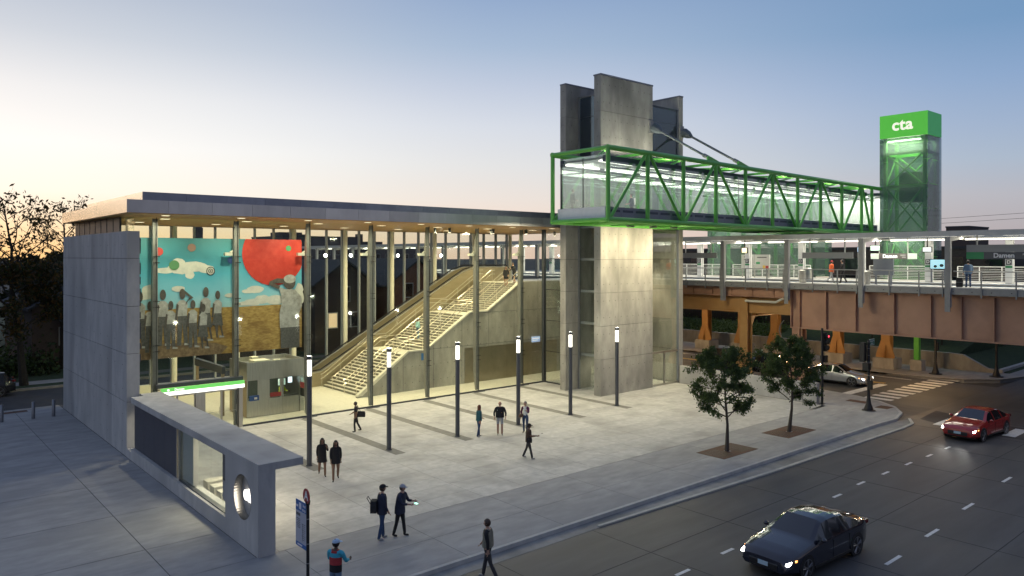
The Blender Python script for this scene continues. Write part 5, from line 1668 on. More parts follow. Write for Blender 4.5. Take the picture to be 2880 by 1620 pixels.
BARK = mat('bark', (.05, .04, .032), (.09, .075, .06), 8, .95, bump=.3, bscale=30, stretch=(1, 1, .3))
BARK_D = mat('dark_bark', (.02, .016, .012), (.035, .03, .022), 8, .95)
LEAF_G = [leafmat('locust_leaf', (.030, .055, .022), (.06, .095, .035)), leafmat('locust_leaf_light', (.05, .085, .03), (.085, .13, .045))]
LEAF_A = [leafmat('autumn_leaf', (.022, .026, .008), (.05, .045, .012)), leafmat('autumn_leaf_dark', (.012, .02, .008), (.03, .035, .012)), leafmat('autumn_leaf_orange', (.07, .042, .012), (.11, .06, .016))]


def tree(name, lbl, base, H, crown, fork, nb, leaves, lsize, bark, lm, seed, r0=.06, group=None, sub=3, sparse_top=0.0, cen=None, lift=.5):
    rng = np.random.default_rng(seed)
    t = thing(name, lbl, 'tree', base, group)
    tr = MB()
    bx, by, bz = base
    top = Vector((bx + rng.normal() * .06 * H, by + rng.normal() * .03 * H, bz + H * .93))
    kn = [Vector((bx, by, bz))]
    for q in (.25, .5, .75, 1):
        kn.append(Vector((bx, by, bz)).lerp(top, q) + Vector((rng.normal() * .012 * H, rng.normal() * .012 * H, 0)))
    rad = lambda q: r0 * (1 - .85 * q)
    for i in range(4):
        tr.tube(kn[i], kn[i + 1], rad(i / 4) * (1.35 if i == 0 else 1), rad((i + 1) / 4), 8)
    twigs = []

    def grow(p, d, l, r, depth):
        q = p + d * l
        mid = p.lerp(q, .5) + Vector(rng.normal(size=3) * l * .05)
        tr.tube(p, mid, r, r * .8, 5)
        tr.tube(mid, q, r * .8, r * .55, 5)
        twigs.append((mid, q, depth))
        if depth < sub:
            for k in range(3 if depth < 2 else 2):
                nd = (d + Vector(rng.normal(size=3) * .55) + Vector((0, 0, .12 * lift))).normalized()
                grow(p.lerp(q, rng.uniform(.45, 1)), nd, l * rng.uniform(.5, .72), r * .5, depth + 1)

    for k in range(nb):
        q = fork + (1 - fork) * (k + .3) / nb * .92
        p = kn[0].lerp(top, q)
        a = 2.4 * k + rng.uniform(-.4, .4)
        w_ = crown * (math.sin(math.pi * min(1, (q - fork) / (1 - fork) * .75 + .22)) ** .8)
        d = Vector((math.cos(a), math.sin(a), lift * rng.uniform(.7, 1.5))).normalized()
        grow(p, d, w_ * rng.uniform(.55, .8), rad(q) * .55, 1)
    tr.build('trunk', bark, t, 40)
    P = []
    ends = [w_ for w_ in twigs if w_[2] >= sub - 1]
    for i in range(leaves):
        a, b, _d = ends[rng.integers(len(ends))]
        if sparse_top and (b.z - bz) > H * (1 - sparse_top) and rng.random() < .93:
            continue
        f = rng.uniform(0, 1.25)
        c_ = a.lerp(b, f)
        P.append((c_.x + rng.normal() * .055 * crown, c_.y + rng.normal() * .055 * crown, c_.z + rng.normal() * .05 * crown - .02 * crown))
    leaf_mesh(P, lsize, 'crown', lm, t, rng, .35, 2.6)
    return t


tree('plaza_tree', 'small young tree in the nearer rusty square grate on the pavement', (32.24, 21.25, 0), 5.45, 1.55, .30, 24, 15000, .055, BARK, LEAF_G, 11, .085, 'young plaza trees')
tree('plaza_tree', 'small young tree in the farther rusty square grate, beside the traffic light', (38.42, 21.4, 0), 5.45, 1.6, .31, 24, 17000, .055, BARK, LEAF_G, 23, .085, 'young plaza trees')
for k, (x, y, lbl) in enumerate(((32.3, 21.25, 'rusty square tree grate nearer the camera'), (38.45, 21.4, 'rusty square tree grate nearer the street corner'))):
    g_ = thing('tree_grate', lbl, 'grate', (x, y, 0), 'tree grates')
    fr = MB()
    for (a, b, c, d) in ((-1.48, -.16, -.79, .79), (.16, 1.48, -.79, .79), (-.16, .16, .16, .79), (-.16, .16, -.79, -.16)):
        fr.box(x + a, x + b, y + c, y + d, .0005, .010)
    fr.build('grate_plate', RUST, g_)
    sl_ = MB()
    for i in range(14):
        for s_ in (-1, 1):
            sl_.box(x + s_ * (.30 + .08 * i) - .012, x + s_ * (.30 + .08 * i) + .012, y - .6, y + .6, .0105, .012)
    sl_.build('grate_slot', BLACK, g_, stuff=True)
random.seed(5)
BT = [(8.9, 66.2, 14.5, 5.2, 'big dark autumn tree at the left edge, the nearest to the wall', 1), (2.5, 68.5, 15.5, 5.5, 'big dark autumn tree at the far left edge of the picture', 2), (12.8, 74, 15.0, 4.8, 'tall sparse tree rising just behind the left end of the roof', 3), (-4.5, 72, 14, 5.5, 'dark tree outside the left edge beyond the street', 4), (5.5, 82, 13.5, 5.5, 'dark tree in the second row behind the left pavement', 5)]
for (x, y, h, c, lbl, s_) in BT:
    tree('street_tree', lbl, (x, y, 0), h, c, .26, 22, 15000, .15, BARK_D, LEAF_A, s_ + 40, .24, 'large trees across the side street', 3, .36, lift=.75)
for k, (x, y, h, c) in enumerate(((14, 93, 10, 5), (2, 98, 11, 6), (-12, 92, 11, 6), (22, 96, 9, 4.5), (8, 110, 11, 6), (-25, 100, 12, 7))):
    tree('back_tree', 'dark rounded tree in the %s row behind the big autumn trees' % ('second third fourth fifth sixth seventh'.split()[k]), (x, y, 0), h, c, .15, 14, 7000, .36, BARK_D, LEAF_A[1], 80 + k, .25, 'dark trees far behind the left pavement', 2)
for k, (x, y, h, c) in enumerate(((76, 47, 3.6, 1.4), (75, 33, 4, 1.6), (74.5, 26.5, 4.5, 1.6))):
    tree('slope_tree', 'thin dark young tree on the grass slope, number %s from the tower' % ('one', 'two', 'three')[k], (x, y, 1.2), h, c, .35, 10, 2000, .14, BARK_D, LEAF_G, 100 + k, .06, 'young trees on the grass slope', 2)
rng = np.random.default_rng(9)
gb = thing('leafy_bush', 'green weeds and shrubs on the grass slope beside the concrete tower', 'bush', (73.5, 50, 1.6))
P = np.column_stack([rng.uniform(71.6, 76, 6000), rng.uniform(42, 60, 6000), np.zeros(6000)])
P[:, 2] = .95 + (P[:, 0] - 71) * .17 + np.abs(rng.normal(size=6000)) * .38
leaf_mesh(P, .13, 'crown', LEAF_G, gb, rng, .0, 2.0)
hb = thing('dark_hedge', 'dark hedge along the lawn behind the left pavement', 'hedge', (0, 73, .8))
P = np.column_stack([rng.uniform(-30, 12, 16000), rng.uniform(70.5, 76, 16000), np.zeros(16000)])
P[:, 2] = np.abs(rng.normal(size=16000)) * 1.1
leaf_mesh(P, .22, 'crown', [LEAF_A[1], LEAF_G[0]], hb, rng, 0, 1.6)
struct('far_lawn', MB().prism([(-200, 64.7), (45, 64.7), (45, 66.1), (-200, 66.1)], 'z', -.3, .02).box(-200, 45, 68.0, 200, -.3, .01), GRASS)
lwk = struct('left_far_path', MB().box(-200, 45, 66.1, 68.0, -.3, -.01), JOINT)
for k in range(11):
    slab(lwk, 'path_slab', WALK, -18 + 3 * k, -15 + 3 * k, 66.12, 67.98, .03, .012)
struct('left_far_kerb', MB().box(-200, 45, 64.5, 64.7, -.3, .03), mat('left_kerb', (.22, .21, .19), (.3, .28, .25), 2, .85))
lp = thing('street_light', 'slim pale street light pole behind the dark trees at the left', 'street light', (13.2, 77.5, 0))
MB().tube((13.2, 77.5, 0), (13.2, 77.5, 8.2), .10, .07, 8).tube((13.2, 77.5, 8.1), (14.6, 77, 8.5), .05, None, 6).build('pole', GREY, lp)
MB().box(14.4, 15.2, 76.85, 77.15, 8.42, 8.55).build('lamp_head', CREAM, lp)
struct('side_kerb', MB().box(-200, 9.4, 55.9, 56.08, -.3, .004), mat('side_kerb_concrete', (.26, .26, .25), (.36, .36, .34), 2, .85))
struct('rust_tactile_paving', MB().box(3.2, 7.6, 54.9, 55.5, 0, .006), RUST)

# ------------------------------------------------------------------ bollards, poles, signs
bo = [(8.54, 52.3, 'steel bollard nearest the tall concrete wall'), (7.50, 52.3, 'middle steel bollard by the side street'), (5.95, 52.4, 'steel bollard at the left edge of the picture')]
bme = MB().lathe((0, 0, 0), [(.095, .001), (.095, .98), (.08, 1.0), (.03, 1.01)], 16).mesh('bollard', mat('bollard_steel', (.20, .21, .23), rough=.35, metal=.7), smooth=40)
for (x, y, lbl) in bo:
    o = bpy.data.objects.new('bollard', bme)
    C.objects.link(o)
    o.location = (x, y, 0)
    tag(o, lbl, 'bollard', 'steel bollards')
POLE = mat('pole_grey', (.085, .09, .10), (.10, .105, .115), 2, .45, metal=.3)
LENS = emi('lantern_lens', (1, .95, .80), 4)
lbls = ['light column nearest the round sign wall, beside the two women', 'second light column from the left on the plaza', 'third light column from the left, left of the red haired woman', 'fourth light column, between the hockey jersey man and the purple jacket woman', 'fifth light column, in front of the left tower slab', 'light column in front of the middle tower slab']
p0 = local('light_column', lbls[0] + ', grey with a lit top', 'light column', (POLE_X[0], 32.3, 0), 'lit light columns on the plaza')
MB().lathe((0, 0, 0), [(.16, .001), (.16, .04), (.118, .05), (.118, 4.12)], 16).build('pole', POLE, p0, 40)
MB().lathe((0, 0, 0), [(.122, 4.86), (.13, 4.87), (.13, 5.02), (.12, 5.04)], 16).build('cap', POLE, p0, 40)
MB().lathe((0, 0, 0), [(.105, 4.125), (.105, 4.86)], 14).build('lantern_lens', LENS, p0, 40)
cg = MB()
for k in range(6):
    a = math.pi / 3 * k
    cg.tube((.112 * math.cos(a), .112 * math.sin(a), 4.12), (.112 * math.cos(a), .112 * math.sin(a), 4.86), .008, None, 4)
cg.build('lantern_bar', POLE, p0)
for k, x in enumerate(POLE_X):
    if k:
        dup(p0, (x, 32.36, 0), 0, lbls[k] + ', grey with a lit top')
    for s_ in (0, math.pi * .5, math.pi, math.pi * 1.5):
        pass
    lamp('POINT', (x, 32.33, 5.25), 200, (1, .94, .72), .12)
bs_ = local('bus_stop_sign', 'bus stop pole with red round A sign and blue and white panel', 'bus stop sign', (9.44, 19.83, 0))
MB().tube((0, 0, 0), (0, 0, 2.66), .045, None, 10).tube((0, 0, 2.6), (0, 0, 2.72), .06, .075, 10).build('post', BLACK, bs_)
MB().tube((0, .03, 0), (0, .03, 0), .0).build('spare', BLACK, bs_) if False else None
# plates face back along the pavement (towards -x), like the photograph shows them
MB().tube((-.05, 0, 2.86), (-.035, 0, 2.86), .21, None, 28).build('disc', mat('sign_disc_red', (.32, .02, .025), rough=.4), bs_)
lettering('A', .34, TXT, bs_, (-.055, 0, 2.86), (0, -1, 0), .012, name='letter')
BB = mat('bus_blue', (.03, .12, .36), rough=.45)
MB().box(-.03, -.01, .05, .72, 2.32, 2.62).box(-.03, -.01, .05, .72, 1.30, 1.42).build('blue_band', BB, bs_)
MB().box(-.03, -.01, .05, .72, 1.422, 2.318).build('white_panel', mat('bus_white', (.42, .44, .50), rough=.5), bs_)
lettering('bus', .13, TXT, bs_, (-.034, .17, 2.52), (0, -1, 0), .003)
lettering('stop', .13, TXT, bs_, (-.034, .19, 2.40), (0, -1, 0), .003)
MB().box(-.034, -.031, .36, .50, 2.38, 2.56).build('bus_symbol', TXT, bs_)
MB().box(-.034, -.031, .56, .68, 2.42, 2.48).build('print', TXT, bs_)
pr_ = MB().box(-.034, -.031, .42, .68, 2.18, 2.26)
for k in range(6):
    pr_.box(-.034, -.031, .42, .66 - .03 * (k % 3), 2.08 - .05 * k, 2.10 - .05 * k)
for k in range(9):
    pr_.box(-.034, -.031, .10 + .02 * (k % 3), .32 - .04 * ((k * 7) % 3), 1.98 - .055 * k, 1.995 - .055 * k)
pr_.box(-.034, -.031, .27, .29, 1.5, 2.0).build('print', DSIGN, bs_)
MB().box(-.034, -.031, .30, .6, 1.34, 1.38).build('print', TXT, bs_)
for z in (2.2, 1.5, .95, .3):
    MB().tube((0, 0, z), (0, 0, z + .02), .05, None, 10).build('clamp', GREY, bs_)

SIGB = mat('signal_black', (.010, .010, .011), rough=.5)
s1_ = local('traffic_signal', 'black traffic signal on a flared corner pole with a green street name plate', 'traffic light', (47.4, 21.07, 0))
MB().lathe((0, 0, 0), [(.40, .001), (.40, .05), (.27, .06), (.26, .16), (.15, .45), (.10, .8), (.085, 1.2), (.08, 4.4)], 16).build('pole', SIGB, s1_, 40)
MB().lathe((0, 0, 0), [(.43, .0005), (.43, .03)], 20).build('base_ring', WALK, s1_)
for k in range(8):
    MB().tube((0, 0, 1.35 + .42 * k), (0, 0, 1.37 + .42 * k), .09, None, 10).build('band_clamp', GREY, s1_)
MB().box(-.5, -.1, -.2, .16, 2.55, 3.0).build('pedestrian_signal', SIGB, s1_)
MB().box(-.38, -.08, .1, .4, 3.05, 4.25).build('signal_head', SIGB, s1_)
MB().box(-.16, .02, -.25, -.02, 1.35, 1.9).build('push_button', SIGB, s1_)
STG = mat('street_sign_green', (.02, .14, .10), rough=.5)
MB().box(.05, .75, -.03, -.01, 4.08, 4.44).build('street_plate', WHITE, s1_)
MB().box(.07, .73, -.035, -.031, 4.10, 4.42).build('street_plate_face', STG, s1_)
lettering('Damen Av', .14, TXT, s1_, (.4, -.04, 4.32), (1, 0, 0), .003)
lettering('2000 W', .10, TXT, s1_, (.4, -.04, 4.17), (1, 0, 0), .002)
s2_ = local('traffic_signal', 'tall black traffic signal showing red beside the plaza end wall', 'traffic light', (47.15, 23.95, 0))
MB().tube((0, 0, 0), (0, 0, 4.95), .085, .075, 12).build('pole', SIGB, s2_, 40)
MB().box(.12, .46, -.12, .12, 3.45, 4.65).build('signal_head', SIGB, s2_)
for k in range(3):
    MB().tube((.29, -.13, 4.42 - .37 * k), (.29, -.30, 4.42 - .37 * k), .14, None, 10).build('signal_visor', SIGB, s2_)
MB().tube((.47, .0, 4.46), (.485, .0, 4.46), .11, None, 12).tube((.29, -.301, 4.42), (.29, -.31, 4.42), .06, None, 12).build('red_lens', emi('red_signal', (1, .03, .06), 5), s2_)
MB().box(.08, .46, -.16, .18, 2.72, 3.15).build('pedestrian_signal', SIGB, s2_)
for k, (x, y, h, lbl) in enumerate(((66.4, 24.1, 6, 'black signal pole on the far pavement beyond the crosswalk'), (68.5, 20.35, 7.5, 'black lamp pole at the far street corner at right'))):
    q = local('signal_pole', lbl, 'pole', (x, y, 0.003), 'black poles on the far corner')
    MB().lathe((0, 0, 0), [(.5, .001), (.5, .05), (.3, .06), (.16, .5), (.09, 1.0), (.08, h)], 14).build('pole', SIGB, q, 40)
    if k == 0:
        MB().box(.05, .25, -.18, .02, 1.9, 2.6).build('push_button', SIGB, q)
        MB().box(-.2, .2, -.3, .05, 3.2, 4.2).build('signal_head', SIGB, q)

# ------------------------------------------------------------------ people
SKIN_L = mat('skin_light', (.42, .25, .18), rough=.55)
SKIN_M = mat('skin_brown', (.20, .11, .07), rough=.55)
SKIN_D = mat('skin_dark', (.07, .040, .028), rough=.55)
HAIR_K = mat('hair_black', (.012, .010, .010), rough=.5)
HAIR_B = mat('hair_brown', (.05, .028, .016), rough=.5)
HAIR_R = mat('hair_auburn', (.13, .035, .015), rough=.5)
HAIR_G = mat('hair_grey', (.22, .20, .18), rough=.6)
FABRIC = {}


def fab(name, c):
    if name not in FABRIC:
        FABRIC[name] = mat(name, c, tuple(min(1, q * 1.35 + .002) for q in c), 14, .9, coord='obj', bump=.2, bscale=18)
    return FABRIC[name]


K = fab('black_cloth', (.012, .012, .014))
NAVY = fab('navy_cloth', (.018, .022, .042))
JEAN = fab('blue_denim', (.025, .05, .11))
DENIM_L = fab('pale_denim', (.10, .16, .24))
WHT = fab('white_cloth', (.55, .55, .53))
GRY = fab('grey_cloth', (.30, .31, .32))
TEAL = fab('teal_cloth', (.02, .085, .10))
PURP = fab('purple_cloth', (.085, .02, .06))
ORNG = fab('orange_cloth', (.62, .11, .03))
TAN = fab('olive_tan_cloth', (.17, .16, .12))
TURQ = fab('turquoise_cloth', (.04, .30, .40))
REDC = fab('red_cloth', (.30, .03, .035))
MINT = fab('mint_cloth', (.25, .45, .45))
DKGREY = fab('charcoal_cloth', (.035, .034, .036))
BRNC = fab('brown_print_cloth', (.055, .035, .025))
SHOE = mat('dark_shoe', (.015, .014, .014), rough=.5)
SHOE_W = mat('pale_shoe', (.30, .29, .28), rough=.6)
SUIT = fab('dark_suit', (.03, .028, .032))
HIVIS = fab('hi_vis_yellow', (.55, .62, .04))


def person(lbl, loc, face, h=1.75, skin=SKIN_L, top=K, sleeve=None, bottom=K, shoe=SHOE, hair=HAIR_K, hairstyle='short', hat=None, hat_m=K, legs=(12, -14), knees=(4, 10), arms=((6, 8, 12), (-6, 8, 12)),
           shorts=None, dress=None, jacket=None, jacket_m=None, female=False, lean=0, head_turn=0, bare_fore=False, nose_up=0):
    """face: world direction (x, y) the figure looks along. legs/knees in degrees (swing forward +), arms: (forward, outward, elbow bend)."""
    a = math.atan2(face[1], face[0]) - math.pi / 2
    p = local('person', lbl, 'person', loc, None, a)
    s = h / 1.75
    R = math.radians
    V, E, RR, tagm = [], [], [], []

    def vert(co, r, t):
        V.append(Vector(co) * s)
        RR.append((r[0] * s, r[1] * s))
        tagm.append(t)
        return len(V) - 1

    def link(a_, b_):
        E.append((a_, b_))
    sh, hp_ = (.175, .10) if female else (.205, .095)
    ly = math.sin(R(lean))
    pel = vert((0, 0, .95), (.165 if female else .165, .118), 'b')
    wst = vert((0, .02 * ly, 1.10), (.128 if female else .155, .108), 't')
    chs = vert((0, .25 * ly, 1.30), (.16 if female else .185, .118), 't')
    shc = vert((0, .38 * ly, 1.43), (.10, .08), 't')
    nk = vert((0, .42 * ly + .01, 1.50), (.058, .06), 's')
    hd0 = vert((0, .44 * ly + .02, 1.56), (.055, .06), 's')
    for q in ((pel, wst), (wst, chs), (chs, shc), (shc, nk), (nk, hd0)):
        link(*q)
    hands = []
    low = 9
    feet = []
    for i, sd in enumerate((-1, 1)):
        th_, kn = R(legs[i]), R(knees[i])
        hip = Vector((sd * hp_, 0, .90))
        kne = hip + Vector((sd * .012, math.sin(th_) * .42, -math.cos(th_) * .42))
        an = kne + Vector((0, math.sin(th_ - kn) * .40, -math.cos(th_ - kn) * .40))
        toe = an + Vector((sd * .02, .15, -.035))
        feet.append((hip, kne, an, toe))
        low = min(low, an.z - .08)
    for i, sd in enumerate((-1, 1)):
        hip, kne, an, toe = feet[i]
        bare = dress is not None or (shorts is not None)
        k1 = vert(hip + Vector((0, 0, -.03)), (.10, .108), 'b')
        k1b = vert(hip.lerp(kne, .55), (.084, .09), 's' if dress is not None and dress > .62 else 'b')
        k2 = vert(kne, (.060, .064), 's' if bare else 'l')
        k3 = vert(kne.lerp(an, .4), (.052 if bare else .066, .064), 's' if bare else 'l')
        k4 = vert(an, (.038 if bare else .056, .05), 's' if bare else 'l')
        k5 = vert(an + Vector((0, -.035, -.05)), (.038, .035), 'o')
        k6 = vert(toe + Vector((0, .0, -.02)), (.042, .028), 'o')
        for q in ((pel, k1), (k1, k1b), (k1b, k2), (k2, k3), (k3, k4), (k4, k5), (k5, k6)):
            link(*q)
        fw, out, el_ = (R(q) for q in arms[i])
        sho = Vector((sd * sh, .38 * ly, 1.415))
        d = Vector((sd * math.sin(out), math.sin(fw) * math.cos(out), -math.cos(fw) * math.cos(out)))
        elb = sho + d * .285
        fw2 = fw + el_
        d2 = Vector((sd * math.sin(out) * .3 - sd * math.sin(el_) * .35, math.sin(fw2), -math.cos(fw2))).normalized()
        wr = elb + d2 * .25
        s1 = vert(sho, (.075, .075), 'v')
        s2 = vert(sho.lerp(elb, .5), (.065, .065), 'v')
        s3 = vert(elb, (.054, .054), 's' if bare_fore else 'v')
        s4 = vert(elb.lerp(wr, .45), (.049, .049), 's' if bare_fore else 'v')
        s5 = vert(wr, (.028, .030), 's')
        s6 = vert(wr + d2 * .07, (.038, .020), 's')
        for q in ((shc, s1), (s1, s2), (s2, s3), (s3, s4), (s4, s5), (s5, s6)):
            link(*q)
        hands.append((wr + d2 * .09, d2, sd))
    me = bpy.data.meshes.new('skeleton')
    me.from_pydata([v for v in V], E, [])
    ob = bpy.data.objects.new('skeleton', me)
    C.objects.link(ob)
    m_ = ob.modifiers.new('skin', 'SKIN')
    m_.use_smooth_shade = True
    for i, q in enumerate(RR):
        me.skin_vertices[0].data[i].radius = q
        me.skin_vertices[0].data[i].use_root = (i == 0)
    sb = ob.modifiers.new('sub', 'SUBSURF')
    sb.levels = sb.render_levels = 1
    dg = bpy.context.evaluated_depsgraph_get()
    ev = bpy.data.meshes.new_from_object(ob.evaluated_get(dg))
    bpy.data.objects.remove(ob)
    mats = [skin, top, sleeve or top, bottom, shoe, hair, BLACK, mat('lip_tone', (.25, .09, .08), rough=.5) if 'lip_tone' not in bpy.data.materials else bpy.data.materials['lip_tone'], shorts or bottom]
    idx = {'s': 0, 't': 1, 'v': 2, 'b': 8 if shorts else 3, 'l': 3, 'o': 4}
    bd = MB()
    bd.v = [tuple(v.co) for v in ev.vertices]
    seg = [(V[a_], V[b_], tagm[a_], tagm[b_]) for a_, b_ in E]
    for f in ev.polygons:
        c = f.center
        best, bt = 1e9, 's'
        for (A, B_, ta, tb_) in seg:
            ab = B_ - A
            t = max(0, min(1, (c - A).dot(ab) / ab.length_squared))
            dd = (A + ab * t - c).length
            if dd < best:
                best, bt = dd, (ta if t < .5 else tb_)
        bd.f.append(tuple(f.vertices))
        bd.m.append(idx[bt])
    bpy.data.meshes.remove(ev)
    # fingers
    for (c, d, sd) in hands:
        sdv = d.cross(Vector((0, 1, 0)))
        sdv = sdv.normalized() if sdv.length > .1 else Vector((1, 0, 0))
        up = sdv.cross(d).normalized()
        for k, (o_, ln) in enumerate(((-.024, .062), (-.008, .072), (.008, .068), (.023, .052))):
            A = (c + sdv * o_ - d * .01) * s
            B_ = (c + sdv * o_ * 1.15 + d * ln * .55 + up * .004) * s
            D_ = (c + sdv * o_ * 1.15 + d * ln * .9 + up * .022) * s
            bd.tube(A, B_, .0095 * s, .0085 * s, 5, 0).tube(B_, D_, .0085 * s, .0065 * s, 5, 0)
        bd.tube((c - d * .05 + sdv * .028) * s, (c + sdv * .055 + d * .005 + up * .01) * s, .011 * s, .0075 * s, 5, 0)
    # head
    hc = Vector((0, .44 * ly + .03, 1.645)) * s
    ct, st_ = math.cos(R(head_turn)), math.sin(R(head_turn))
    rot = lambda v: (hc.x + (v[0] * ct - v[1] * st_) * s, hc.y + (v[0] * st_ + v[1] * ct) * s, hc.z + v[2] * s)
    hd = MB().ell((0, 0, 0), (.081, .098, .116), 12, 10)
    hv = []
    for (x, y, z) in hd.v:
        if z < -.02 and y > 0:
            x *= 1 - .28 * min(1, (-z - .02) / .08)
        if z < -.05 and y < 0:
            y *= .8
        hv.append((x, y, z))
    bd.add([rot(v) for v in hv], hd.f, 0)
    ns = [(-.014, .088, -.012), (.014, .088, -.012), (0, .112, -.028), (0, .088, .022), (0, .088, -.036)]
    bd.add([rot(v) for v in ns], [(0, 2, 3), (2, 1, 3), (0, 4, 2), (4, 1, 2)], 0)
    for sd in (-1, 1):
        e_ = MB().ell((sd * .030, .079, .012), (.012, .010, .007), 8, 4)
        bd.add([rot(v) for v in e_.v], e_.f, 6)
        e_ = MB().ell((sd * .078, -.006, -.004), (.012, .022, .034), 8, 5)
        bd.add([rot(v) for v in e_.v], e_.f, 0)
    mo = MB().ell((0, .077, -.052), (.022, .010, .007), 8, 4)
    bd.add([rot(v) for v in mo.v], mo.f, 7)
    bd.v = [(x, y, z - low * s) for x, y, z in bd.v]
    bd.build('body', mats, p, 60)
    dz = -low * s

    def add_local(mb, name, m2):
        mb.v = [(q[0], q[1], q[2] + dz) for q in (rot(v) for v in mb.v)]
        return mb.build(name, m2, p, 60)
    if hairstyle:
        hb_ = MB()
        cap = MB().ell((0, -.012, .012), (.093, .108, .122), 14, 8)
        keep = [f for f in cap.f if not (sum(cap.v[i][1] for i in f) / 4 > .030 and sum(cap.v[i][2] for i in f) / 4 < .062) and sum(cap.v[i][2] for i in f) / 4 > -.075]
        hb_.add(cap.v, keep)
        if hairstyle == 'long':
            for k in range(11):
                a_ = math.pi + math.pi * (k - 5) / 5 * .62
                x, y = .085 * math.sin(a_ - math.pi), -.085 * math.cos(a_ - math.pi) * .9
                hb_.tube((x * .95, y * .9, .03), (x * 1.15, y * 1.1 - .005, -.17), .030, .028, 6).tube((x * 1.15, y * 1.1 - .005, -.17), (x * 1.05, y * 1.0 - .02, -.36 - .02 * (k % 3)), .028, .010, 6)
        if hairstyle == 'tail':
            hb_.tube((0, -.09, .01), (0, -.14, -.08), .035, .035, 8).tube((0, -.14, -.08), (0, -.13, -.25), .035, .012, 8)
        if hairstyle == 'bun':
            hb_.ell((0, -.12, .05), (.045, .045, .045), 8, 6)
        add_local(hb_, 'hair', hair)
    if hat:
        ht = MB()
        if hat == 'cap':
            ht.ell((0, -.005, .035), (.098, .113, .098), 14, 6, 0, 0, 90)
            ht.add([(-.07, .075, .036), (.07, .075, .036), (.06, .165, .022), (0, .185, .02), (-.06, .165, .022), (-.07, .075, .046), (.07, .075, .046), (.06, .165, .03), (0, .185, .028), (-.06, .165, .03)], [(0, 4, 3, 2, 1), (5, 6, 7, 8, 9), (1, 2, 7, 6), (2, 3, 8, 7), (3, 4, 9, 8), (4, 0, 5, 9)])
        else:
            ht.ell((0, -.008, .02), (.094, .108, .122), 14, 6, 0, -5, 90)
        add_local(ht, 'hat', hat_m)

    def shell(name, m2, z0, z1, w0, w1, d0, d1, fl=1.0, front=0.0):
        n, kk = 20, 6
        mb = MB()
        vs = []
        for j in range(kk + 1):
            t = j / kk
            z = z0 + (z1 - z0) * t
            ws = w0 + (w1 - w0) * min(1, t * fl)
            ds = d0 + (d1 - d0) * min(1, t * fl)
            if t > .85:
                ws *= .82
                ds *= .85
            yo = ly * max(0, (z - 1.0)) * .9
            for i in range(n):
                a_ = 2 * math.pi * i / n
                wob = 1 + .03 * math.sin(5 * a_ + 3 * t)
                vs.append(((ws * math.cos(a_) * wob) * s, (yo + ds * math.sin(a_) * wob) * s, z * s + dz))
        fs = []
        for j in range(kk):
            for i in range(n):
                k_ = (i + 1) % n
                fs.append((j * n + i, j * n + k_, (j + 1) * n + k_, (j + 1) * n + i))
        fs.append(tuple(range(n - 1, -1, -1)))
        mb.add(vs, fs)
        return mb.build(name, m2, p, 60)
    if dress is not None:
        shell('dress', bottom, dress, 1.12, .235 if dress < .7 else .21, .15, .18, .125, 1.0)
    if jacket is not None:
        shell('jacket', jacket_m or top, jacket, 1.44, .232 if not female else .205, .222 if not female else .19, .168, .15, 1.4)
    p['skin_low'] = 0
    del p['skin_low']
    return p


IR = (.759, -.651)       # towards the right of the picture
ILF = (-.759, .651)
TOC = (-.651, -.759)     # towards the camera
AWAY = (.651, .759)


def mixd(*ws):
    x = sum(w_ * d[0] for w_, d in ws)
    y = sum(w_ * d[1] for w_, d in ws)
    l_ = math.hypot(x, y)
    return (x / l_, y / l_)


person('woman in short black coat, left of the two walking by the first light column', (15.17, 30.45, 0), mixd((1, TOC), (.35, IR)), 1.66, SKIN_M, K, K, K, SHOE, HAIR_K, 'long', legs=(16, -16), knees=(5, 14), arms=((40, 12, 105), (-8, 10, 14)), dress=.66, jacket=.72, jacket_m=K, female=True)
person('woman in black jacket and ankle boots, right of two walking by the first light column', (15.3, 29.45, 0), mixd((1, TOC), (.3, IR)), 1.72, SKIN_M, K, K, K, SHOE, HAIR_K, 'long', legs=(-14, 14), knees=(12, 4), arms=((-10, 10, 10), (10, 10, 14)), dress=.76, jacket=.80, jacket_m=K, female=True)
person('person all in black walking past the glass front with a black shoulder bag', (20.37, 36.88, 0), mixd((1, ILF), (.15, TOC)), 1.64, SKIN_M, K, K, K, SHOE, HAIR_K, 'short', legs=(10, -12), knees=(14, 16), arms=((-14, 6, 40), (12, 8, 50)), bare_fore=True)
person('woman with long auburn hair in a teal jacket and blue jeans', (24.79, 31.58, 0), mixd((.8, IR), (.35, AWAY)), 1.68, SKIN_L, TEAL, TEAL, JEAN, SHOE_W, HAIR_R, 'long', legs=(5, -6), knees=(2, 6), arms=((14, 6, 40), (-4, 6, 10)), jacket=.90, jacket_m=TEAL, female=True)
hk = person('bald man in black hockey sweater and grey shorts with hands in his pockets', (25.95, 31.22, 0), mixd((1, TOC), (.05, IR)), 1.78, SKIN_L, K, K, SKIN_L, SHOE_W, HAIR_G, None, legs=(5, 3), knees=(2, 2), arms=((4, 22, 30), (4, 22, 30)), jacket=.92, jacket_m=K, shorts=GRY)
person('short haired woman in a purple jacket with a small brown shoulder bag', (27.28, 30.65, 0), mixd((1, TOC), (.35, ILF)), 1.70, SKIN_L, WHT, PURP, JEAN, SHOE, HAIR_G, 'short', legs=(4, -4), knees=(2, 4), arms=((28, 12, 95), (2, 12, 12)), female=True)
person('woman in a black cap striding along and holding out a phone', (23.92, 26.64, 0), mixd((1, IR), (.1, TOC)), 1.66, SKIN_M, BRNC, BRNC, DKGREY, SHOE_W, HAIR_K, 'tail', 'cap', K, legs=(-16, 14), knees=(8, 2), arms=((-5, 8, 14), (34, 6, 58)), jacket=.86, jacket_m=BRNC, female=True, bare_fore=True)
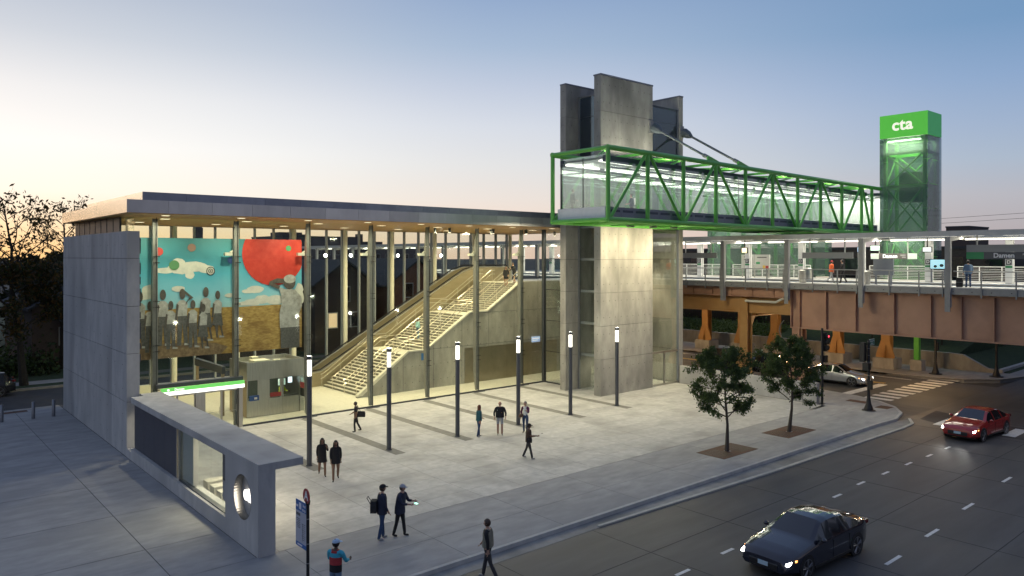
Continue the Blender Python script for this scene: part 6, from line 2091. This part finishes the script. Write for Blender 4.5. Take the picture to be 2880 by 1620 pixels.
person('man in a navy jacket, jeans and black cap with a bag on his back', (13.3, 22.28, 0), mixd((.85, IR), (.4, AWAY)), 1.84, SKIN_L, NAVY, NAVY, JEAN, SHOE_W, HAIR_B, 'short', 'cap', K, legs=(6, -6), knees=(2, 6), arms=((8, 8, 22), (6, 8, 24)), jacket=.84, jacket_m=NAVY)
person('man in dark hooded jacket and grey cap looking down at a lit phone', (13.92, 22.12, 0), mixd((1, IR), (.35, TOC)), 1.78, SKIN_L, NAVY, NAVY, K, SHOE, HAIR_B, 'short', 'cap', GRY, legs=(10, -10), knees=(3, 6), arms=((26, 8, 70), (30, 8, 62)), jacket=.80, jacket_m=NAVY, lean=9)
person('man in olive tan jacket and dark trousers stepping off the kerb', (14.28, 17.75, -.14), mixd((1, ILF), (.25, AWAY)), 1.80, SKIN_L, TAN, K, DKGREY, SHOE_W, HAIR_B, 'short', None, K, legs=(-16, 14), knees=(10, 3), arms=((-14, 8, 16), (20, 8, 20)), jacket=.98, jacket_m=TAN)
cp_ = person('person in pale blue cap and turquoise and red jacket seen from behind', (9.88, 19.02, 0.0), mixd((1, AWAY), (.35, IR)), 1.74, SKIN_D, REDC, TURQ, DENIM_L, SHOE, HAIR_K, 'short', 'cap', fab('pale_blue_cloth', (.33, .45, .58)), legs=(4, -3), knees=(2, 2), arms=((22, 14, 60), (22, 14, 60)), head_turn=-35)
vj = MB()
for (z0, z1, m_i) in ((.88, 1.08, 0), (1.08, 1.29, 1), (1.29, 1.41, 2)):
    n = 18
    vs = []
    for z in (z0, z1):
        for i in range(n):
            a_ = 2 * math.pi * i / n
            ww = .185 if z < 1.38 else .15
            vs.append((ww * math.cos(a_), .135 * math.sin(a_), z))
    vj.add(vs, [(i, (i + 1) % n, n + (i + 1) % n, n + i) for i in range(n)], m_i)
vj.build('vest', [K, REDC, TURQ], cp_, 60)
person('person in a mint jacket and white cap standing on the middle stair flight', (31.79, 48.0, 3.285), mixd((1, ILF), (.6, TOC)), 1.64, SKIN_M, MINT, MINT, DENIM_L, SHOE_W, HAIR_K, 'short', 'cap', WHT, legs=(6, -8), knees=(4, 8), arms=((20, 8, 60), (10, 8, 40)), jacket=1.0, jacket_m=MINT)
person('woman in a black dress walking down at the top of the stairs', (39.5, 46.75, 7.14), mixd((1, TOC), (.2, ILF)), 1.66, SKIN_L, K, K, K, SHOE, HAIR_K, 'long', legs=(10, -10), knees=(6, 10), arms=((20, 20, 30), (5, 10, 20)), dress=.72, jacket=.78, jacket_m=K, female=True)
person('person in black shorts leaning on the woman at the top of the stairs', (40.0, 46.3, 7.457), mixd((.6, TOC), (.9, ILF)), 1.66, SKIN_L, K, K, K, SHOE, HAIR_K, 'short', legs=(10, -8), knees=(6, 10), arms=((40, 10, 60), (20, 10, 30)), shorts=K, jacket=.85, jacket_m=K, lean=16)
person('man in a dark suit standing at the glass end of the footbridge', (34.14, 33.85, 12.125), mixd((.8, IR), (.2, AWAY)), 1.80, SKIN_L, SUIT, SUIT, SUIT, SHOE, HAIR_B, 'short', legs=(4, -4), knees=(2, 4), arms=((6, 6, 30), (4, 6, 60)), jacket=.82, jacket_m=SUIT)
person('woman in a dark jacket with a white backpack on the footbridge', (39.5, 33.5, 12.125), mixd((1, ILF), (.35, TOC)), 1.74, SKIN_L, NAVY, NAVY, DKGREY, SHOE, HAIR_K, 'bun', legs=(10, -12), knees=(3, 12), arms=((20, 8, 50), (15, 8, 60)), jacket=.92, jacket_m=NAVY, female=True)
person('man in a bright orange jacket and red cap walking on the platform', (56.0, 27.7, 7.606), mixd((1, IR), (.1, AWAY)), 1.72, SKIN_L, ORNG, ORNG, GRY, SHOE, HAIR_B, 'short', 'cap', REDC, legs=(18, -20), knees=(4, 22), arms=((10, 8, 30), (-10, 8, 30)), jacket=.88, jacket_m=ORNG)
person('person in black jacket and trousers walking behind the orange jacket on the platform', (56.0, 26.85, 7.606), mixd((1, ILF), (.3, AWAY)), 1.78, SKIN_L, K, K, K, SHOE, HAIR_K, 'short', legs=(12, -14), knees=(4, 14), arms=((16, 8, 40), (-6, 8, 20)), jacket=.86, jacket_m=K)
person('person in pale denim jacket and jeans seen from behind on the platform at the right', (54.65, 17.85, 7.606), mixd((1, AWAY), (.1, IR)), 1.76, SKIN_L, DENIM_L, DENIM_L, JEAN, SHOE, HAIR_K, 'short', legs=(3, -2), knees=(2, 2), arms=((4, 14, 14), (4, 14, 14)), jacket=.86, jacket_m=DENIM_L)
person('attendant in a yellow safety vest inside the station kiosk', (19.85, 45.4, .01), mixd((1, IR), (.4, TOC)), 1.68, SKIN_D, HIVIS, HIVIS, NAVY, SHOE, HAIR_K, 'short', legs=(2, -2), knees=(2, 2), arms=((30, 12, 60), (30, 12, 60)), jacket=1.02, jacket_m=HIVIS)


def bag(name, lbl, c, size, m_, rz=0.0, strap=None):
    b_ = local(name, lbl, 'bag', c, None, rz)
    x, y, z = (q / 2 for q in size)
    MB().prism([(-x, 0), (x, 0), (x * 1.05, z * 1.2), (x * .85, 2 * z), (-x * .85, 2 * z), (-x * 1.05, z * 1.2)], 'y', -y, y).build('bag_body', m_, b_)
    MB().box(-x * .7, x * .7, -y - .02, -y - .001, z * .3, z * 1.2).build('pocket', m_, b_)
    if strap:
        MB().path([Vector(q) for q in strap], .012, 5).build('strap', m_, b_)
    return b_


bag('shoulder_bag', 'black shoulder bag carried by the person walking past the glass', (20.58, 36.66, .82), (.42, .16, .30), BLACK_M, -.70, ((-.16, 0, .3), (-.22, .05, .62), (-.05, .02, .3)))
bag('backpack', 'black bag slung on the back of the man in the navy jacket', (13.05, 22.38, .95), (.34, .20, .40), BLACK_M, .86, ((-.12, .1, .3), (-.1, .22, .5), (.1, .22, .5), (.12, .1, .3)))
bag('shoulder_bag', 'small brown bag at the hip of the woman in the purple jacket', (27.03, 30.72, .86), (.22, .10, .18), fab('brown_leather', (.12, .07, .05)), -.3, ((-.08, 0, .18), (.05, .02, .55), (.08, 0, .18)))
bag('backpack', 'white backpack on the woman walking across the footbridge', (39.66, 33.42, 13.15), (.28, .18, .44), WHT, .8)
bag('suitcase', 'black case standing beside the denim jacket person on the platform', (54.6, 18.35, 7.606), (.36, .2, .62), BLACK_M, 1.57)
bag('shoulder_bag', 'black handbag at the side of the woman striding with a phone', (23.85, 26.52, .78), (.26, .1, .24), BLACK_M, -.7)
ph = emi('phone_glow', (.35, 1, .7), 2.2)
tag(MB().box(14.28, 14.36, 21.66, 21.80, 1.12, 1.135).build('phone', ph), 'lit phone in the hands of the man in the grey cap', 'phone')
tag(MB().box(24.36, 24.43, 26.17, 26.25, 1.19, 1.20).build('phone', BLACK), 'dark phone held out by the woman in the black cap', 'phone')
cr_ = bpy.data.objects['person.004']
ang_ = MB()
ov = oval(0, 1.20, .10, .085, 14)
ang_.add([(x, .142, z) for x, z in ov][::-1], [tuple(range(14))], 0)
ov = oval(.03, 1.18, .05, .05, 10)
ang_.add([(x, .146, z) for x, z in ov][::-1], [tuple(range(10))], 1)
ov = oval(.12, 1.34, .035, .035, 10)
ang_.add([(x, .126, z) for x, z in ov][::-1], [tuple(range(10))], 2)
ang_.build('sweater_emblem', [fab('emblem_ochre', (.45, .20, .03)), fab('emblem_red', (.4, .06, .03)), WHT], hk)
# ------------------------------------------------------------------ cars
TYRE = mat('tyre_rubber', (.012, .012, .012), rough=.85)
RIMM = mat('alloy_rim', (.22, .22, .23), rough=.35, metal=.8)
CARGL = mat('car_glass', (.010, .013, .018), rough=.06, spec=.8, coat=.4)
HEADL = emi('headlight_lens', (1, .97, .92), 22)
AMBER = emi('amber_lamp', (1, .38, .05), 3)
TAIL = emi('tail_lamp', (1, .03, .03), 1.6, (.3, .01, .01))
TAIL_OFF = mat('tail_lamp_off', (.12, .008, .01), rough=.2)
HEAD_OFF = mat('headlight_off', (.35, .36, .38), rough=.15, metal=.4)
PLATE = mat('number_plate', (.42, .55, .62), rough=.5)


def car(name, lbl, loc, head, paint, kind='sedan', L_=4.9, W_=1.85, H_=1.45, lights=True, tail=False, group=None):
    """head: world direction the car points. Body lofted from cross sections along its length."""
    c = local(name, lbl, 'car', loc, group, math.atan2(head[1], head[0]))
    hl, hw = L_ / 2, W_ / 2
    if kind == 'sedan':
        top = [(-hl, .80), (-hl + .06, .98), (-1.85, 1.08), (-1.72, 1.10), (-1.0, H_ - .06), (-.55, H_), (-.05, H_ + .005), (.30, H_ - .03), (1.02, 1.02), (1.12, .99), (1.8, .88), (hl - .18, .74), (hl - .02, .62), (hl, .50)]
        g0, gr0, gr1, g1 = -1.72, -1.0, .30, 1.02
        pil = [(-1.06, -.94), (-.04, .06)]
    else:
        top = [(-hl, .85), (-hl + .05, 1.10), (-hl + .14, 1.16), (-hl + .22, 1.2), (-hl + .62, H_ - .06), (-1.2, H_), (-.2, H_ + .01), (.28, H_ - .04), (1.0, 1.16), (1.12, 1.12), (1.8, 1.03), (hl - .15, .90), (hl - .02, .72), (hl, .55)]
        g0, gr0, gr1, g1 = -hl + .22, -hl + .62, .28, 1.0
        pil = [(-1.32, -1.18), (-.12, .0)]
    tx, tz = [q[0] for q in top], [q[1] for q in top]
    bx = [-hl, -hl + .2, -1.2, 1.0, hl - .3, hl]
    bz = [.80, .95, .96, .90, .74, .50] if kind == 'sedan' else [.85, 1.03, 1.05, 1.0, .88, .55]
    base = .20 if kind == 'sedan' else .26
    xs_ = sorted(set([round(q, 3) for q in tx] + [round(q, 3) for p_ in pil for q in p_] + [round(q, 3) for q in np.linspace(-hl + .1, hl - .1, 26)]))
    xs_ = [xs_[0]] + [b for a, b in zip(xs_[:-1], xs_[1:]) if b - a > .012]
    WR = .335 if kind == 'sedan' else .37
    ax = (hl - .92, -hl + 1.0)

    def sec(x):
        e = max(0, (abs(x) - (hl - .75)) / .75)
        w_ = hw * (1 - .20 * e ** 2.2)
        zbase = base + .10 * max(0, (abs(x) - (hl - .5)) / .5)
        zT = float(np.interp(x, tx, tz))
        zB = min(float(np.interp(x, bx, bz)), zT - .02)
        g_ = max(0, zT - zB)
        inw = min(1, g_ / .45)
        wr = w_ * (.97 - .26 * inw)
        zl = zbase
        return [(0, zbase), (w_ * .86, zbase), (w_ * .985, zl + .10), (w_, zl + (zB - zl) * .5), (w_ * .985, zB - .06), (w_ * .955, zB), (wr, zT - .035 - .02 * inw), (wr * .82, zT - .004), (wr * .45, zT + .012), (0, zT + .016)]
    S = [sec(x) for x in xs_]
    n = len(S[0])
    groups = {'body': ([], []), 'windscreen': ([], []), 'rear_window': ([], [])}
    for sd in (1, -1):
        for i in range(len(xs_) - 1):
            xm = (xs_[i] + xs_[i + 1]) / 2
            for k in range(n - 1):
                key = 'body'
                if k == 5 and g0 + .12 < xm < g1 - .1 and not any(a <= xm <= b for a, b in pil):
                    zt_ = float(np.interp(xm, tx, tz))
                    if zt_ - float(np.interp(xm, bx, bz)) > .10:
                        key = ('side_window', sd, sum(xm > (a + b) / 2 for a, b in pil))
                        groups.setdefault(key, ([], []))
                elif k >= 7 and gr1 < xm < g1:
                    key = 'windscreen'
                elif k >= 7 and g0 < xm < gr0:
                    key = 'rear_window'
                q = [(xs_[i], sd * S[i][k][0], S[i][k][1]), (xs_[i + 1], sd * S[i + 1][k][0], S[i + 1][k][1]), (xs_[i + 1], sd * S[i + 1][k + 1][0], S[i + 1][k + 1][1]), (xs_[i], sd * S[i][k + 1][0], S[i][k + 1][1])]
                if sd < 0:
                    q = q[::-1]
                vs, fs = groups[key]
                b = len(vs)
                vs += q
                fs.append((b, b + 1, b + 2, b + 3))
    vs, fs = groups['body']
    for x, fl in ((0, 1), (-1, 0)):
        pts = [(xs_[x], sd * q[0], q[1]) for sd, seq in ((1, S[x]), (-1, S[x][::-1][1:-1])) for q in seq]
        b = len(vs)
        vs += pts
        fs.append(tuple(range(b, b + len(pts))) if not fl else tuple(range(b + len(pts) - 1, b - 1, -1)))
    for key, (vs, fs) in groups.items():
        m_ = paint if key == 'body' else CARGL
        key = key if isinstance(key, str) else key[0]
        me = bpy.data.meshes.new(key)
        me.from_pydata(vs, [], fs)
        import bmesh
        bm = bmesh.new()
        bm.from_mesh(me)
        bmesh.ops.remove_doubles(bm, verts=bm.verts, dist=.002)
        bmesh.ops.recalc_face_normals(bm, faces=bm.faces) if key == 'body' else None
        bm.to_mesh(me)
        bm.free()
        me.materials.append(m_)
        me.polygons.foreach_set('use_smooth', [True] * len(me.polygons))
        me.set_sharp_from_angle(angle=math.radians(32))
        o = bpy.data.objects.new(key, me)
        C.objects.link(o)
        o.parent = c
        ORG[o.name] = (0, 0, 0)
    # wheels
    for x in ax:
        for sd in (1, -1):
            y = sd * (hw - .10)
            arch = MB().tube((x, sd * (hw - .02), WR + .02), (x, sd * (hw + .004), WR + .02), WR + .065, None, 24)
            arch.build('wheel_arch', BLACK, c)
            wb = MB()
            pr = [(WR - .06, -.11), (WR - .01, -.10), (WR, -.06), (WR, .06), (WR - .01, .10), (WR - .06, .11)]
            vs, fs, nn = [], [], 24
            for (r, yy_) in pr:
                for i in range(nn):
                    a_ = 2 * math.pi * i / nn
                    vs.append((x + r * math.cos(a_), y + yy_ + sd * .0, WR + r * math.sin(a_)))
            for j in range(len(pr) - 1):
                for i in range(nn):
                    k_ = (i + 1) % nn
                    fs.append((j * nn + i, j * nn + k_, (j + 1) * nn + k_, (j + 1) * nn + i))
            wb.add(vs, fs)
            wh = wb.build('wheel', TYRE, c, 40)
            yo = y + sd * .095
            MB().tube((x, yo - sd * .02, WR), (x, yo - sd * .0, WR), WR - .055, None, 24).build('rim_disc', SIGB, wh)
            sp_ = MB()
            for k in range(5):
                a_ = 2 * math.pi * k / 5 + .3
                for da in (-.16, .16):
                    sp_.tube((x + .05 * math.cos(a_), yo + sd * .012, WR + .05 * math.sin(a_)), (x + (WR - .07) * math.cos(a_ + da), yo + sd * .012, WR + (WR - .07) * math.sin(a_ + da)), .022, .020, 5)
            for k in range(20):
                a_, b_ = 2 * math.pi * k / 20, 2 * math.pi * (k + 1) / 20
                sp_.tube((x + (WR - .062) * math.cos(a_), yo + sd * .008, WR + (WR - .062) * math.sin(a_)), (x + (WR - .062) * math.cos(b_), yo + sd * .008, WR + (WR - .062) * math.sin(b_)), .014, None, 4)
            sp_.tube((x, yo, WR), (x, yo + sd * .02, WR), .06, None, 10).build('rim', RIMM, wh)
    # lamps, grille, plates, mirrors
    zh = .66 if kind == 'sedan' else .80
    for sd in (1, -1):
        MB().prism([(hl - .40, zh + .06), (hl - .07, zh - .05), (hl - .045, zh - .10), (hl - .42, zh - .01)], 'y', sd * hw * .56, sd * hw * .885).build('headlight', HEADL if lights else HEAD_OFF, c)
        MB().box(hl - .47, hl - .34, sd * hw * .885 if sd > 0 else sd * hw * .955, sd * hw * .955 if sd > 0 else sd * hw * .885, zh - .03, zh + .03).build('turn_lamp', AMBER if lights else HEAD_OFF, c)
        MB().box(-hl - .012, -hl + .25, min(sd * hw * .50, sd * hw * .86), max(sd * hw * .50, sd * hw * .86), .82 if kind == 'sedan' else .98, .95 if kind == 'sedan' else 1.12).build('tail_lamp', TAIL if tail else TAIL_OFF, c)
        mr_ = MB().ell((.74, sd * (hw + .08), 1.02 if kind == 'sedan' else 1.16), (.09, .10, .07), 10, 6)
        mr_.box(.70, .78, min(sd * (hw - .06), sd * (hw + .05)), max(sd * (hw - .06), sd * (hw + .05)), .97 if kind == 'sedan' else 1.10, 1.0 if kind == 'sedan' else 1.13).build('wing_mirror', paint, c, 50)
        for x in ((-.0, -1.0) if kind == 'sedan' else (-.06, -1.1)):
            MB().box(x - .18, x - .02, sd * hw * .985 - .012, sd * hw * .985 + .012, .80 if kind == 'sedan' else .92, .83 if kind == 'sedan' else .95).build('door_handle', paint, c)
            MB().box(x + .02, x + .03, sd * hw - .006, sd * hw + .0022, base + .14, .86).build('door_seam', BLACK, c)
        MB().box(-1.2, 1.1, sd * hw - .02, sd * hw + .008, base + .02, base + .10).build('sill_trim', BLACK, c)
    MB().prism([(hl - .04, .60), (hl + .012, .50), (hl + .015, .34), (hl - .03, .30)], 'y', -hw * .52, hw * .52).build('grille', BLACK, c)
    MB().box(hl + .016, hl + .026, -.17, .17, .40, .53).build('number_plate', PLATE, c)
    MB().box(-hl - .016, -hl - .004, -.17, .17, .62, .76).build('number_plate', PLATE, c)
    MB().box(-hl - .02, -hl + .05, -hw * .75, hw * .75, base + .05, .42).build('rear_bumper', BLACK, c)
    MB().box(-hl + .35, hl - .35, -hw * .8, hw * .8, base - .05, base + .01).build('underbody', BLACK, c)
    return c


PBLK = mat('black_car_paint', (.008, .009, .013), rough=.12, coat=.8, spec=.6)
PRED = mat('red_car_paint', (.30, .018, .016), rough=.16, coat=.8)
PSIL = mat('silver_car_paint', (.40, .41, .42), rough=.22, metal=.35, coat=.7)
PNAVY = mat('dark_navy_car_paint', (.010, .012, .022), rough=.14, coat=.8)
car('sedan_car', 'dark navy sedan with headlights on driving on the avenue in the foreground', (23.1, 12.25, -.14), (-1, .04), PNAVY)
car('sedan_car', 'red sedan with headlights on turning out of the crossing', (46.15, 14.65, -.14), (-.995, .06), PRED)
car('sedan_car', 'silver sedan waiting at the stop line under the viaduct', (57.0, 27.75, -.14), (.02, -1), PSIL, lights=True, tail=True)
car('hatchback_car', 'black hatchback under the viaduct beside the tower', (57.9, 37.6, -.14), (.02, -1), PBLK, 'suv', 4.5, 1.85, 1.58, False, True)
car('hatchback_car', 'dark car mostly hidden behind the second plaza tree', (57.6, 33.0, -.14), (.02, -1), PBLK, 'suv', 4.6, 1.85, 1.6, False, True)
car('utility_car', 'black utility car parked at the left edge below the dark trees', (5.6, 63.55, -.14), (-1, -.0), PBLK, 'suv', 4.7, 1.9, 1.68, False, False)
# headlight beams on the road
for (x, y, z) in ((20.6, 12.9, .5), (20.6, 11.8, .5), (43.6, 15.2, .5), (43.6, 14.3, .5)):
    lamp('SPOT', (x, y, z), 60, (1, .96, .88), .06, aim=(x - 7, y, -.1), spot=50, blend=.8)
